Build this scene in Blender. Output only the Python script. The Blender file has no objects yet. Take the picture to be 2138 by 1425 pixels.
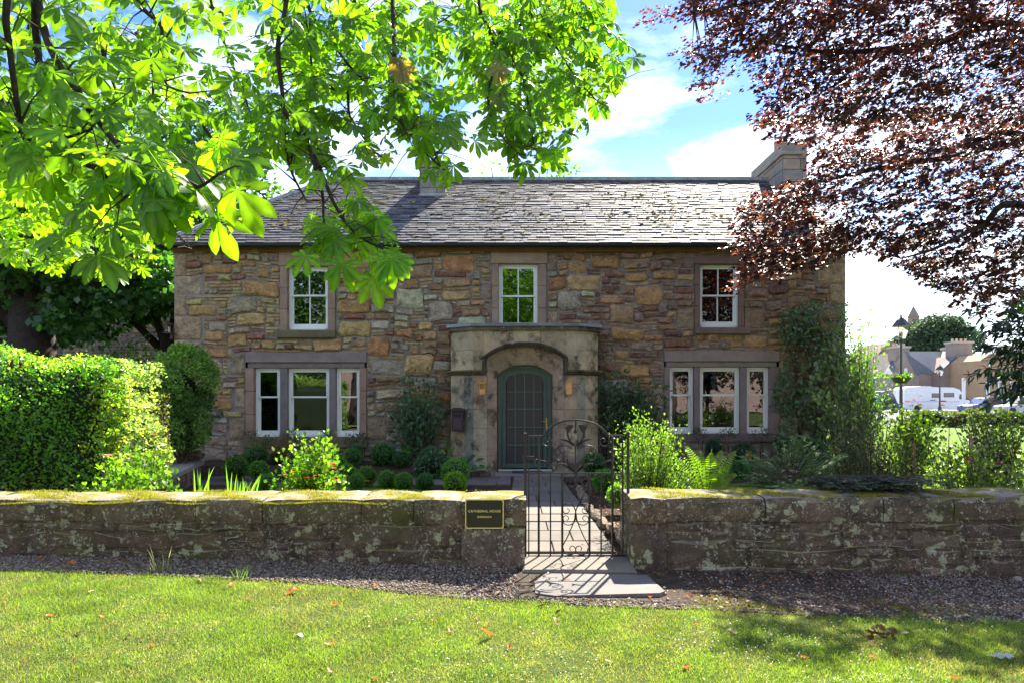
import bpy, math, random
import numpy as np
from mathutils import Matrix, Vector
random.seed(11)
rng = np.random.default_rng(11)
scene = bpy.context.scene
COL = scene.collection
R = math.radians

# ------------------------------------------------------------------ camera, sky, sun, exposure
cam_d = bpy.data.cameras.new('camera'); cam = bpy.data.objects.new('camera', cam_d); COL.objects.link(cam)
cam.location = (0, 0, 1.6); cam.rotation_euler = (R(90), 0, 0)
cam_d.sensor_width = 36; cam_d.lens = 24; cam_d.shift_y = (828 - 712.5) / 2138
cam_d.clip_start = 0.05; cam_d.clip_end = 6000
scene.camera = cam
SUN_AZ, SUN_EL = 22.0, 43.0        # degrees: to the right of straight behind the house, above the horizon
world = bpy.data.worlds.new('World'); scene.world = world; world.use_nodes = True
wn = world.node_tree; wn.nodes.clear()
def wnode(t, **k):
    n = wn.nodes.new(t)
    for a, b in k.items(): setattr(n, a, b)
    return n
out = wnode('ShaderNodeOutputWorld'); bg = wnode('ShaderNodeBackground')
sky = wnode('ShaderNodeTexSky', sky_type='NISHITA', sun_disc=False, sun_elevation=R(SUN_EL), sun_rotation=R(SUN_AZ))
sky.air_density = 1.0; sky.dust_density = 0.1; sky.ozone_density = 3.0
bg.inputs['Strength'].default_value = 0.135
tc = wnode('ShaderNodeTexCoord'); sp = wnode('ShaderNodeSeparateXYZ'); wn.links.new(tc.outputs['Generated'], sp.inputs[0])
def wmath(op, a, b=None):
    n = wnode('ShaderNodeMath', operation=op)
    for i, v in enumerate((a, b)):
        if v is None: continue
        if isinstance(v, (int, float)): n.inputs[i].default_value = v
        else: wn.links.new(v, n.inputs[i])
    return n.outputs[0]
zz = wmath('ADD', wmath('MAXIMUM', sp.outputs['Z'], 0.0), 0.10)
cb = wnode('ShaderNodeCombineXYZ')
wn.links.new(wmath('DIVIDE', sp.outputs['X'], zz), cb.inputs[0]); wn.links.new(wmath('DIVIDE', sp.outputs['Y'], zz), cb.inputs[1])
cn = wnode('ShaderNodeTexNoise'); cn.inputs['Scale'].default_value = 1.5; cn.inputs['Detail'].default_value = 9; cn.inputs['Roughness'].default_value = 0.6
cn.inputs['Distortion'].default_value = 0.5
wn.links.new(cb.outputs[0], cn.inputs['Vector'])
cr = wnode('ShaderNodeValToRGB'); cr.color_ramp.elements[0].position = 0.45; cr.color_ramp.elements[1].position = 0.78
wn.links.new(cn.outputs['Fac'], cr.inputs[0])
# more cloud low down, thinning upwards
low = wnode('ShaderNodeMapRange'); low.inputs['From Min'].default_value = 0.0; low.inputs['From Max'].default_value = 0.36
low.inputs['To Min'].default_value = 0.55; low.inputs['To Max'].default_value = 0.0
wn.links.new(sp.outputs['Z'], low.inputs['Value'])
fac = wmath('MINIMUM', wmath('ADD', wmath('MULTIPLY', cr.outputs[0], 0.85), low.outputs[0]), 1.0)
mx = wnode('ShaderNodeMix', data_type='RGBA'); wn.links.new(fac, mx.inputs[0])
hs = wnode('ShaderNodeHueSaturation'); hs.inputs['Saturation'].default_value = 1.25; hs.inputs['Value'].default_value = 0.33; hs.inputs['Hue'].default_value = 0.515
wn.links.new(sky.outputs[0], hs.inputs['Color'])
wn.links.new(hs.outputs[0], mx.inputs[6]); mx.inputs[7].default_value = (3.9, 4.0, 4.2, 1)
wn.links.new(mx.outputs[2], bg.inputs['Color']); wn.links.new(bg.outputs[0], out.inputs[0])
sd = bpy.data.lights.new('sun', 'SUN'); sun = bpy.data.objects.new('sun', sd); COL.objects.link(sun)
sd.energy = 2.9; sd.angle = R(0.55); sd.color = (1.0, 0.93, 0.80)
sdir = Vector((math.sin(R(SUN_AZ)) * math.cos(R(SUN_EL)), math.cos(R(SUN_AZ)) * math.cos(R(SUN_EL)), math.sin(R(SUN_EL))))
sun.rotation_euler = sdir.to_track_quat('Z', 'Y').to_euler()
sun.location = sdir * 60
vs = scene.view_settings; vs.view_transform = 'Standard'; vs.look = 'None'; vs.gamma = 1.0; vs.use_curve_mapping = False
vs.exposure = 2.75
scene.cycles.max_bounces = 8; scene.cycles.transparent_max_bounces = 16
scene.cycles.transmission_bounces = 6; scene.cycles.diffuse_bounces = 4

# ------------------------------------------------------------------ helpers
FPX = 1425.0
def PX(px, Y): return (px - 1069) / FPX * Y
def PZ(py, Y): return 1.6 - (py - 828) / FPX * Y
def PT(px, py, Y): return (PX(px, Y), Y, PZ(py, Y))

def props(o, label=None, cat=None, group=None, kind=None):
    if label: o['label'] = label
    if cat: o['category'] = cat
    if group: o['group'] = group
    if kind: o['kind'] = kind
    return o

def empty(name, loc, label, cat, group=None):
    o = bpy.data.objects.new(name, None); COL.objects.link(o); o.location = loc; o.empty_display_size = 0.2
    props(o, label, cat, group); return o

def attach(o, parent):
    o.parent = parent
    if parent.type == 'EMPTY':
        o.matrix_parent_inverse = Matrix.Translation(-Vector(parent.location))
    elif parent.parent is None and parent.location.length > 0:
        o.matrix_parent_inverse = Matrix.Translation(-Vector(parent.location))
    return o

def fast_mesh(name, V, F, C=None, smooth=False):
    """V (n,3) floats, F (m,3|4) ints, C (n,3) point colours"""
    me = bpy.data.meshes.new(name)
    V = np.asarray(V, dtype=np.float32); F = np.asarray(F, dtype=np.int32); k = F.shape[1]
    me.vertices.add(len(V)); me.vertices.foreach_set('co', V.ravel())
    me.loops.add(F.size); me.loops.foreach_set('vertex_index', F.ravel())
    me.polygons.add(len(F)); me.polygons.foreach_set('loop_start', np.arange(0, F.size, k, dtype=np.int32))
    me.polygons.foreach_set('loop_total', np.full(len(F), k, dtype=np.int32))
    if smooth: me.polygons.foreach_set('use_smooth', np.ones(len(F), dtype=bool))
    if C is not None:
        a = me.color_attributes.new('Col', 'FLOAT_COLOR', 'POINT')
        c4 = np.ones((len(V), 4), dtype=np.float32); c4[:, :3] = C; a.data.foreach_set('color', c4.ravel())
    me.update(calc_edges=True)
    return me

def link_mesh(name, me, mat, parent=None, loc=None):
    if mat and not me.materials: me.materials.append(mat)
    o = bpy.data.objects.new(name, me); COL.objects.link(o)
    if parent is not None: attach(o, parent)
    elif loc is not None: o.location = loc
    return o

class MB:
    """collects faces; build() links them as one mesh object"""
    def __init__(s): s.v = []; s.f = []; s.c = []
    def add(s, vs, fs, col=(1, 1, 1)):
        n = len(s.v); s.v += [tuple(v) for v in vs]; s.f += [tuple(i + n for i in f) for f in fs]; s.c += [col] * len(vs); return s
    def box(s, x0, x1, y0, y1, z0, z1, col=(1, 1, 1)):
        v = [(x, y, z) for z in (z0, z1) for y in (y0, y1) for x in (x0, x1)]
        return s.add(v, [(0, 2, 3, 1), (4, 5, 7, 6), (0, 1, 5, 4), (2, 6, 7, 3), (0, 4, 6, 2), (1, 3, 7, 5)], col)
    def bbox(s, x0, x1, y0, y1, z0, z1, b=0.008, col=(1, 1, 1)):
        """box with chamfered edges"""
        xs, ys, zs = (x0, x1), (y0, y1), (z0, z1); v = []; idx = {}
        for i in (0, 1):
            for j in (0, 1):
                for k in (0, 1):
                    sx, sy, sz = (b, -b)[i], (b, -b)[j], (b, -b)[k]
                    idx[i, j, k] = len(v)
                    v += [(xs[i], ys[j] + sy, zs[k] + sz), (xs[i] + sx, ys[j], zs[k] + sz), (xs[i] + sx, ys[j] + sy, zs[k])]
        f = []
        for a in (0, 1):
            f.append([idx[a, 0, 0], idx[a, 1, 0], idx[a, 1, 1], idx[a, 0, 1]])
            f.append([idx[0, a, 0] + 1, idx[1, a, 0] + 1, idx[1, a, 1] + 1, idx[0, a, 1] + 1])
            f.append([idx[0, 0, a] + 2, idx[1, 0, a] + 2, idx[1, 1, a] + 2, idx[0, 1, a] + 2])
        for a in (0, 1):
            for c in (0, 1):
                f.append([idx[a, c, 0] + 0, idx[a, c, 1] + 0, idx[a, c, 1] + 1, idx[a, c, 0] + 1])
                f.append([idx[a, 0, c] + 0, idx[a, 1, c] + 0, idx[a, 1, c] + 2, idx[a, 0, c] + 2])
                f.append([idx[0, a, c] + 1, idx[1, a, c] + 1, idx[1, a, c] + 2, idx[0, a, c] + 2])
        for q in idx.values(): f.append([q, q + 1, q + 2])
        return s.add(v, f, col)
    def tube(s, pts, r, n=6, col=(1, 1, 1), caps=True):
        pts = [Vector(p) for p in pts]; m = len(pts)
        rs = r if isinstance(r, (list, tuple)) else [r] * m
        vs = []; up = Vector((0.13, 0.31, 0.94))
        for i, p in enumerate(pts):
            t = (pts[min(i + 1, m - 1)] - pts[max(i - 1, 0)]).normalized()
            a = t.cross(up)
            if a.length < 0.05: a = t.cross(Vector((1, 0, 0)))
            a.normalize(); b = t.cross(a)
            for k in range(n):
                w = 2 * math.pi * k / n
                vs.append(p + a * math.cos(w) * rs[i] + b * math.sin(w) * rs[i])
        fs = [(i * n + k, i * n + (k + 1) % n, (i + 1) * n + (k + 1) % n, (i + 1) * n + k) for i in range(m - 1) for k in range(n)]
        if caps: fs += [tuple(range(n))[::-1], tuple(range((m - 1) * n, m * n))]
        return s.add(vs, fs, col)
    def prism(s, poly, y0, y1, col=(1, 1, 1)):
        """polygon in (x, z) extruded from y0 (front) to y1"""
        n = len(poly)
        v = [(x, y0, z) for x, z in poly] + [(x, y1, z) for x, z in poly]
        return s.add(v, [tuple(range(n)), tuple(range(2 * n - 1, n - 1, -1))] + [(i, i + n, (i + 1) % n + n, (i + 1) % n) for i in range(n)], col)
    def plan(s, poly, z0, z1, col=(1, 1, 1)):
        n = len(poly)
        v = [(x, y, z0) for x, y in poly] + [(x, y, z1) for x, y in poly]
        return s.add(v, [tuple(range(n - 1, -1, -1)), tuple(range(n, 2 * n))] + [(i, (i + 1) % n, (i + 1) % n + n, i + n) for i in range(n)], col)
    def strip(s, xs, zb, zt, y0, y1, col=(1, 1, 1)):
        """solid between a lower and an upper curve"""
        n = len(xs); v = []
        for x, a, b in zip(xs, zb, zt): v += [(x, y0, a), (x, y0, b), (x, y1, a), (x, y1, b)]
        f = []
        for i in range(n - 1):
            o, p = 4 * i, 4 * i + 4
            f += [(o, p, p + 1, o + 1), (o + 2, o + 3, p + 3, p + 2), (o, o + 2, p + 2, p), (o + 1, p + 1, p + 3, o + 3)]
        f += [(0, 1, 3, 2), (4 * n - 4, 4 * n - 2, 4 * n - 1, 4 * n - 3)]
        return s.add(v, f, col)
    def lathe(s, prof, cx, cy, n=12, col=(1, 1, 1)):
        v = []; m = len(prof)
        for r, z in prof:
            for k in range(n):
                w = 2 * math.pi * k / n; v.append((cx + r * math.cos(w), cy + r * math.sin(w), z))
        f = [(i * n + k, i * n + (k + 1) % n, (i + 1) * n + (k + 1) % n, (i + 1) * n + k) for i in range(m - 1) for k in range(n)]
        f += [tuple(range(n))[::-1], tuple(range((m - 1) * n, m * n))]
        return s.add(v, f, col)
    def build(s, name, mat, parent=None, smooth=False):
        me = bpy.data.meshes.new(name); V = s.v; loc = None
        if parent is None:
            xs = [p[0] for p in V]; ys = [p[1] for p in V]; zs = [p[2] for p in V]
            loc = ((min(xs) + max(xs)) / 2, (min(ys) + max(ys)) / 2, min(zs))
            V = [(p[0] - loc[0], p[1] - loc[1], p[2] - loc[2]) for p in V]
        me.from_pydata(V, [], s.f)
        a = me.color_attributes.new('Col', 'FLOAT_COLOR', 'POINT')
        c4 = np.ones((len(V), 4), dtype=np.float32); c4[:, :3] = np.array(s.c, dtype=np.float32); a.data.foreach_set('color', c4.ravel())
        if smooth: me.polygons.foreach_set('use_smooth', [True] * len(me.polygons))
        me.update()
        return link_mesh(name, me, mat, parent, loc)

def spline(pts, n=6):
    P = [Vector(p) for p in pts]; out = []
    for i in range(len(P) - 1):
        p0 = P[max(i - 1, 0)]; p1 = P[i]; p2 = P[i + 1]; p3 = P[min(i + 2, len(P) - 1)]
        for k in range(n):
            t = k / n
            out.append(0.5 * ((2 * p1) + (p2 - p0) * t + (2 * p0 - 5 * p1 + 4 * p2 - p3) * t * t + (3 * p1 - p0 - 3 * p2 + p3) * t ** 3))
    out.append(P[-1]); return out

def structure(o): o['kind'] = 'structure'; return o
def stuff(o): o['kind'] = 'stuff'; return o

# ------------------------------------------------------------------ materials
def new_mat(name):
    m = bpy.data.materials.new(name); m.use_nodes = True; nt = m.node_tree
    return m, nt, nt.nodes['Principled BSDF']
def N(nt, t, **k):
    n = nt.nodes.new(t)
    for a, b in k.items(): setattr(n, a, b)
    return n
def noise(nt, scale, detail=4, rough=0.6, coord='Object', stretch=None):
    t = N(nt, 'ShaderNodeTexCoord'); n = N(nt, 'ShaderNodeTexNoise')
    n.inputs['Scale'].default_value = scale; n.inputs['Detail'].default_value = detail; n.inputs['Roughness'].default_value = rough
    if stretch:
        mp = N(nt, 'ShaderNodeMapping'); mp.inputs['Scale'].default_value = stretch
        nt.links.new(t.outputs[coord], mp.inputs[0]); nt.links.new(mp.outputs[0], n.inputs['Vector'])
    else: nt.links.new(t.outputs[coord], n.inputs['Vector'])
    return n
def ramp(nt, src, a, b, ca=(0, 0, 0, 1), cb=(1, 1, 1, 1)):
    r = N(nt, 'ShaderNodeValToRGB'); e = r.color_ramp.elements
    e[0].position = a; e[0].color = ca; e[1].position = b; e[1].color = cb
    nt.links.new(src, r.inputs[0]); return r.outputs[0]
def mixc(nt, f, a, b, mode='MIX'):
    m = N(nt, 'ShaderNodeMix', data_type='RGBA', blend_type=mode)
    for i, v in ((0, f), (6, a), (7, b)):
        if isinstance(v, (int, float)): m.inputs[i].default_value = v
        elif isinstance(v, tuple): m.inputs[i].default_value = v if len(v) == 4 else (*v, 1)
        else: nt.links.new(v, m.inputs[i])
    return m.outputs[2]
def fmath(nt, op, a, b=0.0):
    m = N(nt, 'ShaderNodeMath', operation=op)
    for i, v in ((0, a), (1, b)):
        if isinstance(v, (int, float)): m.inputs[i].default_value = v
        else: nt.links.new(v, m.inputs[i])
    return m.outputs[0]
def colour_in(nt, base):
    if base is None:
        a = N(nt, 'ShaderNodeVertexColor'); a.layer_name = 'Col'; return a.outputs[0]
    c = N(nt, 'ShaderNodeRGB'); c.outputs[0].default_value = (*base, 1); return c.outputs[0]
def surf(name, base=None, vary=0.35, scale=6.0, rough=0.85, bump=0.3, bscale=40, bdist=0.01, spec=0.3, metal=0.0, patches=(), grime=None):
    """base colour (or the mesh's own Col) with mottling, optional patches [(colour, scale, lo, hi, strength)], bump"""
    m, nt, b = new_mat(name); c = colour_in(nt, base)
    n1 = noise(nt, scale, 6, 0.65)
    g = ramp(nt, n1.outputs[0], 0.3, 0.72, (1 - vary, 1 - vary, 1 - vary, 1), (1 + vary, 1 + vary * 0.92, 1 + vary * 0.8, 1))
    c = mixc(nt, 1.0, c, g, 'MULTIPLY')
    n2 = noise(nt, bscale, 5, 0.7)
    am = min(.28, vary)
    c = mixc(nt, 1.0, c, ramp(nt, n2.outputs[0], 0.35, 0.7, (1 - am,) * 3 + (1,), (1 + am * .75,) * 3 + (1,)), 'MULTIPLY')
    for (pc, ps, lo, hi, st) in patches:
        pn = noise(nt, ps, 7, 0.7); c = mixc(nt, fmath(nt, 'MULTIPLY', ramp(nt, pn.outputs[0], lo, hi), st), c, pc)
    nt.links.new(c, b.inputs['Base Color'])
    b.inputs['Roughness'].default_value = rough; b.inputs['Specular IOR Level'].default_value = spec; b.inputs['Metallic'].default_value = metal
    if bump:
        bp = N(nt, 'ShaderNodeBump'); bp.inputs['Strength'].default_value = bump; bp.inputs['Distance'].default_value = bdist
        nt.links.new(fmath(nt, 'ADD', n2.outputs[0], fmath(nt, 'MULTIPLY', n1.outputs[0], 1.2)), bp.inputs['Height']); nt.links.new(bp.outputs[0], b.inputs['Normal'])
    return m
def leaf_mat(name, trans=(1.6, 2.4, 0.4), mix=0.45, rough=0.4, spec=0.5, vary=0.3):
    m, nt, b = new_mat(name); c = colour_in(nt, None)
    n1 = noise(nt, 3.0, 3); c = mixc(nt, 1.0, c, ramp(nt, n1.outputs[0], 0.3, 0.7, (1 - vary,) * 3 + (1,), (1 + vary,) * 3 + (1,)), 'MULTIPLY')
    nt.links.new(c, b.inputs['Base Color']); b.inputs['Roughness'].default_value = rough; b.inputs['Specular IOR Level'].default_value = spec
    t = N(nt, 'ShaderNodeBsdfTranslucent'); nt.links.new(mixc(nt, 1.0, c, (*trans, 1), 'MULTIPLY'), t.inputs[0])
    ms = N(nt, 'ShaderNodeMixShader'); ms.inputs[0].default_value = mix
    nt.links.new(b.outputs[0], ms.inputs[1]); nt.links.new(t.outputs[0], ms.inputs[2])
    nt.links.new(ms.outputs[0], nt.nodes['Material Output'].inputs[0]); return m

M = {}
M['rubble'] = surf('rubble_stone', None, 0.42, 6, 0.9, 1.0, 22, 0.05, 0.2, patches=[((0.42, 0.40, 0.34), 7, 0.62, 0.70, 0.45), ((0.05, 0.035, 0.03), 3.5, 0.60, 0.75, 0.5)])
M['dressed'] = surf('dressed_stone', None, 0.22, 4, 0.88, 0.45, 60, 0.008, 0.2, patches=[((0.42, 0.41, 0.36), 11, 0.64, 0.72, 0.35), ((0.06, 0.05, 0.04), 2.5, 0.62, 0.8, 0.5)])
M['porch'] = surf('porch_stone', None, 0.3, 3, 0.9, 0.5, 50, 0.01, 0.2, patches=[((0.030, 0.022, 0.02), 2.6, 0.50, 0.62, 0.75), ((0.50, 0.49, 0.42), 9, 0.60, 0.66, 0.65), ((0.16, 0.17, 0.06), 2.0, 0.55, 0.75, 0.45)])
M['mortar'] = surf('lime_mortar', (0.31, 0.28, 0.235), 0.3, 5, 0.95, 0.9, 30, 0.02, 0.1)
M['gwall'] = None
M['slate'] = surf('roof_slate', None, 0.38, 3, 0.66, 0.45, 30, 0.008, 0.10, patches=[((0.33, 0.33, 0.31), 14, 0.62, 0.7, 0.4), ((0.035, 0.03, 0.03), 2.2, 0.6, 0.75, 0.4)])
M['under'] = surf('roof_underlay', (0.03, 0.03, 0.03), 0.2, 4, 0.9, 0, 20)
M['lead'] = surf('lead_sheet', (0.20, 0.22, 0.25), 0.2, 4, 0.45, 0.2, 20, 0.01, 0.5, 0.2)
M['lead_old'] = surf('weathered_ridge', (0.30, 0.31, 0.30), 0.35, 5, 0.7, 0.3, 40, 0.01, 0.3)
M['gutter'] = surf('black_gutter', (0.012, 0.013, 0.018), 0.2, 3, 0.4, 0, 20, spec=0.5)
M['white'] = surf('white_window_paint', (0.80, 0.82, 0.77), 0.02, 3, 0.35, 0.0, 30, spec=0.5)
M['green'] = surf('green_door_paint', (0.068, 0.115, 0.095), 0.15, 4, 0.42, 0.1, 60, 0.003, 0.5)
M['greenbar'] = surf('door_glazing_bar', (0.085, 0.14, 0.13), 0.15, 4, 0.35, 0.0, 60, 0.003, 0.5)
M['brass'] = surf('brass', (0.50, 0.36, 0.13), 0.15, 8, 0.28, 0.0, 30, metal=1.0)
M['black'] = surf('black_iron', (0.018, 0.016, 0.018), 0.3, 30, 0.34, 0.25, 90, 0.002, 0.6)
M['gatepost'] = surf('gate_post_iron', (0.03, 0.027, 0.027), 0.3, 30, 0.5, 0.3, 90, 0.002, 0.5)
M['mat'] = surf('doormat_rubber', (0.05, 0.055, 0.065), 0.2, 20, 0.8, 0.8, 120, 0.004)
M['bark'] = surf('tree_bark', (0.055, 0.042, 0.034), 0.45, 14, 0.9, 0.9, 60, 0.01, 0.2)
M['twig'] = surf('twig_bark', (0.07, 0.045, 0.035), 0.3, 20, 0.8, 0.3, 90, 0.003, 0.3)
M['soil'] = surf('garden_soil', (0.085, 0.058, 0.044), 0.6, 9, 0.98, 1.0, 50, 0.03, 0.1)
M['paving'] = surf('path_paving', None, 0.22, 3.5, 0.85, 0.4, 90, 0.004, 0.25, patches=[((0.12, 0.13, 0.035), 6, 0.63, 0.72, 0.6), ((0.07, 0.06, 0.05), 3, 0.62, 0.8, 0.4)])
M['col'] = surf('painted_colour', None, 0.1, 3, 0.5, 0.0, 30)
M['matt'] = surf('matt_colour', None, 0.25, 3, 0.9, 0.3, 30)
M['leaf'] = leaf_mat('shrub_leaf')
M['leaf_dull'] = leaf_mat('dull_leaf', (1.4, 1.7, 0.6), 0.38, 0.6, 0.2)
M['leaf_gloss'] = leaf_mat('glossy_leaf', (1.5, 2.2, 0.35), 0.40, 0.28, 0.7)
M['chestnut'] = leaf_mat('chestnut_leaf', (2.8, 3.1, 0.25), 0.60, 0.42, 0.45, 0.2)
M['hedge'] = leaf_mat('hedge_leaf', (1.9, 2.2, 0.45), 0.52, 0.28, 0.7)
M['beech'] = leaf_mat('copper_beech_leaf', (2.8, 1.3, 1.1), 0.46, 0.42, 0.40, 0.3)
M['grass'] = leaf_mat('grass_blade', (1.9, 2.0, 0.6), 0.45, 0.5, 0.35, 0.25)
M['dryleaf'] = leaf_mat('fallen_leaf', (1.6, 1.2, 0.7), 0.25, 0.55, 0.4, 0.2)
M['petal'] = leaf_mat('flower_petal', (1.3, 1.0, 1.0), 0.4, 0.5, 0.3, 0.1)
M['distant'] = leaf_mat('distant_foliage', (1.3, 1.5, 0.8), 0.3, 0.6, 0.3, 0.3)
# dressed wall stone with lichen and moss on the faces that look up
def wall_block_mat():
    m, nt, b = new_mat('lichened_wall_stone'); c = colour_in(nt, None)
    c = mixc(nt, 1.0, c, ramp(nt, noise(nt, 4, 7, 0.7).outputs[0], 0.3, 0.7, (0.45, 0.45, 0.45, 1), (1.45, 1.4, 1.3, 1)), 'MULTIPLY')
    n2 = noise(nt, 45, 6, 0.7)
    c = mixc(nt, 1.0, c, ramp(nt, n2.outputs[0], 0.35, 0.7, (0.6, 0.6, 0.6, 1), (1.3, 1.3, 1.3, 1)), 'MULTIPLY')
    c = mixc(nt, fmath(nt, 'MULTIPLY', ramp(nt, noise(nt, 2.2, 6, 0.7).outputs[0], 0.5, 0.68), 0.7), c, (0.10, 0.105, 0.03))
    c = mixc(nt, fmath(nt, 'MULTIPLY', ramp(nt, noise(nt, 1.6, 7, 0.75, stretch=(1, 1, .45)).outputs[0], 0.52, 0.66), 0.7), c, (0.035, 0.025, 0.022))
    # round lichens: distorted voronoi spots where a broad noise allows them
    tcn = N(nt, 'ShaderNodeTexCoord'); dn = noise(nt, 16, 4, 0.6)
    ad = N(nt, 'ShaderNodeVectorMath', operation='MULTIPLY_ADD'); nt.links.new(dn.outputs['Color'], ad.inputs[0]); ad.inputs[1].default_value = (0.16, 0.16, 0.16)
    nt.links.new(tcn.outputs['Object'], ad.inputs[2])
    for sc, th, msk, lo, col in ((7.5, 0.34, 1.7, 0.49, (0.43, 0.45, 0.27)), (17, 0.30, 2.6, 0.47, (0.42, 0.43, 0.30)), (34, 0.28, 3.2, 0.5, (0.46, 0.46, 0.36))):
        vo = N(nt, 'ShaderNodeTexVoronoi'); vo.inputs['Scale'].default_value = sc; nt.links.new(ad.outputs[0], vo.inputs['Vector'])
        spot = ramp(nt, vo.outputs['Distance'], th - 0.03, th, (1, 1, 1, 1), (0, 0, 0, 1))
        mk = ramp(nt, noise(nt, msk, 5, 0.65).outputs[0], lo, lo + 0.05)
        f = fmath(nt, 'MULTIPLY', fmath(nt, 'MULTIPLY', spot, mk), ramp(nt, n2.outputs[0], 0.3, 0.5))
        c = mixc(nt, fmath(nt, 'MULTIPLY', f, 0.85), c, col)
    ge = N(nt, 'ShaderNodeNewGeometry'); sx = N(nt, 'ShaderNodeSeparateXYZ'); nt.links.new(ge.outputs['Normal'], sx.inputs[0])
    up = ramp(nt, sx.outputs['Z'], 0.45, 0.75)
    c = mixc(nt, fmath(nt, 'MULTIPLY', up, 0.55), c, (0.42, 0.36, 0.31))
    c = mixc(nt, fmath(nt, 'MULTIPLY', up, ramp(nt, noise(nt, 3.0, 7, 0.7).outputs[0], 0.48, 0.56)), c, (0.20, 0.18, 0.04))
    nt.links.new(c, b.inputs['Base Color']); b.inputs['Roughness'].default_value = 0.93; b.inputs['Specular IOR Level'].default_value = 0.15
    bp = N(nt, 'ShaderNodeBump'); bp.inputs['Strength'].default_value = 0.8; bp.inputs['Distance'].default_value = 0.015
    nt.links.new(n2.outputs[0], bp.inputs['Height']); nt.links.new(bp.outputs[0], b.inputs['Normal']); return m
M['gwall'] = wall_block_mat()
def glass_mat(name, tint, refl, see=0.5, rough=0.0):
    m, nt, b = new_mat(name); nt.nodes.remove(b)
    tr = N(nt, 'ShaderNodeBsdfTransparent'); tr.inputs[0].default_value = (see * tint[0], see * tint[1], see * tint[2], 1)
    gl = N(nt, 'ShaderNodeBsdfGlossy'); gl.inputs['Roughness'].default_value = rough; gl.inputs[0].default_value = (0.95, 0.97, 1, 1)
    fr = N(nt, 'ShaderNodeFresnel'); fr.inputs[0].default_value = 1.5
    bp = N(nt, 'ShaderNodeBump'); bp.inputs['Strength'].default_value = 0.12; bp.inputs['Distance'].default_value = 0.004
    nt.links.new(noise(nt, 2.5, 2).outputs[0], bp.inputs['Height']); nt.links.new(bp.outputs[0], gl.inputs['Normal'])
    ms = N(nt, 'ShaderNodeMixShader'); nt.links.new(fmath(nt, 'ADD', fr.outputs[0], refl), ms.inputs[0])
    nt.links.new(tr.outputs[0], ms.inputs[1]); nt.links.new(gl.outputs[0], ms.inputs[2])
    nt.links.new(ms.outputs[0], nt.nodes['Material Output'].inputs[0]); return m
M['glass'] = glass_mat('window_glass', (0.8, 0.9, 1.0), 0.11, 0.6)
M['lampglass'] = glass_mat('lamp_glass', (1, 0.95, 0.8), 0.05, 0.9)
m_, nt_, b_ = new_mat('dark_glass'); b_.inputs['Base Color'].default_value = (0.02, 0.024, 0.03, 1); b_.inputs['Roughness'].default_value = 0.05; b_.inputs['Specular IOR Level'].default_value = 0.8; M['darkglass'] = m_
m_, nt_, b_ = new_mat('obscured_door_glass'); b_.inputs['Base Color'].default_value = (0.05, 0.047, 0.05, 1); b_.inputs['Roughness'].default_value = 0.3; b_.inputs['Specular IOR Level'].default_value = 0.4
bp_ = N(nt_, 'ShaderNodeBump'); bp_.inputs['Strength'].default_value = 0.5; bp_.inputs['Distance'].default_value = 0.002
nt_.links.new(noise(nt_, 90, 2).outputs[0], bp_.inputs['Height']); nt_.links.new(bp_.outputs[0], b_.inputs['Normal']); M['doorglass'] = m_

def jit(c, a=0.12):
    k = 1 + random.uniform(-a, a) * 1.5
    w_ = random.uniform(-a, a) * .4
    return (max(0.002, c[0] * k * (1 + w_)), max(0.002, c[1] * k), max(0.002, c[2] * k * (1 - w_)))
def rough_stone(mb, x0, x1, z0, z1, y_back, depth, col, corner=0.2, jitter=0.06, warp=None):
    """a hand-dressed stone: jittered rounded outline, chamfered edge and an uneven proud face"""
    w, h = x1 - x0, z1 - z0; c = min(w, h) * corner; pts = []
    for (cx, cz, a0) in ((x1 - c, z1 - c, 0), (x0 + c, z1 - c, 90), (x0 + c, z0 + c, 180), (x1 - c, z0 + c, 270)):
        for k in (8, 82):
            a = R(a0 + k); pts.append([cx + c * math.cos(a), cz + c * math.sin(a)])
        
    full = []
    for i, p in enumerate(pts):
        full.append(p); q = pts[(i + 1) % len(pts)]
        if abs(p[0] - q[0]) + abs(p[1] - q[1]) > 0.16 and i % 2 == 1: full.append([(p[0] + q[0]) / 2, (p[1] + q[1]) / 2])
    j = min(w, h) * jitter
    full = [(p[0] + random.uniform(-j, j), p[1] + random.uniform(-j, j)) for p in full]
    if warp: full = [warp(*p) for p in full]
    cx = sum(p[0] for p in full) / len(full); cz = sum(p[1] for p in full) / len(full); n = len(full)
    sx, sz = random.uniform(-.35, .35) * depth / max(w, .1), random.uniform(-.35, .35) * depth / max(h, .08)
    v = [(p[0], y_back, p[1]) for p in full]
    e1 = min(0.012, 0.1 * min(w, h)); e2 = min(w, h) * 0.22
    def inset(p, e):
        dx, dz = p[0] - cx, p[1] - cz; L = math.hypot(dx, dz) + 1e-6; k = max(0.3, 1 - e / L); return cx + dx * k, cz + dz * k
    for p in full:
        a, b = inset(p, e1); v.append((a, y_back - depth * random.uniform(.45, .75) - (a - cx) * sx - (b - cz) * sz, b))
    for p in full:
        a, b = inset(p, e2); v.append((a, y_back - depth * random.uniform(.8, 1.15) - (a - cx) * sx - (b - cz) * sz, b))
    v.append((cx, y_back - depth * random.uniform(.85, 1.2), cz))
    f = []
    for r_ in (0, 1):
        for i in range(n):
            a, b = r_ * n + i, r_ * n + (i + 1) % n; f.append((a, a + n, b + n, b))
    for i in range(n): f.append((2 * n + i, 3 * n, 2 * n + (i + 1) % n))
    mb.add(v, f, col)
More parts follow.
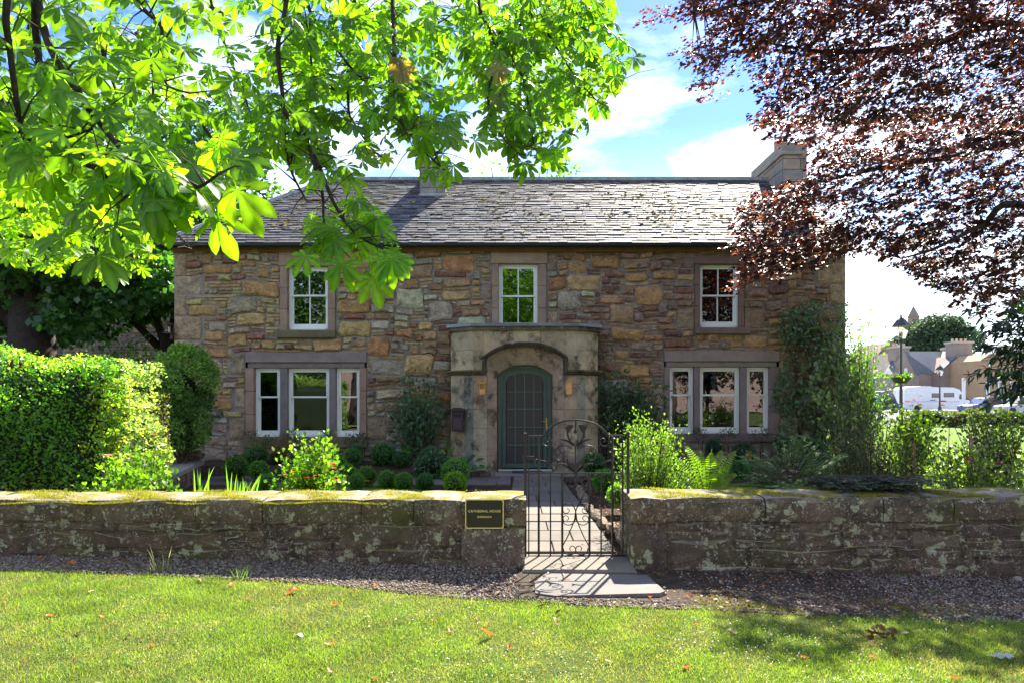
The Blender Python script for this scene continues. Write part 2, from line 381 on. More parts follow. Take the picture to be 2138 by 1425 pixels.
def rubble_fill(x0, x1, z0, z1, cw, ch, holes, sizes, gap=0.012):
    """pack a wall face with unequal stones; returns rectangles"""
    nx, nz = int(round((x1 - x0) / cw)), int(round((z1 - z0) / ch)); occ = np.zeros((nx, nz), dtype=bool)
    for (a, b, c, d) in holes:
        for i in range(nx):
            for k in range(nz):
                cx, cz = x0 + (i + .5) * cw, z0 + (k + .5) * ch
                if a < cx < b and c < cz < d: occ[i, k] = True
    rects = []
    def put(i, k, w, h):
        if i + w > nx or k + h > nz or occ[i:i + w, k:k + h].any(): return False
        occ[i:i + w, k:k + h] = True; a, b, c, d = x0 + i * cw, x0 + (i + w) * cw, z0 + k * ch, z0 + (k + h) * ch
        for (p, q, r, s) in holes:
            if a < q and b > p and c < s and d > r:
                ox, oz = min(b - p, q - a), min(d - r, s - c)
                if ox < oz:
                    if b - p < q - a: b = p
                    else: a = q
                else:
                    if d - r < s - c: d = r
                    else: c = s
        if b - a > 0.03 and d - c > 0.02: rects.append((a + gap, b - gap, c + gap, d - gap))
        return True
    for (n, (wa, wb), (ha, hb)) in sizes:
        for _ in range(n): put(random.randrange(nx), random.randrange(nz), random.randint(wa, wb), random.randint(ha, hb))
    for k in range(nz):
        i = 0
        while i < nx:
            if occ[i, k]: i += 1; continue
            for w, h in random.choice([((4, 2), (3, 1), (2, 1)), ((3, 2), (2, 2), (2, 1)), ((5, 1), (3, 1), (2, 1)), ((2, 2), (1, 2), (1, 1)), ((3, 1), (2, 1), (1, 1))]):
                if put(i, k, w, h): break
            else: put(i, k, 1, 1)
            i += 1
    return rects

# ------------------------------------------------------------------ ground and setting
def ground_z(x, y):
    xx = max(-7, min(7, x)); t = max(0.0, min(1.0, (y - 7.0) / 2.5)); t = t * t * (3 - 2 * t)
    return (-0.022 * xx - 0.035) * (1 - t)
def sheet(name, xs, ys, mat, dz=0.0, col=(1, 1, 1), inside=None):
    mb = MB(); mb.v = [(x, y, ground_z(x, y) + dz) for y in ys for x in xs]; mb.c = [col] * len(mb.v); nx = len(xs)
    for j in range(len(ys) - 1):
        for i in range(nx - 1):
            if inside is None or inside((xs[i] + xs[i + 1]) / 2, (ys[j] + ys[j + 1]) / 2):
                a = j * nx + i; mb.f.append((a, a + 1, a + nx + 1, a + nx))
    me = bpy.data.meshes.new(name); me.from_pydata(mb.v, [], mb.f)
    o = link_mesh(name, me, mat); structure(o); return o
def fr(a, b, s): return list(np.arange(a, b + 1e-6, s))
M['ground'] = surf('grass_ground', (0.055, 0.085, 0.02), 0.35, 1.5, 0.95, 0.6, 60, 0.02, 0.1, patches=[((0.10, 0.08, 0.035), 3, 0.55, 0.7, 0.4)])
sheet('ground', [-3000, -200, -60, -20] + fr(-12, 12, 1) + [20, 60, 200, 3000], [-3000, -200, -60, -20] + fr(-10, 16, 1) + [20, 60, 200, 3000], M['ground'])
M['gravelbed'] = surf('gravel_bed', (0.085, 0.066, 0.052), 0.5, 8, 0.95, 1.0, 60, 0.02, 0.15)
def gravel_front(x):            # where the lawn begins
    return PY_lawn(x)
def PY_lawn(x):
    pts = [(-7, 6.12), (-4.6, 6.10), (-3.0, 6.02), (-1.6, 5.86), (-0.9, 5.66), (-0.2, 5.5), (0.6, 5.42), (1.6, 5.36), (2.6, 5.30), (3.6, 5.22), (5, 5.15), (8, 5.1)]
    for (a, b), (c, d) in zip(pts, pts[1:]):
        if a <= x <= c: return b + (d - b) * (x - a) / (c - a)
    return pts[0][1] if x < pts[0][0] else pts[-1][1]
gx = fr(-9, 9, 0.3); mb = MB()
for x in gx: mb.v += [(x, PY_lawn(x) - 0.03 + 0.03 * math.sin(x * 5), ground_z(x, 5.7) + 0.006), (x, 6.9, ground_z(x, 6.9) + 0.006)]
mb.c = [(1, 1, 1)] * len(mb.v); mb.f = [(2 * i, 2 * i + 2, 2 * i + 3, 2 * i + 1) for i in range(len(gx) - 1)]
me = bpy.data.meshes.new('gravel_bed'); me.from_pydata(mb.v, [], mb.f); structure(link_mesh('gravel_bed', me, M['gravelbed']))
sheet('garden_soil', fr(-14, 9, 1), fr(7.0, 15, 0.5), M['soil'], 0.008)
mound = MB()
for (a, b) in ((-7.4, -1.35), (1.9, 7.6)):
    mound.strip([a, a + .4, (a + b) / 2, b - .4, b], [-.02] * 5, [.12, .2, .22, .2, .1], 13.9, 15.0)
    n = 5; xs_ = [a, a + .4, (a + b) / 2, b - .4, b]; zt = [.12, .2, .22, .2, .1]
    v = []
    for x, z in zip(xs_, zt): v += [(x, 13.9, z), (x, 13.5, -.01)]
    mound.add(v, [(2 * i, 2 * i + 1, 2 * i + 3, 2 * i + 2) for i in range(n - 1)])
structure(mound.build('flower_bed', M['soil']))
# lawns inside the garden
M['lawn2'] = surf('mown_lawn', (0.13, 0.21, 0.035), 0.25, 6, 0.95, 0.8, 160, 0.02, 0.1)
mb = MB(); mb.plan([(PX(645, 11) + 1.85 * math.cos(a * .2618) * (1), 11.0 + 1.55 * math.sin(a * .2618)) for a in range(24)], 0.0, 0.035)
o = structure(mb.build('lawn_circle', M['lawn2']))
mb = MB(); mb.plan([(3.8 + 1.7 * math.cos(a * .2618), 10.9 + 1.5 * math.sin(a * .2618)) for a in range(24)], 0.0, 0.035)
structure(mb.build('lawn_circle', M['lawn2']))
sheet('far_lawn', fr(8, 40, 4), fr(15, 43, 4), M['lawn2'], 0.012, inside=None)
M['farbright'] = M['lawn2']
M['asphalt'] = surf('asphalt', (0.16, 0.16, 0.165), 0.15, 1, 0.9, 0.3, 40, 0.01)
sheet('road', [-80, 0, 20, 60, 140], [47, 60, 78, 92], M['asphalt'], 0.016)

# paved terrace and garden path: every slab its own piece
path = bpy.data.objects.new('garden_path', None); COL.objects.link(path); structure(path)
def slab(x0, x1, y0, y1, z, col, parent, name='paving_slab', skew=0.0):
    mb = MB(); g = 0.006
    x0 += g; x1 -= g; y0 += g; y1 -= g; dz = random.uniform(-.004, .004)
    mb.bbox(x0, x1, y0, y1, z - 0.05, z + dz, 0.006, col); return mb.build(name, M['paving'], parent)
y = 7.05; row = 0
while y < 13.6:
    d = random.uniform(0.42, 0.62); xl, xr = 0.02 + 0.03 * math.sin(y), 1.08 - 0.055 * (y - 7) * 0.4
    c = jit((0.165, 0.142, 0.122), .09)
    if row % 2: cuts = [xl, xl + (xr - xl) * .62, xr]
    else: cuts = [xl, xl + (xr - xl) * .38, xr]
    for a, b in zip(cuts, cuts[1:]): slab(a, b, y, min(y + d, 13.6), ground_z(.6, y) * 0.5 + 0.03, jit(c, .05), path)
    y += d; row += 1
terrace = bpy.data.objects.new('terrace', None); COL.objects.link(terrace); structure(terrace)
y = 12.3
while y < 13.5:
    d = random.uniform(.38, .5); x = -5.9
    while x < -0.1:
        w = random.uniform(.5, .85); xe = min(x + w, -0.02); slab(x, xe, y, y + d, 0.03, jit((0.155, 0.13, 0.12), .1), terrace); x += w
    y += d
y = 13.6
x = -1.1
while x < 2.2:
    w = random.uniform(.6, .9); slab(x, min(x + w, 2.3), 13.62, 14.28, 0.035, jit((0.24, 0.205, 0.18), .06), terrace); x += w
# step stone under the gate and the big slab before it
mb = MB(); v = []
o = MB(); o.bbox(0.10, 1.16, 6.32, 6.98, -0.16, 0.0, 0.02, (0.18, 0.155, 0.13)); o = o.build('stone_step', M['paving'])
props(o, 'worn sandstone step in the wall opening right under the iron gate', 'step')
mb = MB(); mb.plan([(PX(1118, 5.62), 5.66), (PX(1160, 5.60), 5.58), (PX(1378, 5.65), 5.66), (PX(1384, 5.8), 5.72), (PX(1352, 6.2), 6.24), (PX(1140, 6.27), 6.29), (PX(1116, 6.1), 6.0)], -0.1, -0.022, (0.165, 0.15, 0.142))
o = mb.build('stone_slab', M['paving']); props(o, 'large flat grey flagstone with angled end lying before the step of the gate', 'flagstone')

# ------------------------------------------------------------------ the stone house
house = empty('stone_house', (0, 15, 0), 'two storey rubble stone house with slate roof, white sash windows and arched porch', 'house')
HY = 15.0
def HX(px): return (px - 1069) / 95.0
def HZ(py): return 1.6 - (py - 828) / 95.0
XL, XR, ZE = HX(364), HX(1765), 4.84
upper = [(585, 701, 528, 690, 601, 685, 556, 689), (1027, 1141, 530, 690, 1041, 1123, 551, 686), (1450, 1553, 536, 684, 1461, 1543, 552, 684)]
lower = [(513, 766, 736, 912), (1386, 1626, 733, 905)]
holes = [(HX(u[0]), HX(u[1]), HZ(u[3]), HZ(u[2])) for u in upper] + [(HX(l[0]), HX(l[1]), HZ(l[3]), HZ(l[2])) for l in lower]
sills = [(HX(580), HX(703), HZ(706), HZ(690)), (HX(1449), HX(1564), HZ(698), HZ(684)), (HX(511), HX(768), HZ(933), HZ(912)), (HX(1386), HX(1626), HZ(921), HZ(905))]
porch_hole = (-1.33, 1.86, -0.3, 3.05)
# the mortar core with openings
core = MB(); xs = sorted(set([XL, XR] + [v for h in holes for v in h[:2]])); zs = sorted(set([-0.3, ZE] + [v for h in holes for v in h[2:]]))
door_open = (HX(1037) + .1, HX(1155) - .1, -0.3, 2.0)
for a, b in zip(xs, xs[1:]):
    for c, d in zip(zs, zs[1:]):
        cx, cz = (a + b) / 2, (c + d) / 2
        if not any(h[0] < cx < h[1] and h[2] < cz < h[3] for h in holes): core.add([(a, HY, c), (b, HY, c), (b, HY, d), (a, HY, d)], [(0, 1, 2, 3)])
D = 7.5
ridge_y, ridge_z = 18.5, 7.46
core.add([(XL, HY, -.3), (XL, HY + D - .5, -.3), (XL, HY + D - .5, ZE), (XL, HY, ZE)], [(0, 1, 2, 3)])
core.add([(XL, HY + D - .5, -.3), (XR, HY + D - .5, -.3), (XR, HY + D - .5, ZE), (XL, HY + D - .5, ZE)], [(0, 1, 2, 3)])
core.add([(XR, HY, -.3), (XR, HY + D - .5, -.3), (XR, HY + D - .5, ZE), (XR, ridge_y, ridge_z - .1), (XR, HY, ZE)], [(0, 1, 2, 3, 4)])
wall = core.build('wall', M['mortar'], house)
room = MB(); room.add([(XL, 18.5, -.3), (XR, 18.5, -.3), (XR, 18.5, ZE), (XL, 18.5, ZE)], [(0, 1, 2, 3)], (0.05, 0.045, 0.04))  # near-black sheets: the dimness of the rooms is put into their colour
room.add([(XL, HY + .02, 2.45), (XR, HY + .02, 2.45), (XR, 18.5, 2.45), (XL, 18.5, 2.45)], [(0, 1, 2, 3)], (0.05, 0.045, 0.04))
room.build('dark_room_sheet', M['matt'], house)
def wall_colour(x, z):
    r_ = random.random(); t = (x - XL) / (XR - XL)
    if z < 1.2 + random.uniform(-.6, .9): pal = [(0.26, 0.20, 0.15), (0.22, 0.19, 0.17), (0.31, 0.23, 0.15), (0.20, 0.145, 0.115), (0.29, 0.27, 0.24)]
    elif t < 0.28: pal = [(0.36, 0.22, 0.10), (0.42, 0.28, 0.12), (0.20, 0.095, 0.07), (0.34, 0.185, 0.085), (0.40, 0.26, 0.115), (0.30, 0.23, 0.155), (0.34, 0.20, 0.09)]
    elif t < 0.62: pal = [(0.33, 0.205, 0.10), (0.27, 0.175, 0.105), (0.17, 0.085, 0.06), (0.38, 0.30, 0.20), (0.28, 0.15, 0.075), (0.36, 0.225, 0.10), (0.26, 0.225, 0.175)]
    else: pal = [(0.24, 0.145, 0.10), (0.29, 0.18, 0.105), (0.17, 0.085, 0.07), (0.33, 0.20, 0.095), (0.23, 0.165, 0.135), (0.22, 0.125, 0.09)]
    return tuple(min(.55, x * 1.62) for x in jit(random.choice(pal), 0.13))
qu = []     # corner quoins
for side in (0, 1):
    z = -.1; k = 0
    while z < ZE - .1:
        h = random.uniform(.36, .46) if side else random.uniform(.40, .56); h = min(h, ZE - z); w = (0.62, 0.34)[k % 2] + random.uniform(-.04, .04)
        if side == 0: w = (0.6, 0.27)[k % 2]
        qu.append((XL, XL + w, z, z + h) if side == 0 else (XR - w, XR, z, z + h)); z += h; k += 1
mar = []    # dressed blocks bonded beside the windows
def margins(h, sides):
    z = h[2] + random.uniform(-.05, .02)
    while z < h[3] - .15:
        hh = random.uniform(.36, .48)
        for s in sides:
            w = random.uniform(.22, .48)
            if random.random() < .62: mar.append((h[0] - w, h[0], z, min(z + hh, h[3])) if s == 0 else (h[1], h[1] + w, z, min(z + hh, h[3])))
        z += hh + random.uniform(.12, .3)
for h in holes: margins(h, (0, 1))
allholes = holes + sills + [porch_hole] + qu + mar
warp = lambda x, z: (x + 0.012 * math.sin(z * 7 + x * 2), z + 0.022 * math.sin(x * 2.6 + z * 1.1) + 0.012 * math.sin(x * 6.3))
rects = rubble_fill(XL + .02, XR - .02, -.12, ZE - .02, 0.105, 0.072, allholes,
    [(130, (5, 8), (4, 6)), (300, (4, 6), (3, 4)), (330, (3, 5), (3, 3)), (800, (3, 5), (2, 2)), (600, (2, 3), (2, 3)), (500, (4, 7), (1, 2))], gap=0.011)
items = [(r_, False) for r_ in rects] + [(q, True) for q in qu + mar]
items.sort(key=lambda t: -(t[0][1] - t[0][0]) * (t[0][3] - t[0][2]))
rest = MB()
for i, (r_, q) in enumerate(items):
    a, b, c, d = r_; col = wall_colour((a + b) / 2, (c + d) / 2)
    tgt = MB() if i < 298 else rest
    if q: rough_stone(tgt, a + .006, b - .006, c + .007, d - .007, HY + .01, random.uniform(.035, .048), jit((0.44, 0.33, 0.21) if random.random() < .7 else (0.34, 0.24, 0.18), .1), 0.05, 0.015)
    else: rough_stone(tgt, a, b, c, d, HY + .01, random.uniform(.045, .10) if min(b - a, d - c) > .12 else random.uniform(.02, .05), col, random.uniform(.07, .27), 0.085, warp)
    if i < 298: tgt.build('stone', M['rubble'], wall)
stuff(rest.build('small_stones', M['rubble'], wall))
# dressed surrounds, sills, lintels
def dress(name, x0, x1, y0, y1, z0, z1, col, parent=wall, b=0.008): return MB().bbox(x0, x1, y0, y1, z0, z1, b, jit(col, .06)).build(name, M['dressed'], parent)
BR = (0.33, 0.23, 0.165); GR = (0.215, 0.165, 0.15)
def sash(name_parent, x0, x1, z0, z1, cols, mid):
    """white sliding sash: outer frame, upper sash proud of the lower one, glazing bar, panes"""
    f = MB(); t = 0.045; yb = HY + .12; ymid = mid
    f.bbox(x0, x0 + .045, yb - .03, yb + .08, z0, z1, .004); f.bbox(x1 - .045, x1, yb - .03, yb + .08, z0, z1, .004)
    f.bbox(x0 + .045, x1 - .045, yb - .03, yb + .08, z1 - .05, z1, .004); f.bbox(x0 + .045, x1 - .045, yb - .06, yb + .08, z0, z0 + .05, .004)
    w = MB()
    ox0, ox1 = x0 + .046, x1 - .046
    for (a, b, yy, top) in ((ymid - .02, z1 - .051, yb - .012, True), (z0 + .051, ymid + .02, yb + .03, False)):
        w.bbox(ox0, ox0 + t, yy, yy + .035, a, b, .003); w.bbox(ox1 - t, ox1, yy, yy + .035, a, b, .003)
        w.bbox(ox0 + t, ox1 - t, yy, yy + .035, b - (.04 if top else .035), b, .003); w.bbox(ox0 + t, ox1 - t, yy, yy + .035, a, a + (.04 if top else .085), .003)
        if cols == 2: xm = (ox0 + ox1) / 2; w.box(xm - .013, xm + .013, yy + .004, yy + .03, a + (.04 if top else .085), b - .035)
    fo = f.build('window', M['white'], name_parent); w.build('sash_frame', M['white'], fo)
    for (a, b, yy) in ((ymid + .02, z1 - .09, yb + .005), (z0 + .135, ymid - .015, yb + .047)):
        n = cols
        for k in range(n):
            xa = ox0 + t + (ox1 - ox0 - 2 * t) * k / n; xb = ox0 + t + (ox1 - ox0 - 2 * t) * (k + 1) / n
            g = 0.0135 if n == 2 else 0
            MB().box(xa + (g if k else 0), xb - (g if k < n - 1 else 0), yy, yy + .005, a, b).build('pane', M['glass'], fo)
    return fo
for i, u in enumerate(upper):
    X0, X1, Z0, Z1 = HX(u[0]), HX(u[1]), HZ(u[3]), HZ(u[2]); S = (HX(u[4]), HX(u[5]), HZ(u[7]), HZ(u[6]))
    c = BR if i < 2 else (0.22, 0.14, 0.115)
    nz = 3; 
    for (a, b) in ((X0, S[0]), (S[1], X1)):
        z = Z0
        for k in range(nz):
            ze = Z0 + (S[3] - Z0) * (k + 1) / nz; dress('jamb_stone', a + .003, b - .003, HY - .045, HY + .24, z, ze - .006, c); z = ze
    dress('lintel', X0 - .02, X1 + .02, HY - .05, HY + .24, S[3] + .002, Z1 + .02, c)
    sash(house, S[0], S[1], S[2] + .01, S[3], 2, HZ((616, 617, 616)[i]))
    if i == 0: dress('sill', HX(580), HX(703), HY - .13, HY + .12, HZ(706), HZ(690) - .003, (0.17, 0.14, 0.08), b=.014)
    if i == 2: dress('sill', HX(1449), HX(1564), HY - .12, HY + .12, HZ(698), HZ(684) - .003, (0.2, 0.14, 0.125), b=.014)
for i, (l, sl, divs, midp) in enumerate(((lower[0], sills[2], [(531, 584), (600, 687), (701, 751)], 828), (lower[1], sills[3], [(1398, 1449), (1462, 1546), (1560, 1607)], 824))):
    X0, X1, Z0, Z1 = HX(l[0]), HX(l[1]), HZ(l[3]), HZ(l[2]); zt = HZ((767, 765)[i])
    c = ((0.33, 0.22, 0.165), (0.27, 0.20, 0.185))[i]
    for (a, b) in ((X0, HX(divs[0][0])), (HX(divs[2][1]), X1)):
        z = Z0
        for k in range(3):
            ze = Z0 + (zt - Z0) * (k + 1) / 3; dress('jamb_stone', a + .003, b - .003, HY - .04, HY + .24, z, ze - .006, c); z = ze
    for (p, q) in ((0, 1), (1, 2)): dress('mullion', HX(divs[p][1]) + .004, HX(divs[q][0]) - .004, HY + .005, HY + .24, Z0, zt - .003, (0.23, 0.195, 0.19))
    dress('lintel', X0 + .05, X1 - .05, HY - .01, HY + .24, zt, zt + .11, (0.26, 0.215, 0.20))
    dress('lintel', X0, X1, HY - .055, HY + .24, zt + .114, Z1 + .01, (0.28, 0.22, 0.20))
    dress('sill', sl[0], sl[1], HY - .11, HY + .12, sl[2], sl[3] - .003, ((0.23, 0.20, 0.11), (0.19, 0.145, 0.14))[i], b=.014)
    for (p, q) in divs: sash(house, HX(p), HX(q), Z0 + .008, zt - .004, 1, HZ(midp))
# stone bust on the inside sill of the right upper window
mb = MB(); mb.lathe([(.075, HZ(668)), (.10, HZ(662)), (.09, HZ(650)), (.045, HZ(644)), (.06, HZ(637)), (.05, HZ(628)), (.02, HZ(624))], HX(1521), HY + .36, 12, (0.30, 0.31, 0.30))
o = mb.build('ornament', M['matt'], None, True); props(o, 'pale rounded ornament standing inside the right upper window', 'ornament')
# ---- roof
roof = MB(); ey = 14.72; ez = 4.90; eL, eR = XL - .16, XR + .06; RL = PX(697, ridge_y)
slope = (ridge_z - ez) / (ridge_y - ey)
yb_ = 2 * ridge_y - ey
roof.add([(eL, ey, ez), (eR, ey, ez), (eR, ridge_y, ridge_z), (RL, ridge_y, ridge_z)], [(0, 1, 2, 3)])
roof.add([(eL, yb_, ez), (eR, yb_, ez), (eR, ridge_y, ridge_z), (RL, ridge_y, ridge_z)], [(0, 3, 2, 1)])
roof.add([(eL, ey, ez), (RL, ridge_y, ridge_z), (eL, yb_, ez)], [(0, 1, 2)])
roof.add([(eL, ey, ez - .04), (eR, ey, ez - .04), (eR, yb_, ez - .04), (eL, yb_, ez - .04)], [(0, 3, 2, 1)])
roof_o = roof.build('roof', M['under'], house)
# slates: courses narrow a little towards the ridge
SL = math.hypot(ridge_y - ey, ridge_z - ez); ang = math.atan(slope)
slate_meshes = []
def slate_pts(x, s, w, L, lift, tilt, th=.009):
    """corner points of a slate lying on the front slope at distance s up from the eaves"""
    cs, sn = math.cos(ang), math.sin(ang); P = []
    for (dx, ds, up) in ((-w / 2, 0, 1), (w / 2, 0, 1), (w / 2, L, 0), (-w / 2, L, 0)):
        dx2 = dx * math.cos(tilt) - ds * math.sin(tilt); ds2 = dx * math.sin(tilt) + ds * math.cos(tilt)
        h = lift * up + .006
        P.append((x + dx2, ey + (s + ds2) * cs - h * sn, ez + (s + ds2) * sn + h * cs, h))
    nrm = (0, -sn, cs)
    top = [(p[0], p[1] + nrm[1] * th, p[2] + nrm[2] * th) for p in P]; bot = [(p[0], p[1], p[2]) for p in P]
    return top + bot
SF = [(0, 1, 2, 3), (4, 7, 6, 5), (0, 4, 5, 1), (1, 5, 6, 2), (2, 6, 7, 3), (3, 7, 4, 0)]
slist = []; s = -0.03; k = 0
while s < SL - .06:
    e = 0.158 - 0.045 * s / SL
    xl = eL + (RL - eL) * max(0, s) / SL + .03; x = xl - random.uniform(0, .18)
    while x < eR - .05:
        w = random.uniform(.17, .31)
        x0, x1 = max(x, xl), min(x + w, eR)
        if x1 - x0 > .06: slist.append(((x0 + x1) / 2, s + random.uniform(-.006, .006), (x1 - x0) - .006, e * 1.55, random.uniform(.017, .034)))
        x += w
    s += e; k += 1
def slate_col(x, s):
    c = random.choice([(0.19, 0.19, 0.20), (0.225, 0.225, 0.23), (0.15, 0.148, 0.16), (0.27, 0.27, 0.275), (0.20, 0.185, 0.195), (0.11, 0.107, 0.115), (0.23, 0.215, 0.19)]); return tuple(x * .62 for x in jit(c, .1))
rest = MB()
for i, (x, s, w, L, lift) in enumerate(slist):
    tgt = MB() if i < 298 else rest
    tgt.add(slate_pts(x, s, w, L, lift, random.uniform(-.02, .02) if s > 0 else 0), SF, slate_col(x, s))
    if i < 298: tgt.build('slate', M['slate'], roof_o)
stuff(rest.build('upper_slates', M['slate'], roof_o))
# moss on the roof
V = []; mm = MB()
def lump(mb, c, r, h, nrm, col, n=6):
    c = Vector(c); nrm = Vector(nrm).normalized(); a = nrm.cross(Vector((1, .1, 0))).normalized(); b = nrm.cross(a); vs = []
    for rr, hh in ((1, 0), (.7, .7)):
        for k in range(n):
            w = 6.283 * k / n; q = rr * r * random.uniform(.75, 1.2); vs.append(c + b * (math.cos(w) * q * 1.6) + a * (math.sin(w) * q) + nrm * (h * hh))
    vs.append(c + nrm * h)
    mb.add(vs, [(k, (k + 1) % n, n + (k + 1) % n, n + k) for k in range(n)] + [(n + k, n + (k + 1) % n, 2 * n) for k in range(n)], col)
for i in range(2600):
    x = random.triangular(eL, eR, 5.0) if i % 3 else random.uniform(eL, HX(720)); s = random.triangular(.1, SL, .9)
    if x < eL + (RL - eL) * s / SL + .1: continue
    if math.sin(x * 1.7 + 2) + math.sin(s * 4 + x * 3) < random.uniform(-1.6, 1.3): continue
    r_ = random.choice([.010, .012, .012, .014, .014, .018, .022, .034]); s = round(s / .135) * .135 + random.uniform(-.012, .012)
    p = (x, ey + s * math.cos(ang) - .02 * math.sin(ang), ez + s * math.sin(ang) + .048)
    lump(mm, p, r_, r_ * .25 + .006, (0, -math.sin(ang), math.cos(ang)), jit(random.choice([(0.48, 0.40, 0.08), (0.38, 0.25, 0.07), (0.55, 0.48, 0.10), (0.22, 0.13, 0.05)]), .15))
M['moss'] = surf('moss_clump', None, 0.4, 30, 0.95, 0.9, 90, 0.01, 0.1)
stuff(mm.build('roof_moss', M['moss'], roof_o))
# ridge and hip in lead, gutter
x = RL - .1
while x < eR:
    w = random.uniform(.9, 1.1); xe = min(x + w, eR)
    MB().strip([x + .004, xe - .004], [ridge_z - .04] * 2, [ridge_z + .05] * 2, ridge_y - .13, ridge_y + .13).build('ridge_tile', M['lead_old'], roof_o); x += w
n = 7
for k in range(n):
    a = Vector((eL, ey, ez + .02)).lerp(Vector((RL, ridge_y, ridge_z + .03)), k / n); b = Vector((eL, ey, ez + .02)).lerp(Vector((RL, ridge_y, ridge_z + .03)), (k + 1) / n - .006)
    MB().tube([a, b], .085, 7).build('hip_tile', M['lead_old'], roof_o)
g = MB(); prof = [(ey - .10, ez + .0), (ey - .09, ez - .06), (ey - .05, ez - .085), (ey - .01, ez - .06), (ey, ez + .0)]
v = []
for xx in (eL - .05, eR + .03): v += [(xx, a, b) for a, b in prof]
g.add(v, [(i, i + 1, i + 6, i + 5) for i in range(4)] + [(0, 1, 2, 3, 4), (9, 8, 7, 6, 5)]); g.box(eL, eR, ey - .02, ey + .0, ez - .06, ez - .005)
g.build('gutter', M['gutter'], house)
dress('eaves_course', XL, XR, HY - .10, HY + .1, ZE - .08, ZE + .04, (0.23, 0.13, 0.07), house)
# chimneys
def chimney(x0, x1, y0, y1, z0, z1, cap, parent, pot=None):
    c = MB().box(x0, x1, y0, y1, z0, z1 - cap, (0.2, 0.17, 0.14)).build('chimney', M['mortar'], parent)
    z = z0
    while z < z1 - cap - .05:
        h = min(random.uniform(.22, .32), z1 - cap - z)
        for (ax, a0, a1, f) in (('x', x0, x1, y0), ('y', y0, y1, x0)):
            t = a0
            while t < a1 - .03:
                w = min(random.uniform(.24, .5), a1 - t); 
                if a1 - t - w < .1: w = a1 - t
                col = jit((0.25, 0.225, 0.20) if random.random() < .75 else (0.29, 0.215, 0.16), .12)
                if ax == 'x': MB().bbox(t + .005, t + w - .005, f - .025, f + .05, z + .005, z + h - .005, .008, col).build('stone', M['dressed'], c)
                else: MB().bbox(f - .022, f + .05, t + .005, t + w - .005, z + .005, z + h - .005, .008, col).build('stone', M['dressed'], c)
                t += w
        z += h
    MB().bbox(x0 - .07, x1 + .07, y0 - .07, y1 + .07, z1 - cap, z1 - cap + .09, .015, (0.30, 0.26, 0.22)).build('chimney_cornice', M['dressed'], c)
    MB().bbox(x0 - .01, x1 + .01, y0 - .01, y1 + .01, z1 - cap + .09, z1, .02, (0.27, 0.24, 0.2)).build('chimney_cap', M['dressed'], c)
    return c
ch = chimney(6.87, 7.47, 17.3, 19.6, 5.6, 8.05, .34, house)
MB().lathe([(.16, 8.05), (.17, 8.35), (.13, 8.38), (.16, 8.45), (.13, 8.46), (.12, 8.3)], 7.12, 18.1, 14, (0.4, 0.26, 0.18)).build('chimney_pot', M['dressed'], ch)
chimney(PX(878, 17.4), PX(930, 17.4), 17.4, 18.3, 6.3, 7.62, .2, house)
MB().bbox(PX(873, 17.3), PX(935, 17.3), 17.3, 17.45, 6.62, 6.75, .03).build('lead_flashing', M['lead_old'], roof_o)
# right gable skews
MB().strip([eR - .12, eR + .05], [ez, ez], [ez + .05, ez + .05], ey, ey + .1).build('verge_stone', M['dressed'], roof_o)

# ---- porch
porch = empty('unused', (0, 0, 0), 'x', 'x'); bpy.data.objects.remove(porch)
QY = 14.3
def QX(px): return (px - 1069) / FPX * QY
def QZ(py): return 1.6 - (py - 828) / FPX * QY
pl = [(-1.32, 14.72), (QX(988), QY), (QX(1205), QY), (1.85, 14.72)]
porch = MB().plan([pl[0], (-1.30, 15.0), (-1.0, 15.0), (-1.0, 14.72), (-.78, 14.5), (QX(1012), 14.5), (QX(1012), 14.36), (pl[1][0], 14.36), (-1.2, 14.8)][:1] + [(-1.28, 14.98), (-.82, 14.98), (-.80, 14.42)], .05, 2.1, (0.3, 0.26, 0.18)).build('porch', M['porch'], house)
OK_ = (0.47, 0.385, 0.255); PK = (0.42, 0.31, 0.225)
def pblock(poly, z0, z1, col, name='stone'): return MB().plan(poly, z0, z1, jit(col, .09)).build(name, M['porch'], porch)
zc = [(-.05, .36), (.364, .945), (.951, 1.34), (1.346, 2.06)]
for (z0, z1) in zc:
    e = 0.03 if z0 < 0 else 0
    for sgn in (0, 1):
        if sgn == 0: A, B, Cc = (-1.32, 14.72), (QX(988), QY), QX(1018)
        else: A, B, Cc = (1.85, 14.72), (QX(1205), QY), QX(1178)
        w = .92
        s_ = 1 if sgn else -1
        # canted side stone, narrow pilaster strip, front stone
        m1 = (A[0] + (B[0] - A[0]) * .62, A[1] + (B[1] - A[1]) * .62)
        pblock([(A[0] + s_ * e, A[1] - e), (m1[0], m1[1] - e), (m1[0] - s_ * .2, m1[1] + .35), (A[0], A[1] + .27)][::(1 if sgn == 0 else -1)], z0, z1, OK_)
        pblock([(m1[0] - s_ * .006, m1[1] - e - .004), (B[0], B[1] - e), (B[0] - s_ * .06, B[1] + .3), (m1[0] - s_ * .1, m1[1] + .35)][::(1 if sgn == 0 else -1)], z0, z1, (0.30, 0.29, 0.23))
        xx = sorted([B[0] - s_ * .005, Cc + s_ * .005]); pblock([(xx[0], QY - e + .004), (xx[1], QY - e + .004), (xx[1], QY + .3), (xx[0], QY + .3)], z0, z1, OK_ if random.random() < .5 else PK)
        j0 = QX(1018) if sgn == 0 else QX(1155) + .02; j1 = QX(1037) - .02 if sgn == 0 else QX(1178)
        # splayed jamb
        if sgn == 0: pblock([(j0, QY + .03), (QX(1037), QY + .22), (QX(1037), QY + .42), (j0, QY + .42)], z0, z1, PK)
        else: pblock([(j1, QY + .03), (j1, QY + .42), (QX(1155), QY + .42), (QX(1155), QY + .22)], z0, z1, PK)
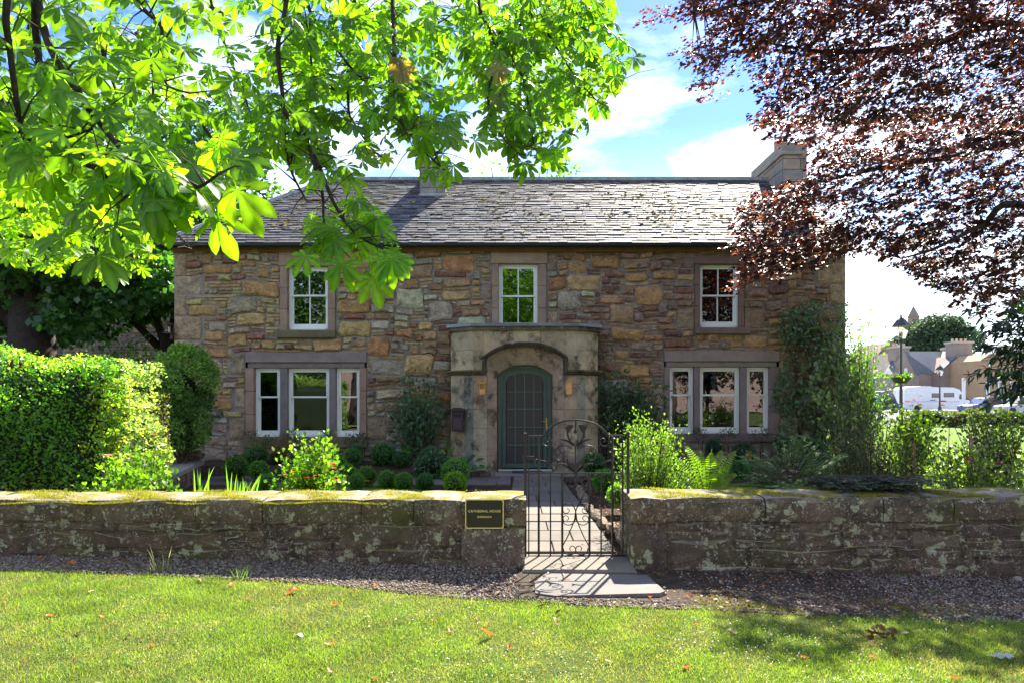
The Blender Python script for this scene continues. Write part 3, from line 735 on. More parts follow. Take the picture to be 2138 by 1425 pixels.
# upper part: facade above the string, hood mould, splayed arch
cxa = QX(1096); hw_o = QX(1182) - cxa
def arc(x, hw, zs, zcr): t = min(1, abs(x - cxa) / hw); return zs + (zcr - zs) * (1 - t ** 2.4)
zstr = 2.10
xs_ = [pl[1][0]] + list(np.linspace(cxa - hw_o, cxa + hw_o, 17)) + [pl[2][0]]
zb_ = [arc(x, hw_o, QZ(748), QZ(717)) if abs(x - cxa) <= hw_o + 1e-6 else zstr for x in xs_]
def fac_piece(i0, i1, z1=2.985):
    xs2 = xs_[i0:i1 + 1]; zb2 = list(zb_[i0:i1 + 1])
    MB().strip([xs2[0] + .003] + xs2[1:-1] + [xs2[-1] - .003], zb2, [z1] * len(xs2), QY, QY + .3, jit(OK_, .1)).build('stone', M['porch'], porch)
zb_l = list(zb_)
MB().strip([pl[1][0] + .003, cxa - hw_o - .0], [zstr] * 2, [2.985] * 2, QY, QY + .3, jit(OK_)).build('stone', M['porch'], porch)
MB().strip([cxa + hw_o, pl[2][0] - .003], [zstr] * 2, [2.985] * 2, QY, QY + .3, jit(OK_)).build('stone', M['porch'], porch)
for (i0, i1) in ((1, 6), (6, 12), (12, 17)): fac_piece(i0, i1)
for sgn in (0, 1):
    A, B = ((-1.32, 14.72), pl[1]) if sgn == 0 else ((1.85, 14.72), pl[2]); s_ = 1 if sgn else -1
    for (z0, z1) in ((zstr, 2.58), (2.585, 2.985)):
        pblock([A, B, (B[0], B[1] + .3), (A[0], A[1] + .27)][::(1 if sgn == 0 else -1)], z0, z1, OK_)
# hood mould: arched band with vertical legs, turning into the string course
hx = list(np.linspace(cxa - hw_o - .03, cxa + hw_o + .03, 23)); DK = (0.085, 0.07, 0.055)
for (off, yy, th) in ((0.0, QY - .10, .045), (-.045, QY - .06, .05)):
    MB().strip(hx, [arc(x, hw_o + .03, QZ(748), QZ(717)) + off - th + .03 for x in hx], [arc(x, hw_o + .03, QZ(748), QZ(717)) + off + .03 for x in hx], yy, QY + .05, DK).build('hood_mould', M['porch'], porch)
for sgn in (0, 1):
    s_ = 1 if sgn else -1; xo = cxa + s_ * (hw_o + .03)
    x0, x1 = sorted((xo, xo - s_ * .08)); MB().bbox(x0, x1, QY - .09, QY + .05, 2.06, QZ(748) + .02, .01, DK).build('hood_mould', M['porch'], porch)
    B = pl[1] if sgn == 0 else pl[2]; A = (-1.40, 14.80) if sgn == 0 else (1.93, 14.80)
    poly = [(xo, QY - .09), (B[0] + s_ * .02, QY - .09), (A[0], A[1] - .09), (A[0], 14.96), (xo, 14.4)]
    if sgn: poly = poly[::-1]
    if sgn == 0: poly = poly[::-1]; poly = poly[::-1]
    MB().plan(poly, 2.075, 2.13, DK).build('string_course', M['porch'], porch)
    poly2 = [(p[0] if i in (0, 4) else p[0] + s_ * .03, p[1] - .03 if i < 3 else p[1]) for i, p in enumerate(poly if sgn == 0 else poly[::-1])]
    if sgn: poly2 = poly2[::-1]
    MB().plan(poly2, 2.131, 2.165, (0.16, 0.12, 0.05)).build('string_course', M['porch'], porch)
# splayed arch stones over the door
hw_d = QX(1155) - cxa; na = 20; xo = np.linspace(cxa - (hw_o - .06), cxa + hw_o - .06, na + 1); xi = np.linspace(cxa - hw_d, cxa + hw_d, na + 1)
def archband(i0, i1, col):
    v = []; 
    for i in range(i0, i1 + 1):
        t = abs(xo[i] - cxa) / (hw_o - .06); zi = 2.07 + (2.285 - 2.07) * (1 - t ** 2.4); zo = QZ(752) + (QZ(727) - QZ(752)) * (1 - t ** 2.4) + .05
        v += [(xo[i], QY + .035, zo), (xi[i], QY + .22, zi), (xi[i], QY + .45, zi)]
    f = []
    for i in range(i1 - i0): a = 3 * i; f += [(a, a + 1, a + 4, a + 3), (a + 1, a + 2, a + 5, a + 4)]
    return MB().add(v, f, jit(col, .12)).build('arch_stone', M['porch'], porch)
for (a, b) in ((0, 5), (5, 10), (10, 15), (15, 20)): archband(a, b, (0.43, 0.32, 0.22))
for sgn in (0, 1):      # block between string level and arch springing
    a, b = (xo[0], xi[0]) if sgn == 0 else (xi[-1], xo[-1])
    v = [(a, QY + (.035 if sgn == 0 else .22), 2.055), (b, QY + (.22 if sgn == 0 else .035), 2.055), (b, QY + (.22 if sgn == 0 else .035), 2.075 if sgn == 0 else QZ(752) + .05), (a, QY + (.035 if sgn == 0 else .22), QZ(752) + .05 if sgn == 0 else 2.075)]
    MB().add(v, [(0, 1, 2, 3)], PK).build('stone', M['porch'], porch)
# cornice and lead cap
def outl(e): return [(-1.32 - e, 15.0), (-1.32 - e, 14.70 - e), (pl[1][0] - e * .5, QY - e), (pl[2][0] + e * .5, QY - e), (1.85 + e, 14.70 - e), (1.85 + e, 15.0)]
MB().plan(outl(.05)[::1], 2.988, 3.07, (0.17, 0.14, 0.10)).build('cornice', M['porch'], porch)
MB().plan(outl(.09), 3.072, 3.135, (1, 1, 1)).build('lead_cap', M['lead'], porch)
# door
DY = QY + .36; dx0, dx1 = QX(1037) + .01, QX(1155) - .01; door = None
fr_ = MB(); zs_, zcn = QZ(786) , QZ(763)
def darc(x, inset=0.0): t = min(1, abs(x - cxa) / (hw_d)); return 2.06 - inset + (2.28 - 2.06) * (1 - t ** 2.4)
xx = list(np.linspace(dx0, dx1, 21))
fr_.strip(xx, [darc(x, .07) if abs(x - cxa) < hw_d - .085 else 0.02 for x in xx], [darc(x) + .06 for x in xx], DY - .02, DY + .1)
fr_.bbox(dx0, dx0 + .09, DY - .022, DY + .1, .02, 2.1, .01); fr_.bbox(dx1 - .09, dx1, DY - .022, DY + .1, .02, 2.1, .01)
door = fr_.build('door_frame', M['green'], house)
lx0, lx1 = dx0 + .095, dx1 - .095; leaf = MB(); gx0, gx1 = QX(1056), QX(1136)
leaf.bbox(lx0, gx0, DY + .02, DY + .07, .08, 2.02, .006); leaf.bbox(gx1, lx1, DY + .02, DY + .07, .08, 2.02, .006)
leaf.bbox(gx0, gx1, DY + .02, DY + .07, .08, QZ(970), .006)
xx = list(np.linspace(lx0, lx1, 15)); leaf.strip(xx, [darc(x, .16) - .02 if gx0 < x < gx1 else 1.9 for x in xx], [darc(x, .07) + .0 for x in xx], DY + .019, DY + .07)
leaf_o = leaf.build('door', M['green'], house)
bars = MB()
for k in (1, 2, 3): x = gx0 + (gx1 - gx0) * k / 4; bars.bbox(x - .014, x + .014, DY + .025, DY + .045, QZ(970), 2.09, .004)
for py in (817, 854, 893, 931): bars.bbox(gx0, gx1, DY + .022, DY + .043, QZ(py) - .013, QZ(py) + .013, .005)
bars.build('glazing_bars', M['greenbar'], leaf_o)
rows = [2.14, QZ(817), QZ(854), QZ(893), QZ(931), QZ(970)]
for r0, r1 in zip(rows, rows[1:]):
    for k in range(4):
        a = gx0 + (gx1 - gx0) * k / 4 + .014; b = gx0 + (gx1 - gx0) * (k + 1) / 4 - .014; MB().box(a, b, DY + .046, DY + .052, r1 + .012, r0 - .012).build('pane', M['doorglass'], leaf_o)
hd = MB(); hx0 = QX(1143); hd.bbox(hx0 - .018, hx0 + .018, DY + .005, DY + .02, QZ(897), QZ(872), .003); hd.tube([(hx0, DY - .0, QZ(880)), (hx0, DY - .05, QZ(880)), (hx0 - .12, DY - .05, QZ(880) + .0)], .011, 8)
hd.build('door_handle', M['brass'], leaf_o)
MB().bbox(dx0 + .02, dx1 + .0, DY - .14, DY + .0, .02, .055, .005, (0.62, 0.62, 0.55)).build('threshold', M['col'], house)
o = MB().bbox(QX(1069), QX(1131), 14.0, 14.33, .045, .062, .004).build('doormat', M['mat']); props(o, 'dark grey rubber doormat on the paving before the green door', 'doormat')
# ---- things fixed to the porch
def wall_lantern(cx, label):
    y = QY - .005; e = empty('wall_lantern', (cx, y, 1.7), label, 'wall lantern', 'brass lanterns beside the door'); w = .062; z0, z1 = 1.665, 1.895
    f = MB(); f.bbox(cx - w, cx + w, y - .012, y, z0, z1, .003)
    for sx in (-1, 1):
        x0, x1 = sorted((cx + sx * w, cx + sx * (w - .012))); f.box(x0, x1, y - .13, y - .118, z0, z1)
    f.box(cx - w, cx + w, y - .13, y - .012, z0 - .012, z0); f.box(cx - w - .004, cx + w + .004, y - .134, y - .0, z1, z1 + .016); f.box(cx - w, cx + w, y - .13, y - .118, z1 - .02, z1)
    f.build('lantern_frame', M['brass'], e)
    MB().box(cx - w + .013, cx + w - .013, y - .127, y - .122, z0, z1 - .02).build('lantern_glass', M['lampglass'], e)
    MB().lathe([(.028, z0), (.03, z0 + .05), (.024, z0 + .11), (.012, z0 + .13)], cx, y - .07, 10, (0.55, 0.42, 0.16)).build('lamp_bulb', M['col'], e)
wall_lantern(QX(1007), 'small brass box lantern on the porch left of the green door')
wall_lantern(QX(1187), 'small brass box lantern on the porch right of the green door')
e = empty('letterbox', (-1.12, 14.5, 1.0), 'dark ornate cast metal letterbox with curved lid on the left porch pier', 'letterbox')
bx0, bx1, by, bz0, bz1 = -1.27, -1.02, 14.33, .88, 1.30
MB().bbox(bx0, bx1, by, by + .2, bz0, bz1, .012, (0.05, 0.035, 0.045)).build('box_body', M['col'], e)
MB().prism([(bx0 - .02, bz1 + .002), (bx1 + .02, bz1 + .002), (bx1 + .01, bz1 + .045), (bx1 - .05, bz1 + .075), (bx0 + .05, bz1 + .075), (bx0 - .01, bz1 + .045)], by - .025, by + .21, (0.04, 0.03, 0.035)).build('lid', M['col'], e)
MB().bbox(bx0 + .05, bx1 - .05, by - .012, by + .002, 1.20, 1.225, .002, (0.015, 0.01, 0.01)).build('slot', M['col'], e)
MB().bbox(bx0 + .04, bx1 - .04, by - .01, by + .002, .93, 1.16, .006, (0.075, 0.05, 0.055)).build('door_panel', M['col'], e)
# lamp bracket on the left corner
e = empty('corner_lantern', (XL, 14.8, 3.0), 'small rusty open lantern bracket fixed at the left corner of the stone house', 'wall lantern')
lz = HZ(697); fx = XL - .02
mb = MB(); mb.box(fx - .12, fx + .06, 14.78, 14.96, lz, lz + .02, (0.09, 0.045, 0.035)); mb.box(fx - .1, fx + .04, 14.80, 14.94, lz + .2, lz + .22, (0.09, 0.045, 0.035))
for a in (fx - .1, fx + .03):
    for b in (14.8, 14.93): mb.box(a, a + .012, b, b + .012, lz + .02, lz + .2, (0.09, 0.045, 0.035))
mb.box(fx - .02, fx + .02, 14.9, 15.0, lz - .12, lz, (0.09, 0.045, 0.035)); mb.build('lantern_frame', M['col'], e)
MB().lathe([(.02, lz + .02), (.02, lz + .12), (.005, lz + .15)], fx - .03, 14.87, 8, (0.5, 0.45, 0.3)).build('candle', M['col'], e)

# ------------------------------------------------------------------ leaves and foliage tools
def unit(a): return a / np.maximum(np.linalg.norm(a, axis=1, keepdims=True), 1e-9)
def rnd(n, k=3): return rng.normal(size=(n, k))
def tpl_simple(w=.32, fold=.12, bend=.12):
    V = [(0, 0, 0), (-w, .45, fold), (0, .5, 0), (w, .45, fold), (0, 1, -bend)]
    return np.array(V), np.array([(0, 2, 1), (0, 3, 2), (1, 2, 4), (2, 3, 4)])
def tpl_oval(w=.3, fold=.08, bend=.18):
    V = [(0, 0, 0), (-w * .8, .28, fold), (0, .3, 0), (w * .8, .28, fold), (-w, .62, fold * .8 - bend * .3), (0, .64, -bend * .3), (w, .62, fold * .8 - bend * .3), (0, 1, -bend)]
    return np.array(V), np.array([(0, 2, 1), (0, 3, 2), (1, 2, 5), (1, 5, 4), (2, 3, 6), (2, 6, 5), (4, 5, 7), (5, 6, 7)])
def tpl_blade(w=.03, bend=.25): return np.array([(-w, 0, 0), (w, 0, 0), (-w * .7, .55, -bend * .3), (w * .7, .55, -bend * .3), (0, 1, -bend)]), np.array([(0, 1, 3), (0, 3, 2), (2, 3, 4)])
def tpl_palmate(seed=0, droop=.28):
    r_ = random.Random(seed); V = []; F = []
    for a, L in ((-118, .50), (-82, .72), (-42, .92), (0, 1.0), (40, .93), (80, .74), (116, .52)):
        a = R(a + r_.uniform(-6, 6)); L *= r_.uniform(.9, 1.08); w = r_.uniform(.17, .205) * L * (1.0 if L > .6 else 1.1); dz = droop * r_.uniform(.6, 1.5); tw = r_.uniform(-.25, .25)
        rows = ((.0, .012, 0), (.22, .30, .01), (.5, .78, .03), (.74, 1.0, .03), (.9, .62, .02), (1.0, 0, 0)); b = len(V)
        for t, ww, up in rows:
            for sd in (-1, 0, 1):
                x, y, z = sd * ww * w, t * L, -dz * t * t * L + abs(sd) * ww * w * .25 + sd * ww * w * tw
                V.append((x * math.cos(a) + y * math.sin(a), -x * math.sin(a) + y * math.cos(a), z))
        for i in range(5):
            for s_ in (0, 1):
                p = b + i * 3 + s_; F += [(p, p + 1, p + 4), (p, p + 4, p + 3)] if i < 4 else [(p, p + 1, b + 16)]
    # leaf stalk
    b = len(V); V += [(-.012, 0, 0), (.012, 0, 0), (.012, -.75, .12), (-.012, -.75, .12)]; F += [(b, b + 1, b + 2), (b, b + 2, b + 3)]
    tint = np.array([1.45 if i % 3 == 1 and (i % 18) < 17 else .88 for i in range(len(V))]); return np.array(V), np.array(F), tint
def scatter_arrays(tpl, P, U, Nn, S, C):
    tv, tf = tpl[:2]; n = len(P); k = len(tv)
    y = unit(U); z = unit(Nn - (Nn * y).sum(1, keepdims=True) * y); x = np.cross(y, z)
    S = np.asarray(S).reshape(n, 1, 1)
    V = P[:, None, :] + S * (tv[None, :, 0:1] * x[:, None, :] + tv[None, :, 1:2] * y[:, None, :] + tv[None, :, 2:3] * z[:, None, :])
    F = (tf[None] + (np.arange(n) * k)[:, None, None]).reshape(-1, tf.shape[1])
    C = np.repeat(C, k, axis=0); C = C * np.tile(tpl[2], n)[:, None] if len(tpl) > 2 else C
    return V.reshape(-1, 3), F, C
def scatter(name, tpl, P, U, Nn, S, C, mat, parent=None, own=False):
    V, F, CC = scatter_arrays(tpl, P, U, Nn, S, C); loc = None
    if parent is None and own:
        loc = Vector((float(V[:, 0].mean()), float(V[:, 1].mean()), float(V[:, 2].min()))); V = V - np.array(loc)
    return link_mesh(name, fast_mesh(name, V, F, CC), mat, parent, loc)
def palette(n, cols, var=.18):
    cols = np.array(cols, dtype=float); c = cols[rng.integers(0, len(cols), n)]
    return np.clip(c * (1 + rng.uniform(-var, var, (n, 1))) * (1 + rng.uniform(-var * .25, var * .25, (n, 3))), .002, 1)
def in_poly(px, py, poly):
    px = np.asarray(px); py = np.asarray(py); ins = np.zeros(px.shape, dtype=bool); j = len(poly) - 1
    for i in range(len(poly)):
        xi, yi = poly[i]; xj, yj = poly[j]
        c = ((yi > py) != (yj > py)) & (px < (xj - xi) * (py - yi) / (yj - yi + 1e-9) + xi); ins ^= c; j = i
    return ins
def sample_poly(poly, n):
    a = np.array(poly); lo, hi = a.min(0), a.max(0); out = np.zeros((0, 2))
    while len(out) < n:
        q = rng.uniform(lo, hi, (n * 2, 2)); out = np.vstack([out, q[in_poly(q[:, 0], q[:, 1], poly)]])
    return out[:n]
def w_of(px, py, Y): return np.stack([(px - 1069) / FPX * Y, Y, 1.6 - (py - 828) / FPX * Y], 1)
def clumpy(n, c, r, k=40, cr=.3, shell=.6, flat=1.0):
    """leaf positions in clumps spread through an ellipsoid, with the outward direction of each"""
    d = unit(rnd(k)); rad = shell + (1 - shell) * rng.uniform(0, 1, (k, 1)) ** .5 * 1.0
    cc = d * rad * (1 - cr * .6); i = rng.integers(0, k, n); q = unit(rnd(n)) * rng.uniform(.25, 1, (n, 1)) ** .5 * cr
    p = cc[i] + q; out = unit(p * .4 + q / cr); return np.array(c) + p * np.array(r), out
G_MID = [(0.05, 0.12, 0.02), (0.06, 0.14, 0.025), (0.04, 0.09, 0.018), (0.075, 0.15, 0.03)]
G_DARK = [(0.022, 0.055, 0.018), (0.03, 0.07, 0.02), (0.018, 0.042, 0.014)]
G_LIME = [(0.12, 0.22, 0.02), (0.16, 0.25, 0.025), (0.09, 0.18, 0.02)]
G_BLUE = [(0.055, 0.115, 0.065), (0.08, 0.145, 0.085), (0.045, 0.09, 0.05)]
def thing_foliage(name, label, cat, base, parts_fn, group=None):
    e = empty(name, base, label, cat, group); parts_fn(e); return e
def shrub(name, label, cat, base, r, n, leaf, cols, tpl=None, mat=None, group=None, k=50, cr=.28, shell=.55, stems=6, lift=.0, z0=None, up=.4, core=0.0, stemr=.012):
    """woody plant: stems from the base into a clumpy crown; r = (rx, ry, rz), crown centre at base z + rz + lift"""
    tpl = tpl or T_SIMPLE; mat = mat or M['leaf']; e = empty(name, base, label, cat, group)
    c = (base[0], base[1], base[2] + r[2] + lift)
    P, O = clumpy(n, c, r, k, cr, shell); U = unit(O + rnd(n) * .5 + np.array([0, 0, up])); Nn = unit(rnd(n) * .6 + O * .5 + np.array([0, -.1, .6]))
    scatter('foliage', tpl, P, U, Nn, leaf * rng.uniform(.7, 1.25, n), palette(n, cols), mat, e)
    if stems:
        mb = MB()
        for i in range(stems):
            a = random.uniform(0, 6.28); q = random.uniform(.2, .8); top = (c[0] + r[0] * q * math.cos(a), c[1] + r[1] * q * math.sin(a), c[2] + r[2] * random.uniform(-.1, .75))
            mid = (base[0] + (top[0] - base[0]) * .35 + random.uniform(-.05, .05), base[1] + (top[1] - base[1]) * .35, base[2] + (top[2] - base[2]) * .5)
            mb.tube([(base[0] + random.uniform(-.06, .06), base[1] + random.uniform(-.06, .06), base[2] - .05), mid, top], [stemr, stemr * .7, stemr * .3], 5, (1, 1, 1))
        mb.build('stems', M['twig'], e)
    if core:
        mb = MB(); ball(mb, c, tuple(x * core for x in r), (0.012, 0.02, 0.008)); mb.build('shade_core', M['matt'], e)  # solid near-black core: shade inside the foliage put into its colour
    return e
def ball(mb, c, r, col, nu=10, nv=7):
    v = [(c[0], c[1], c[2] + r[2])]
    for j in range(1, nv):
        t = math.pi * j / nv
        for i in range(nu): p = 6.283 * i / nu; v.append((c[0] + r[0] * math.sin(t) * math.cos(p), c[1] + r[1] * math.sin(t) * math.sin(p), c[2] + r[2] * math.cos(t)))
    v.append((c[0], c[1], c[2] - r[2])); f = [(0, 1 + i, 1 + (i + 1) % nu) for i in range(nu)]
    for j in range(nv - 2):
        for i in range(nu): a = 1 + j * nu + i; b = 1 + j * nu + (i + 1) % nu; f.append((a, a + nu, b + nu, b))
    L = len(v) - 1; o = 1 + (nv - 2) * nu; f += [(L, o + (i + 1) % nu, o + i) for i in range(nu)]
    mb.add(v, f, col)
T_SIMPLE = tpl_simple(); T_OVAL = tpl_oval(); T_NARROW = tpl_oval(.13, .05, .25); T_ROUND = tpl_oval(.42, .1, .15)

# ------------------------------------------------------------------ low garden walls
def coping_top(x0, x1, y0, y1, zt, zb, parent, name, col):
    """a big block reaching through the wall: uneven top, worn front arris"""
    nx = max(3, int((x1 - x0) / .12)); ny = 5; mb = MB(); v = []
    ph = random.uniform(0, 9); tilt = random.uniform(-.006, .006)
    for j in range(ny + 1):
        for i in range(nx + 1):
            u, w = i / nx, j / ny; ed = min(u, 1 - u) * nx; x = x0 + (x1 - x0) * u
            z = zt + .004 * math.sin(x * 9 + ph) + .005 * math.sin(w * 7 + x * 4 + ph) + random.uniform(-.005, .005) + tilt * (u - .5) * 2 - (.014 if j == 0 or j == ny else 0) - (.010 if ed < .5 else 0)
            v.append((x, y0 + (y1 - y0) * w + (.004 if j else -.0) + .012 * math.sin(x * 5 + ph) * (1 if j == 0 else 0), z))
    f = [(j * (nx + 1) + i, j * (nx + 1) + i + 1, (j + 1) * (nx + 1) + i + 1, (j + 1) * (nx + 1) + i) for j in range(ny) for i in range(nx)]
    b = len(v); rows = 4
    for j in range(1, rows + 1):
        for i in range(nx + 1):
            x = x0 + (x1 - x0) * i / nx; t = j / rows
            v.append((x, y0 - .012 - .016 * math.sin(t * 3.1) + .012 * math.sin(x * 5 + ph) + random.uniform(-.006, .006) + (.01 if i in (0, nx) else 0), zt + (zb - zt) * t))
    for i in range(nx): f.append((b + i, b + i + 1, i + 1, i))
    for j in range(rows - 1):
        for i in range(nx): a = b + j * (nx + 1) + i; f.append((a + nx + 1, a + nx + 2, a + 1, a))
    c = len(v)
    for (xx, k) in ((x0, 0), (x1, nx)):     # ends
        q = [k + j * (nx + 1) for j in range(ny + 1)]; fr0 = [b + j * (nx + 1) + k for j in range(rows)]
        bk = len(v); v.append((xx, y1, zb)); f.append(tuple(q + [bk] + fr0[::-1]))
    mb.add(v, f, col); return mb.build(name, M['gwall'], parent)
def garden_wall(x0, x1, yf, yb, ztop, label, end_side):
    e = empty('garden_wall', ((x0 + x1) / 2, yf, 0), label, 'wall')
    zt = ztop; xe0, xe1 = x0, x1; zb = -.35
    core = MB().box(x0 + .03, x1 - .03, yf + .010, yb - .02, zb, zt - .1, (0.13, 0.10, 0.075)).build('wall_core', M['gwall'], e)
    # end pier of two through stones
    pw = .62
    pe = (x1 - pw, x1) if end_side > 0 else (x0, x0 + .34)
    coping_top(pe[0], pe[1], yf - .006, yb, zt, zt - .255, e, 'stone', jit((0.17, 0.125, 0.085), .1))
    coping_top(pe[0] + .002, pe[1] - (.015 if end_side > 0 else 0), yf - (.03 if end_side > 0 else 0), yb, zt - .262, zb, e, 'stone', jit((0.15, 0.115, 0.095), .1))
    a, b = (x0, pe[0]) if end_side > 0 else (pe[1], x1)
    x = a
    while x < b - .02:
        w = random.uniform(.45, 1.15); 
        if b - x - w < .3: w = b - x
        coping_top(x + .004, x + w - .004, yf, yb - random.uniform(0, .03), zt + random.uniform(-.006, .006), zt - random.uniform(.20, .25), e, 'stone', jit((0.165, 0.125, 0.09), .1)); x += w
    rc = rubble_fill(a, b, zb + .15, zt - .235, .13, .085, [], [(26, (4, 8), (2, 3)), (40, (3, 5), (2, 2)), (40, (3, 6), (1, 2))], gap=.003)
    for r_ in rc: 
        mb = MB(); rough_stone(mb, r_[0], r_[1], r_[2], r_[3], yf + .05, random.uniform(.046, .056), jit((0.155, 0.118, 0.088) if random.random() < .8 else (0.165, 0.11, 0.09), .09), .10, .04, lambda x, z: (x, z + .01 * math.sin(x * 4)))
        mb.build('stone', M['gwall'], e)
    return e
WL = garden_wall(-9.0, .137, 6.56, 7.18, .625, 'long low lichened stone garden wall left of the iron gate, carrying a black plaque', 1)
WR = garden_wall(1.145, 9.0, 6.58, 7.22, .645, 'long low lichened stone garden wall right of the iron gate, overhung by dark creeping twigs', -1)
# moss cushions along the tops
def wall_moss(parent, x0, x1, y0, y1, z, n, fn):
    x = rng.uniform(x0, x1, n * 3); y = y0 + (y1 - y0) * rng.uniform(0, 1, n * 3) ** 1.3; keep = np.array([fn(a, b) > random.random() for a, b in zip(x, y)]); x = x[keep][:n]; y = y[keep][:n]; n = len(x)
    P = np.stack([x, y, np.full(n, z - .012) + .012 * np.sin(x * 7 + y * 5)], 1); U = unit(rnd(n) * .7 + np.array([0, 0, 1.2]))
    o = scatter('moss', tpl_blade(.10, .2), P, U, rnd(n), rng.uniform(.010, .026, n), palette(n, [(0.24, 0.22, 0.035), (0.18, 0.18, 0.03), (0.28, 0.25, 0.05), (0.13, 0.14, 0.03)]), M['grass'], parent); stuff(o)
nz_ = lambda x, y: .5 + .5 * math.sin(x * 2.3 + 1.0) * math.cos(x * 5.1 + y * 6)
wall_moss(WL, -6, .0, 6.56, 7.15, .625, 34000, lambda x, y: max(0, -.05 + nz_(x, y) * 1.5 + .3 * math.sin(x * 17 + y * 23)) if x < -.75 else .04)
wall_moss(WR, 1.35, 6, 6.6, 7.2, .645, 34000, lambda x, y: max(0, -.0 + nz_(x + 2, y) * 1.4 + .3 * math.sin(x * 17 + y * 23)))
wall_moss(WL, -6, -1.2, 6.51, 6.56, .60, 6000, lambda x, y: max(0, nz_(x, 6) * 1.2 - .3))
# plaque
e = empty('name_plaque', (PX(1011, 6.5), 6.5, .33), 'black rectangular plaque with gold border and lettering screwed to the garden wall', 'plaque')
yq = 6.492; px0, px1, pz0, pz1 = PX(971.5, yq), PX(1051.5, yq), PZ(1102, yq), PZ(1041, yq)
M['plaque'] = surf('plaque_black', (0.022, 0.021, 0.024), .1, 5, .3, 0, 30, spec=.5); M['gold'] = surf('gold_paint', (0.95, 0.78, 0.20), .1, 8, .4, 0, 30, spec=.5)
MB().bbox(px0, px1, yq, yq + .03, pz0, pz1, .003).build('plate', M['plaque'], e)
b_ = .008; fm = MB()
for q in ((px0, px1, pz1 - b_, pz1), (px0, px1, pz0, pz0 + b_), (px0, px0 + b_, pz0 + b_, pz1 - b_), (px1 - b_, px1, pz0 + b_, pz1 - b_)): fm.box(q[0], q[1], yq - .003, yq + .0, q[2], q[3])
cq = .016
for sx in (0, 1):
    for sz in (0, 1):
        X, Z = (px1, px0)[sx] , (pz1, pz0)[sz]; dx, dz = (-1, 1)[sx], (-1, 1)[sz]
        fm.prism([(X + dx * b_, Z + dz * b_), (X + dx * (b_ + cq), Z + dz * b_), (X + dx * b_, Z + dz * (b_ + cq))], yq - .0028, yq)
fm.build('border', M['gold'], e)
for sx in (px0 + .011, px1 - .011):
    for sz in (pz0 + .011, pz1 - .011): MB().tube([(sx, yq - .007, sz), (sx, yq - .002, sz)], .0045, 8).build('screw', M['plaque'], e)
def lettering(txt, x, y, z, size, mat, parent, spacing=1.2, name='lettering', width=None):
    cu = bpy.data.curves.new(name, 'FONT'); cu.body = txt; cu.size = size; cu.align_x = 'CENTER'; cu.align_y = 'CENTER'; cu.space_character = spacing; cu.extrude = .0008; cu.offset = size * .012
    to = bpy.data.objects.new(name, cu); COL.objects.link(to); bpy.context.view_layer.update()
    me = bpy.data.meshes.new_from_object(to); bpy.data.objects.remove(to)
    w = max(v.co.x for v in me.vertices) - min(v.co.x for v in me.vertices); k = (width / w) if width else 1
    me.transform(Matrix.Translation((x, y, z)) @ Matrix.Rotation(R(90), 4, 'X') @ Matrix.Diagonal((k, 1, 1, 1))); me.materials.clear()
    return link_mesh(name, me, mat, parent)
lettering('CATHEDRAL HOUSE', (px0 + px1) / 2, yq - .002, PZ(1066, yq), .031, M['gold'], e, 1.15, 'lettering', PX(1045, yq) - PX(978, yq))
lettering('DORNOCH', (px0 + px1) / 2, yq - .002, PZ(1078, yq), .025, M['gold'], e, 1.15, 'lettering', PX(1027, yq) - PX(998, yq))

# ------------------------------------------------------------------ wrought iron gate
GY = 6.87
def g2(x, y): return (PX(1060 + x / 3.75, GY), PZ(860 + y / 3.75, GY))
def g3(x, y, dy=0.0): a, b = g2(x, y); return (a, GY + dy, b)
def mir(pts): return [(1064 - x, y) for x, y in pts]
gate = empty('iron_gate', (.65, GY, 0), 'black wrought iron garden gate with arched top, tulip ornament and scrollwork', 'gate')
fm = MB(); r_ = .0105
fm.tube([g3(160, 183), g3(279, 183)], r_, 6); fm.tube([g3(788, 180), g3(902, 180)], r_, 6); fm.tube([g3(155, 475), g3(902, 475)], .009, 6); fm.tube([g3(162, 1125), g3(946, 1118)], .009, 6)
fm.build('rail', M['black'], gate)
arch = [(278, 184), (310, 140), (355, 103), (410, 78), (470, 64), (532, 60), (594, 64), (654, 78), (708, 102), (754, 140), (788, 184)]
MB().tube([g3(*p) for p in spline([(x, y, 0) for x, y in arch], 4) and [(p.x, p.y) for p in spline([(x, y, 0) for x, y in arch], 4)]], .0115, 6).build('arched_rail', M['black'], gate)
for (x, t, r2) in ((165, 185, .006), (243, 190, .010), (335, 475, .0065), (427, 475, .010), (640, 475, .010), (731, 475, .0065), (820, 190, .010), (900, 180, .0075)):
    MB().tube([g3(x, t), g3(x, 1123)], r2 * 1.2, 6).build('bar', M['black'], gate)
def scroll(pts, r=.0055, both=True, taper=True):
    r *= 1.3
    for q in ([pts, mir(pts)] if both else [pts]):
        s_ = spline([(x, y, 0) for x, y in q], 5); m = len(s_)
        MB().tube([g3(p.x, p.y, -.002) for p in s_], [r * (1 if not taper else (1 - .35 * i / m)) for i in range(m)], 5).build('scroll', M['black'], gate)
scroll([(279, 184), (267, 215), (275, 245), (300, 262), (328, 256), (342, 232), (334, 210), (316, 203), (304, 213), (306, 226), (316, 230)], .007)
scroll([(342, 252), (358, 268), (378, 288)], .005)
scroll([(498, 282), (475, 264), (440, 257), (405, 265), (380, 288), (368, 318), (373, 350), (395, 372), (420, 370), (437, 350), (432, 328), (418, 320), (406, 328), (408, 340)], .006)
scroll([(415, 374), (415, 405)], .005)
scroll([(534, 790), (522, 745), (495, 718), (462, 713), (436, 730), (432, 762), (445, 785), (468, 786), (482, 770), (476, 754), (460, 754)], .0045)
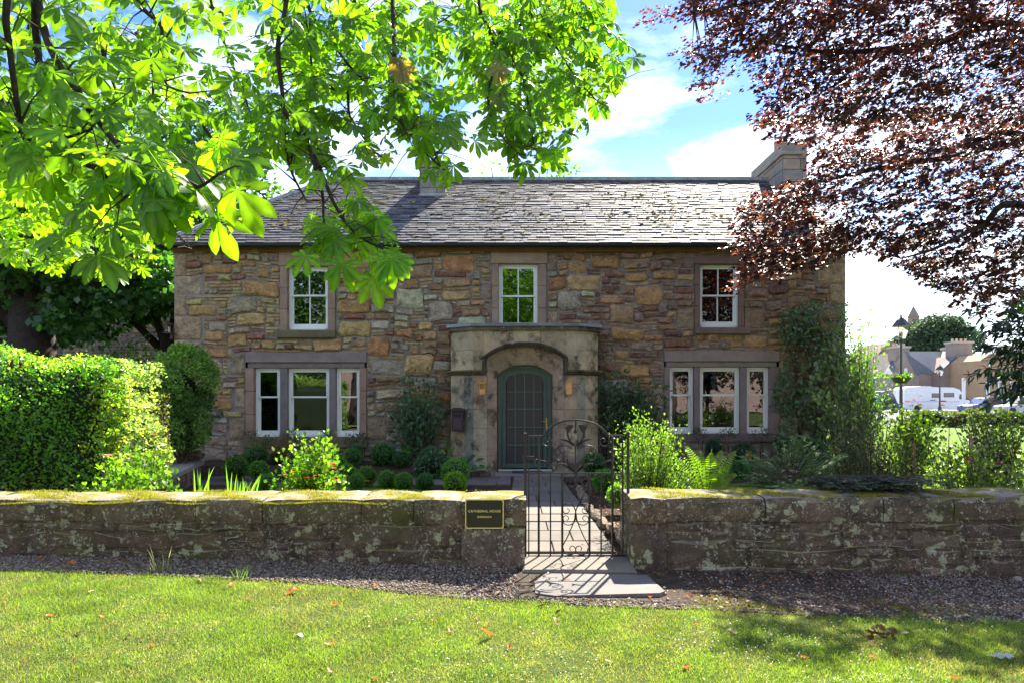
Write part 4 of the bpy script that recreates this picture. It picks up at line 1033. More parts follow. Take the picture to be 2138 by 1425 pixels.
scroll([(534, 800), (524, 850), (496, 876), (460, 878), (435, 858), (433, 828), (448, 808), (468, 812), (478, 828), (468, 842), (456, 838)], .0045)
scroll([(434, 500), (434, 545), (470, 640), (520, 740), (536, 795), (545, 850), (590, 960), (632, 1040), (640, 1062)], .0045, True, False)
scroll([(440, 500), (452, 484), (478, 478)], .004); scroll([(520, 480), (545, 510), (533, 545), (520, 572), (497, 578), (482, 562), (490, 545)], .0045)
scroll([(434, 1060), (446, 1096), (478, 1112), (512, 1106), (532, 1080), (526, 1055), (506, 1044), (488, 1056), (486, 1072), (496, 1078)], .005)
def plate(poly, both=True, th=.006):
    for q in ([poly, mir(poly)[::-1]] if both else [poly]):
        P2 = [g2(*p) for p in q]; MB().prism(P2[::-1], GY - th, GY + th).build('iron_leaf', M['black'], gate)
plate([(395, 217), (425, 203), (462, 210), (495, 232), (530, 255), (532, 264), (500, 252), (468, 232), (440, 222), (418, 214)])
plate([(446, 124), (462, 108), (478, 95), (505, 93), (513, 104), (500, 125), (488, 148), (474, 162), (482, 195), (500, 228), (530, 256), (532, 266), (500, 246), (474, 214), (460, 175), (458, 140)])
plate([(526, 60), (536, 60), (534, 130), (546, 150), (538, 162), (528, 166), (518, 160), (514, 150), (526, 130)], False)
plate([(466, 346), (474, 385), (486, 415), (522, 455), (530, 472), (500, 448), (474, 424), (462, 398), (460, 372)])
plate([(394, 398), (440, 400), (474, 415), (505, 440), (530, 468), (500, 456), (462, 432), (428, 414)])
plate([(230, 372), (275, 372), (305, 382), (312, 345), (318, 372), (322, 392), (336, 418), (312, 402), (282, 388), (254, 382)])
MB().tube([g3(531, 255), g3(531, 472)], .0085, 6).build('tulip_stem', M['black'], gate)
scroll([(218, 398), (212, 380), (222, 366), (236, 372)], .006, False); scroll([(355, 395), (345, 415), (358, 436), (378, 430), (378, 400), (362, 396)], .007, False)
lt = MB(); a = g2(113, 340); b = g2(207, 368); lt.bbox(a[0], b[0], GY - .03, GY - .008, b[1], a[1], .003); lt.tube([g3(120, 335, -.05), g3(120, 375, -.05)], .006, 6); lt.tube([g3(118, 355, -.055), g3(118, 355, -.01)], .007, 6)
lt.build('latch', M['black'], gate)
def gate_post(x, y0, y1, w, label):
    a = g2(x, y0); b = g2(x, y1); mb = MB().bbox(a[0] - w, a[0] + w, GY - w, GY + w, b[1], a[1], .004).bbox(a[0] - w - .003, a[0] + w + .003, GY - w - .003, GY + w + .003, a[1], a[1] + .01, .003)
    o = mb.build('gate_post', M['gatepost']); props(o, label, 'gate post', 'iron gate posts')
gate_post(137, 168, 1150, .014, 'square black iron post at the latch side of the gate, by the plaque wall')
gate_post(942, 158, 1135, .014, 'square black iron post at the hinge side of the gate, before the bright shrub')

# retaining wall on the left with flat coping
e = empty('retaining_wall', (-5.7, 11, 0), 'low stone retaining wall with flat grey coping slabs running from the hedge towards the house', 'wall')
pa, pb = (-4.95, 9.2), (-6.0, 13.3); nseg = 4
for i in range(nseg):
    t0, t1 = i / nseg + .002, (i + 1) / nseg - .002; A = [pa[k] + (pb[k] - pa[k]) * t0 for k in (0, 1)]; B = [pa[k] + (pb[k] - pa[k]) * t1 for k in (0, 1)]
    MB().plan([(A[0] - .75, A[1] - .1), (A[0] + random.uniform(-.02, .02), A[1]), (B[0], B[1]), (B[0] - .7, B[1] - .1)], .29, .36, jit((0.27, 0.24, 0.21), .06)).build('coping_slab', M['paving'], e)
    for k in range(3):
        u0, u1 = t0 + (t1 - t0) * k / 3 + .002, t0 + (t1 - t0) * (k + 1) / 3 - .002
        for (z0, z1) in ((0, .14), (.145, .285)):
            C_ = [pa[j] + (pb[j] - pa[j]) * u0 for j in (0, 1)]; D_ = [pa[j] + (pb[j] - pa[j]) * u1 for j in (0, 1)]; o_ = random.uniform(.02, .06)
            MB().plan([(C_[0] - .3, C_[1]), (C_[0] - o_, C_[1]), (D_[0] - o_, D_[1]), (D_[0] - .3, D_[1])], z0, z1, jit((0.24, 0.17, 0.13), .2)).build('stone', M['rubble'], e)
mb = MB().box(-9, -6.3, 9.5, 13.8, 0, .33).build('raised_bed', M['soil']); structure(mb)

# edging stones beside the path and stray rocks
edge_pts = [(1.12, 7.6), (1.08, 8.1), (1.03, 8.55), (1.0, 9.0), (.98, 9.5), (.98, 10.0), (1.0, 10.5), (1.02, 11.0), (1.05, 11.6)]
for i, (x, y) in enumerate(edge_pts):
    mb = MB(); rr = random.uniform(.08, .11); ball(mb, (x + .1, y, .03), (rr * .8, random.uniform(.2, .28), rr * .8), jit((0.30, 0.23, 0.17), .15), 7, 5)
    mb.v = [(a + random.uniform(-.015, .015), b + random.uniform(-.02, .02), c + random.uniform(-.015, .015)) for a, b, c in mb.v]
    o = mb.build('edging_stone', M['rubble']); props(o, 'rough brown edging stone right of the garden path, ' + ['nearest the gate', 'second from the gate', 'third from the gate', 'fourth from the gate', 'middle one of the row', 'fourth from the porch', 'third from the porch', 'second from the porch', 'nearest the porch'][i], 'stone', 'rough stones edging the path on its right side')
for (px, py, r_, lab) in ((1003, 990, .16, 'dark flat rock beside the left foot of the stone porch'), (1200, 1003, .13, 'reddish rock on the paving by the right foot of the porch'), (1228, 1000, .09, 'small brown rock next to the reddish rock by the porch'), (905, 985, .1, 'small rock at the edge of the bed below the dark clipped bush'), (405, 950, .16, 'brown boulder at the foot of the tall bush on the raised bed'), (388, 953, .12, 'smaller boulder on the raised bed left of the brown boulder')):
    Y = 2280 / (py + 6 - 828) if py > 960 else 13.2; mb = MB(); x_, y_, z_ = PT(px, py, Y); ball(mb, (x_, Y, max(z_, r_ * .3)), (r_ * 1.4, r_, r_ * .55), jit((0.13, 0.085, 0.07), .2), 8, 6)
    mb.v = [(a + random.uniform(-.02, .02), b + random.uniform(-.02, .02), c + random.uniform(-.02, .02)) for a, b, c in mb.v]
    o = mb.build('rock', M['rubble']); props(o, lab, 'rock')

# ------------------------------------------------------------------ clipped box balls
protos = []
for k in range(3):
    n = 1500; d = unit(rnd(n)); lumpy = 1 + .07 * np.sin(d[:, 0:1] * 7 + k) * np.cos(d[:, 1:2] * 6 + d[:, 2:3] * 5)
    P = d * lumpy * rng.uniform(.84, 1.04, (n, 1)); U = unit(d + rnd(n) * .5); Nn = unit(rnd(n) + d * .8)
    V, F, CC = scatter_arrays(tpl_oval(.34, .1, .1), P, U, Nn, rng.uniform(.10, .17, n), palette(n, [(0.8, 1, .9), (1, 1.1, 1), (.65, .8, .8), (1.3, 1.3, 1)]) * .9)
    mb = MB(); ball(mb, (0, 0, 0), (.86, .86, .86), (0.12, 0.14, .12), 12, 8)  # dark inner ball paints the shade between the leaves
    tri = []; 
    for f in mb.f:
        tri.append(f[:3]); 
        if len(f) == 4: tri.append((f[0], f[2], f[3]))
    F = np.vstack([F, np.array(tri) + len(V)]); V = np.vstack([V, np.array(mb.v)]); CC = np.vstack([CC, np.array(mb.c)])
    protos.append((V, F, CC))
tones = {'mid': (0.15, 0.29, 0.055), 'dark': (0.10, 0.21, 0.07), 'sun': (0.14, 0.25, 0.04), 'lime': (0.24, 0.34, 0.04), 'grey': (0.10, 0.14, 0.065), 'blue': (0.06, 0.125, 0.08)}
ball_meshes = {}
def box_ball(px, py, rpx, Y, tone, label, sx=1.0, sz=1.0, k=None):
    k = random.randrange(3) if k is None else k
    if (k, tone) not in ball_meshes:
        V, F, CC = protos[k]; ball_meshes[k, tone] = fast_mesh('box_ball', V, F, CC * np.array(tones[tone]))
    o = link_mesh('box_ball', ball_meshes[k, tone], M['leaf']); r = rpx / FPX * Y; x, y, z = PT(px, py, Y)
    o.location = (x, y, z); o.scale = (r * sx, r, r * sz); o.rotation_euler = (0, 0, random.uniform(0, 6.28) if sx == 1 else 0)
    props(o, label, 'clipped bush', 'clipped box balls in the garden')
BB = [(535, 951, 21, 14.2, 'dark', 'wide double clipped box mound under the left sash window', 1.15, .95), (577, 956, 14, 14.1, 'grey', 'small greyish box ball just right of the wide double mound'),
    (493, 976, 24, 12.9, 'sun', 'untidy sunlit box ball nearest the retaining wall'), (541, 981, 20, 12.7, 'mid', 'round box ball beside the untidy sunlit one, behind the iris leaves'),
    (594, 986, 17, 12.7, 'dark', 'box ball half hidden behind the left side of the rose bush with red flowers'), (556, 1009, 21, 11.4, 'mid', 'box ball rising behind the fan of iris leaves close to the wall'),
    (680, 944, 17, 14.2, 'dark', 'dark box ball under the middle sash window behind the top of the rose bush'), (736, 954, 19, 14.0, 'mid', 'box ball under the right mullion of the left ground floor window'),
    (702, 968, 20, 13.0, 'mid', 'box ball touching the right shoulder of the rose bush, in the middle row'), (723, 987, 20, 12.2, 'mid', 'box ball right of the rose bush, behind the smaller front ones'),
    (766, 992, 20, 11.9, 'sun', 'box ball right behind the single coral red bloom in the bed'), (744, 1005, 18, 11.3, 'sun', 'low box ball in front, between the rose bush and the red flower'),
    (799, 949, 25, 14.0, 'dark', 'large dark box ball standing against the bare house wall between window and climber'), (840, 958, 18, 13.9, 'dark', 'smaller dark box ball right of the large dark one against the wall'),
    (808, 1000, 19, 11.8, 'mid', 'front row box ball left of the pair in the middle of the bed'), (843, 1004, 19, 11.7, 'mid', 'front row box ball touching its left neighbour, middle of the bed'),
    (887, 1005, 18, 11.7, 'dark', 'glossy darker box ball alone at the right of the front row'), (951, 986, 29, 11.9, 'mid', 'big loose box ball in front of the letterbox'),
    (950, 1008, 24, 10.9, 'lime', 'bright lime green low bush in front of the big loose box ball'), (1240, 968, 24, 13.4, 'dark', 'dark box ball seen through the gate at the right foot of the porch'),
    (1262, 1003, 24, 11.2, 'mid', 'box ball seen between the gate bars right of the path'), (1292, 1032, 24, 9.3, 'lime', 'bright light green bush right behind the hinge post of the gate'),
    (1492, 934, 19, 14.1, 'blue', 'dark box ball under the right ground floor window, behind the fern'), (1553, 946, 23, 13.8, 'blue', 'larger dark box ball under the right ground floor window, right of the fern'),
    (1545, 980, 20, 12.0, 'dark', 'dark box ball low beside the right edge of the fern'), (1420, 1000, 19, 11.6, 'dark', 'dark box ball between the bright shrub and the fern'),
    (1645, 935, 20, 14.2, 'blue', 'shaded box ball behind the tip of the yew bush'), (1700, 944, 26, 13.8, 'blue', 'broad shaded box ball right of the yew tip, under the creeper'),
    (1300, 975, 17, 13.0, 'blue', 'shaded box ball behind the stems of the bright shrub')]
for b in BB: box_ball(*b)
shrub('euonymus_bush', 'big dark spreading bush with pointed leaves below the letterbox', 'bush', (PX(902, 13.3), 13.3, .0), (.40, .35, .26), 1600, .07, G_BLUE, T_OVAL, M['leaf_gloss'], core=.75, stems=4)

# hedge on the left
e = empty('garden_hedge', (-6.4, 9.3, 0), 'long tall clipped hedge of small glossy leaves behind the left garden wall', 'hedge')
hx0, hx1, hy0, hy1, hz0, hz1 = -10.0, -5.12, 8.75, 10.2, .15, 2.12
n = 24000; f_ = rng.uniform(0, 1, n); P = np.zeros((n, 3)); O = np.zeros((n, 3))
a = rng.uniform(0, 1, n); b = rng.uniform(0, 1, n)
fr_m = f_ < .62; tp_m = (f_ >= .62) & (f_ < .78); rt_m = f_ >= .78
P[fr_m] = np.stack([hx0 + (hx1 - hx0) * a, np.full(n, hy0), hz0 + (hz1 - hz0) * b], 1)[fr_m]; O[fr_m] = (0, -1, .1)
P[tp_m] = np.stack([hx0 + (hx1 - hx0) * a, hy0 + (hy1 - hy0) * b, np.full(n, hz1)], 1)[tp_m]; O[tp_m] = (0, 0, 1)
P[rt_m] = np.stack([np.full(n, hx1), hy0 + (hy1 - hy0) * a, hz0 + (hz1 - hz0) * b], 1)[rt_m]; O[rt_m] = (1, 0, .1)
bul = .10 * np.sin(P[:, 0] * 2.1 + P[:, 2] * 1.7) + .07 * np.sin(P[:, 0] * 5 + P[:, 2] * 4 + P[:, 1] * 3)
cornr = .25 * np.maximum(0, (P[:, 2] - hz1 + .3) / .3) ** 2 + .25 * np.maximum(0, (P[:, 0] - hx1 + .3) / .3) ** 2
P += O * (bul - .02)[:, None] - O * (rng.exponential(.05, n))[:, None] + O * (.05 * np.sin(P[:, 0] * 23 + P[:, 2] * 11) * np.sin(P[:, 2] * 27 - P[:, 0] * 9))[:, None]; P[:, 1] += np.where(fr_m, cornr, 0); P[:, 2] -= np.where(tp_m, .2 * np.maximum(0, (P[:, 0] - hx1 + .5) / .5) ** 2, 0)
P[:, 2] += np.where(tp_m & (rng.uniform(0, 1, n) < .12), rng.uniform(0, .1, n), 0)
U = unit(O * .7 + rnd(n) * .7 + np.array([0, 0, .4])); Nn = unit(O * .35 + rnd(n) * .6 + np.array([0, 0, .8]))
cc = palette(n, [(0.14, 0.30, 0.05), (0.11, 0.25, 0.045), (0.19, 0.34, 0.06), (0.08, 0.18, 0.04)]); yl = (np.sin(P[:, 0] * 3 + 1) * np.cos(P[:, 2] * 2.5) > .1) & (rng.uniform(0, 1, n) < .45)
cc[yl] = palette(yl.sum(), [(0.30, 0.34, 0.05), (0.36, 0.38, 0.09)]); vg = (P[:, 0] > -5.45) & (P[:, 1] > 9.1) & (rng.uniform(0, 1, n) < .75) & (P[:, 2] > .6); cc[vg] = palette(vg.sum(), [(0.38, 0.42, 0.28), (0.45, 0.47, 0.35), (0.2, 0.26, 0.12)])
scatter('foliage', tpl_oval(.34, .12, .12), P, U, Nn, rng.uniform(.032, .058, n), cc, M['hedge'], e)
mb = MB().bbox(hx0 + .2, hx1 - .22, hy0 + .2, hy1, .1, hz1 - .2, .15, (0.015, 0.025, 0.01)); mb.build('shade_core', M['matt'], e)  # solid dark block inside the hedge, its colour stands for inner shade

# tall round topped bush by the house corner
e = empty('tall_bush', (-6.2, 12.9, .3), 'tall round topped bush of fine light green leaves at the left corner of the house', 'bush')
def lay(c, r, n, cols, sz, tpl=T_OVAL, k=60, cr=.22, sh=.8):
    P, O = clumpy(n, c, r, k, cr, sh); return scatter('foliage', tpl, P, unit(O + rnd(n) * .4 + np.array([0, 0, .5])), unit(rnd(n) * .6 + O * .4 + np.array([0, 0, .6])), sz * rng.uniform(.7, 1.3, n), palette(n, cols), M['leaf'], e)
LG = [(0.20, 0.28, 0.09), (0.16, 0.24, 0.06), (0.24, 0.31, 0.12), (0.11, 0.17, 0.05)]
lay((-6.2, 12.9, 1.95), (.68, .6, .62), 7000, LG, .055); lay((-6.28, 12.9, 1.3), (.68, .52, .85), 6500, [(0.09, 0.16, 0.05), (0.14, 0.21, 0.07), (0.06, 0.11, 0.03)], .055)
lay((-6.05, 12.7, 1.05), (.45, .4, .45), 2000, LG, .055); lay((-6.75, 12.6, .85), (.35, .3, .25), 900, G_BLUE, .05)
mb = MB(); ball(mb, (-6.28, 13.05, 1.4), (.32, .25, .7), (0.012, 0.018, 0.008)); mb.build('shade_core', M['matt'], e)  # dark filler ball, coloured as the shade deep in the bush
mb = MB()
for k in range(7): mb.tube([(-6.25 + .1 * math.sin(k), 12.85, .2), (-6.25 + .25 * math.sin(k * 2.1), 12.8, .8), (-6.25 + .4 * math.sin(k * 2.1), 12.75, 1.4)], [.03, .022, .01], 5)
mb.build('stems', M['twig'], e)
e = empty('dry_climber', (-5.15, 9.6, .3), 'tangle of thin bare brown stems between the hedge end and the tall bush', 'climber')
mb = MB()
for k in range(36):
    x = PX(random.uniform(328, 352), 10.3); x2 = x + random.uniform(-.15, .15); mb.tube([(x, 10.3, .1), ((x + x2) / 2 + random.uniform(-.1, .1), 10.2, .8), (x2, 10.25, random.uniform(1.0, 1.75))], [.006, .005, .002], 4, (1, 1, 1))
mb.build('stems', M['twig'], e)
n = 500; P = w_of(rng.uniform(325, 355, n), rng.uniform(820, 980, n), rng.uniform(10.1, 10.4, n)); scatter('foliage', T_SIMPLE, P, rnd(n), rnd(n), rng.uniform(.02, .045, n), palette(n, [(0.2, 0.13, 0.07), (0.1, 0.13, 0.04)]), M['leaf'], e)

# iris fan, rose bushes behind the left wall
e = empty('iris_plant', (PX(520, 7.7), 7.7, .1), 'fan of long pointed bright green iris leaves rising behind the mossy left wall', 'iris')
for k in range(46):
    px = random.choice([415, 425, 475, 490, 500, 510, 520, 560, 600, 640]) + random.uniform(-12, 12); h = random.uniform(.45, .78) if px < 530 else random.uniform(.35, .5); lean = random.uniform(-.1, .3) if px < 450 else random.uniform(-.1, .45) if px < 530 else random.uniform(.1, .7)
    x = PX(px, 7.7); y = 7.7 + random.uniform(-.2, .2); w = random.uniform(.010, .018); mb = MB(); v = []
    for t in (0, .3, .6, .85, 1): ww = w * (1 - t ** 3) + .0005; xx = x + lean * h * t * t * .9; zz_ = .1 + h * t * (1 - .25 * lean * t); v += [(xx - ww, y, zz_), (xx, y - .003, zz_), (xx + ww, y + random.uniform(-.004, .004), zz_)]
    f = []
    for i in range(4): a = 3 * i; f += [(a, a + 1, a + 4, a + 3), (a + 1, a + 2, a + 5, a + 4)]
    mb.add(v, f, jit(random.choice([(0.20, 0.30, 0.04), (0.12, 0.24, 0.04), (0.26, 0.32, 0.08)]), .15)); mb.build('iris_leaf', M['leaf'], e)
def flower(mb, c, r, col, n=16):
    for i in range(n):
        a = i * 2.4; k = .35 + .65 * i / n; d = Vector((math.cos(a) * k, math.sin(a) * k, .9 - k * .7)).normalized(); s_ = d.cross(Vector((0, 0, 1))).normalized()
        C = Vector(c); q = r * k; mb.add([C + d * q * .2, C + d * q * .7 + s_ * r * .42, C + d * q * 1.05 + Vector((0, 0, -.1 * r)), C + d * q * .7 - s_ * r * .42], [(0, 1, 2), (0, 2, 3)], jit(col, .1))
def spiky_bush(name, label, cat, Y, outline, n, leaf, cols, stems, flowers=(), tpl=None, base_px=None, mat=None, spread=.35, k=60, spray=None):
    """a loose bush whose leafy shoots fill an outline given in the photograph's pixels at distance Y, with real depth"""
    cxp = base_px or sum(p[0] for p in outline) / len(outline); e = empty(name, (PX(cxp, Y), Y, .05), label, cat)
    tips = sample_poly(outline, k); base = np.array([PX(cxp, Y), Y, .02]); PP = []; OO = []; mb = MB()
    m = n // k
    for tx, ty in tips:
        T = np.array(PT(tx, ty, Y)); T[1] += random.uniform(-spread, spread)
        b = base + np.array([(T[0] - base[0]) * .45 * random.uniform(.3, 1), random.uniform(-.1, .1), 0]); mid = b + (T - b) * .5 + np.array([0, 0, .08])
        mb.tube([tuple(b), tuple(mid), tuple(T)], [.005, .0035, .0015], 4)
        t = rng.uniform(.35, 1.02, (m, 1)); L = np.where(t < .5, b + (mid - b) * t * 2, mid + (T - mid) * (t - .5) * 2); d = rnd(m) * (.06 if spray is None else spray); PP.append(L + d); OO.append(unit(d + (T - b) * .25))
    P = np.vstack(PP); O = np.vstack(OO); m = len(P)
    scatter('foliage', tpl or T_OVAL, P, unit(O + rnd(m) * .4), unit(rnd(m) * .6 + np.array([0, -.2, .8])), leaf * rng.uniform(.6, 1.3, m), palette(m, cols), mat or M['leaf'], e)
    if stems: mb.build('stems', M['twig'], e)
    for (fx, fy, r, col) in flowers:
        fb = MB(); yf_ = Y - spread - .12; flower(fb, (PX(fx, yf_), yf_, PZ(fy, yf_)), r * 1.35, col); fb.build('flower', M['petal'], e)
    return e
LR = [(0.16, 0.24, 0.025), (0.20, 0.27, 0.03), (0.09, 0.15, 0.03), (0.12, 0.20, 0.02)]
red = (0.75, 0.07, 0.05); pink = (0.75, 0.28, 0.33); coral = (0.8, 0.16, 0.10)
spiky_bush('rose_bush', 'sunlit rose bush with coral red flowers above the middle of the left wall', 'rose bush', 8.0, [(620, 900), (655, 895), (690, 910), (700, 935), (695, 965), (715, 990), (700, 1025), (600, 1025), (585, 990), (605, 960), (600, 930)], 2600, .05, LR, True,
    [(641, 957 + 40, .035, coral), (596, 991, .035, coral), (611, 985, .028, coral), (693, 968, .045, coral), (697, 977, .03, coral), (702, 1003, .035, coral), (658, 992, .022, coral), (681, 1009, .02, coral)], T_ROUND, 640, spray=.045, k=90)
o = MB(); flower(o, (PX(770, 11.3), 11.2, PZ(1004, 11.2)), .06, coral); o = o.build('flower', M['petal']); props(o, 'single coral red rose bloom between two box balls of the front row', 'flower')
spiky_bush('rose_bush', 'low rose with one pink bloom in front of the clipped hedge', 'rose bush', 8.1, [(215, 940), (240, 945), (300, 960), (330, 985), (340, 1020), (190, 1020), (195, 985)], 550, .06, LR, True, [(226, 951, .055, pink)], T_ROUND, 255, k=30, spray=.05)
spiky_bush('rose_bush', 'yellow green rose shoots with a small pink bud at the end of the hedge', 'rose bush', 8.6, [(300, 900), (330, 905), (335, 950), (320, 1000), (290, 990)], 400, .05, LR, True, [(323, 907, .035, coral)], T_ROUND, 315, k=20)
spiky_bush('young_shoot', 'small yellow green leafy shoot behind the left wall between hedge and iris', 'plant', 7.6, [(365, 985), (380, 980), (390, 1000), (385, 1015), (362, 1015)], 60, .06, G_LIME, True, (), T_ROUND, 375, k=6, spray=.03)
# wall plants of the left front
spiky_bush('climbing_rose', 'small climbing rose with blue green leaves trained on the house wall left of the porch', 'climber', 14.6, [(850, 775), (880, 768), (905, 780), (918, 815), (925, 850), (905, 870), (885, 865), (860, 880), (830, 885), (815, 860), (825, 820)], 1500, .085, [(0.09, 0.16, 0.11), (0.12, 0.20, 0.13), (0.07, 0.12, 0.08)], True, [(830, 825, .05, (0.8, .1, .25)), (840, 922, .035, (0.6, .05, .12))], T_OVAL, 884, k=60, spray=.10, spread=.15)
for (px, py, lab) in ((527, 912, 'tiny standard tree before the left edge of the left ground floor window'), (558, 922, 'smallest tiny standard tree under the left pane of the left window'), (607, 912, 'tiny standard tree in front of the left mullion, behind the rose bush'), (680, 905, 'tiny standard tree in front of the right mullion of the left window'), (735, 915, 'tiny standard tree under the right pane of the left window'), (758, 918, 'tiny standard tree at the right edge of the left window sill'),
                      (1462, 905, 'dark tiny standard tree before the left mullion of the right ground floor window'), (1520, 905, 'dark tiny standard tree under the middle pane of the right ground floor window'), (1590, 908, 'dark tiny standard tree under the right pane of the right ground floor window')):
    Y = 14.65; x, _, z = PT(px, py, Y); shrub('standard_tree', lab, 'small tree', (x, Y, .15), (.19, .15, .17), 170, .06, [(0.05, 0.065, 0.04), (0.07, 0.09, 0.055)], T_NARROW, M['leaf'], 'tiny standard trees under the ground floor windows', k=16, cr=.4, stems=2, lift=z - .15 - .17, stemr=.012)
spiky_bush('ornamental_grass', 'tuft of reddish brown grass under the left ground floor window', 'grass tuft', 14.2, [(580, 915), (600, 905), (605, 955), (585, 955)], 500, .20, [(0.16, 0.07, 0.05), (0.12, 0.06, 0.04)], False, (), tpl_blade(.02, .2), 592, k=20)
def big_leaf_plant(px, py, Y, label, n=10, size=.28, cols=((0.07, 0.13, 0.06), (0.10, 0.17, 0.08)), rad=.25):
    x, y, z = PT(px, py, Y); e = empty('hosta_plant', (x, Y, z - .2), label, 'plant'); tv, tf = T_ROUND
    P = np.array([[x + random.uniform(-.05, .05), Y + random.uniform(-.05, .05), z - .1] for _ in range(n)]); a = rng.uniform(0, 6.28, n); U = np.stack([np.cos(a), np.sin(a), rng.uniform(.1, .8, n)], 1); P = P + unit(U) * rad * .5
    scatter('foliage', T_ROUND, P, U, np.array([[0, -.3, 1.0]] * n) + rnd(n) * .2, size * rng.uniform(.7, 1.1, n), palette(n, cols), M['leaf'], e)
big_leaf_plant(722, 935, 14.2, 'broad leaved plant under the right mullion of the left window'); big_leaf_plant(868, 938, 14.4, 'broad leaved plant between the two dark wall bushes', 12, .3)
big_leaf_plant(985, 958, 13.4, 'pale broad leaved plant at the left foot of the porch', 14, .2); big_leaf_plant(1005, 975, 13.2, 'low round leaved plant on the paving at the left foot of the porch', 9, .15)
spiky_bush('rose_shoot', 'thin upright rose shoot with yellow buds at the left edge of the porch', 'rose shoot', 13.6, [(925, 920), (945, 915), (948, 955), (935, 975)], 60, .07, G_LIME, True, (), T_OVAL, 942, k=8, spray=.04, spread=.1)

# ---- right of the gate
spiky_bush('variegated_bush', 'tall sunlit small leaved shrub with upright shoots right behind the gate', 'bush', 8.3, [(1330, 840), (1342, 880), (1352, 850), (1362, 890), (1392, 860), (1396, 890), (1420, 880), (1430, 905), (1425, 930), (1440, 960), (1435, 1020), (1300, 1022), (1285, 990), (1290, 950), (1280, 920), (1300, 890), (1312, 870), (1318, 890)],
    7500, .032, [(0.20, 0.25, 0.05), (0.13, 0.19, 0.04), (0.30, 0.32, 0.18), (0.08, 0.13, 0.03), (0.17, 0.24, 0.03)], True, (), T_OVAL, 1360, k=150, spray=.045, spread=.4)
# fern: each frond its own part
e = empty('fern', (PX(1478, 7.9), 7.9, .2), 'large bright green fern with arching fronds behind the mossy right wall', 'fern')
def frond(base, tip, w, col):
    base, tip = Vector(base), Vector(tip); L = (tip - base).length; mid = (base + tip) / 2 + Vector((0, 0, .16 * L)); pts = spline([base, mid, tip], 12); m = len(pts); mb = MB(); mb.tube(pts, [.004 * (1 - i / m) + .001 for i in range(m)], 4, (0.12, 0.14, 0.03))
    side = (tip - base).cross(Vector((0, -.8, .55))).normalized()
    for i in range(3, m - 1):
        for sub in (0,):
            t = (i + sub) / m; p = pts[i].lerp(pts[i + 1], sub); d = (pts[i + 1] - pts[i]).normalized(); ww = w * (math.sin(min(1, t * 1.15 + .08) * math.pi) ** .75 + .05) * (1.15 - t * .5)
            for s_ in (-1, 1):
                q = p + side * s_ * ww + d * ww * .35 + Vector((0, 0, -.15 * ww)); c = jit(col, .12); hw = d * .0085
                mb.add([p - hw, p + hw, p.lerp(q, .6) + hw * .8, q, p.lerp(q, .6) - hw * .8], [(0, 1, 2, 4), (4, 2, 3)], c)
    mb.build('frond', M['leaf'], e)
fb = PT(1478, 1045, 7.9)
for (tx, ty, dy) in ((1425, 920, .1), (1402, 950, -.1), (1392, 985, -.25), (1405, 1010, -.35), (1440, 945, -.3), (1486, 935, -.15), (1510, 930, .2), (1470, 960, -.45), (1545, 932, .1), (1530, 965, -.3), (1548, 985, -.2), (1525, 1005, -.4), (1450, 990, -.5), (1500, 985, -.5), (1460, 930, .35), (1535, 955, .3)):
    tp = PT(tx, ty, 7.9 + dy); frond((fb[0] + random.uniform(-.05, .05), 7.9, fb[2]), tp, random.uniform(.075, .10), random.choice([(0.18, 0.24, 0.04), (0.13, 0.19, 0.05), (0.22, 0.28, 0.06)]))
# yew
e = empty('yew_bush', (PX(1640, 7.9), 7.9, .3), 'spreading dark yew bush with flat sprays right of the fern', 'bush')
def sprays(e, starts, leafcol, needle=.022, per=46, w=1.0):
    PP, UU, NN = [], [], []; mb = MB()
    for (a, b) in starts:
        a, b = np.array(a), np.array(b); d = b - a; L = np.linalg.norm(d); side = unit(np.cross(d, [0, 0, 1.0])[None])[0]; mb.tube([tuple(a), tuple(a + d * .5 + np.array([0, 0, .03])), tuple(b)], [.006, .004, .0015], 4)
        nb = max(3, int(L / .06))
        for i in range(nb):
            t = (i + .5) / nb; p = a + d * t; l = min(.16, L * .4) * (1.1 - t * .7) * w
            for s_ in (-1, 1):
                q = p + side * s_ * l + d / L * l * .9 + np.array([0, 0, -.03 * s_ * 0 + random.uniform(-.03, .03)]); m = 9
                tt = np.linspace(.1, 1, m)[:, None]; pp = p + (q - p) * tt
                for s2 in (-1, 1):
                    dd = (q - p) / (np.linalg.norm(q - p) + 1e-6); sd = np.cross(dd, [0, 0, 1]); PP.append(pp); UU.append(np.repeat((dd * .7 + sd * s2)[None], m, 0)); NN.append(np.repeat(np.array([[0, -.15, 1.0]]), m, 0) + rnd(m) * .2)
    P, U, Nn = np.vstack(PP), np.vstack(UU), np.vstack(NN); m = len(P)
    scatter('foliage', tpl_oval(.16, .0, .1), P, U, Nn, needle * rng.uniform(.8, 1.3, m), palette(m, leafcol), M['leaf_dull'], e); mb.build('stems', M['twig'], e)
YC = [(0.16, 0.24, 0.10), (0.20, 0.28, 0.12), (0.09, 0.15, 0.06)]
st = []; root = np.array(PT(1650, 1030, 7.9))
for k in range(64):
    tx, ty = random.uniform(1545, 1760), random.uniform(945, 1030); Y = 7.9 + random.uniform(-.55, .5); T = np.array(PT(tx, ty, Y)); st.append((root + (T - root) * random.uniform(.3, .55) + np.array([0, 0, .05]), T))
for (tx, ty) in ((1666, 905), (1655, 915), (1680, 915), (1690, 925), (1635, 915), (1620, 930), (1700, 935), (1660, 925), (1600, 945), (1585, 955), (1640, 935), (1720, 945)): T = np.array(PT(tx, ty, 7.9)); st.append((np.array([root[0] * .6 + T[0] * .4, 7.9, T[2] - .28]), T))
sprays(e, st, YC, .03)
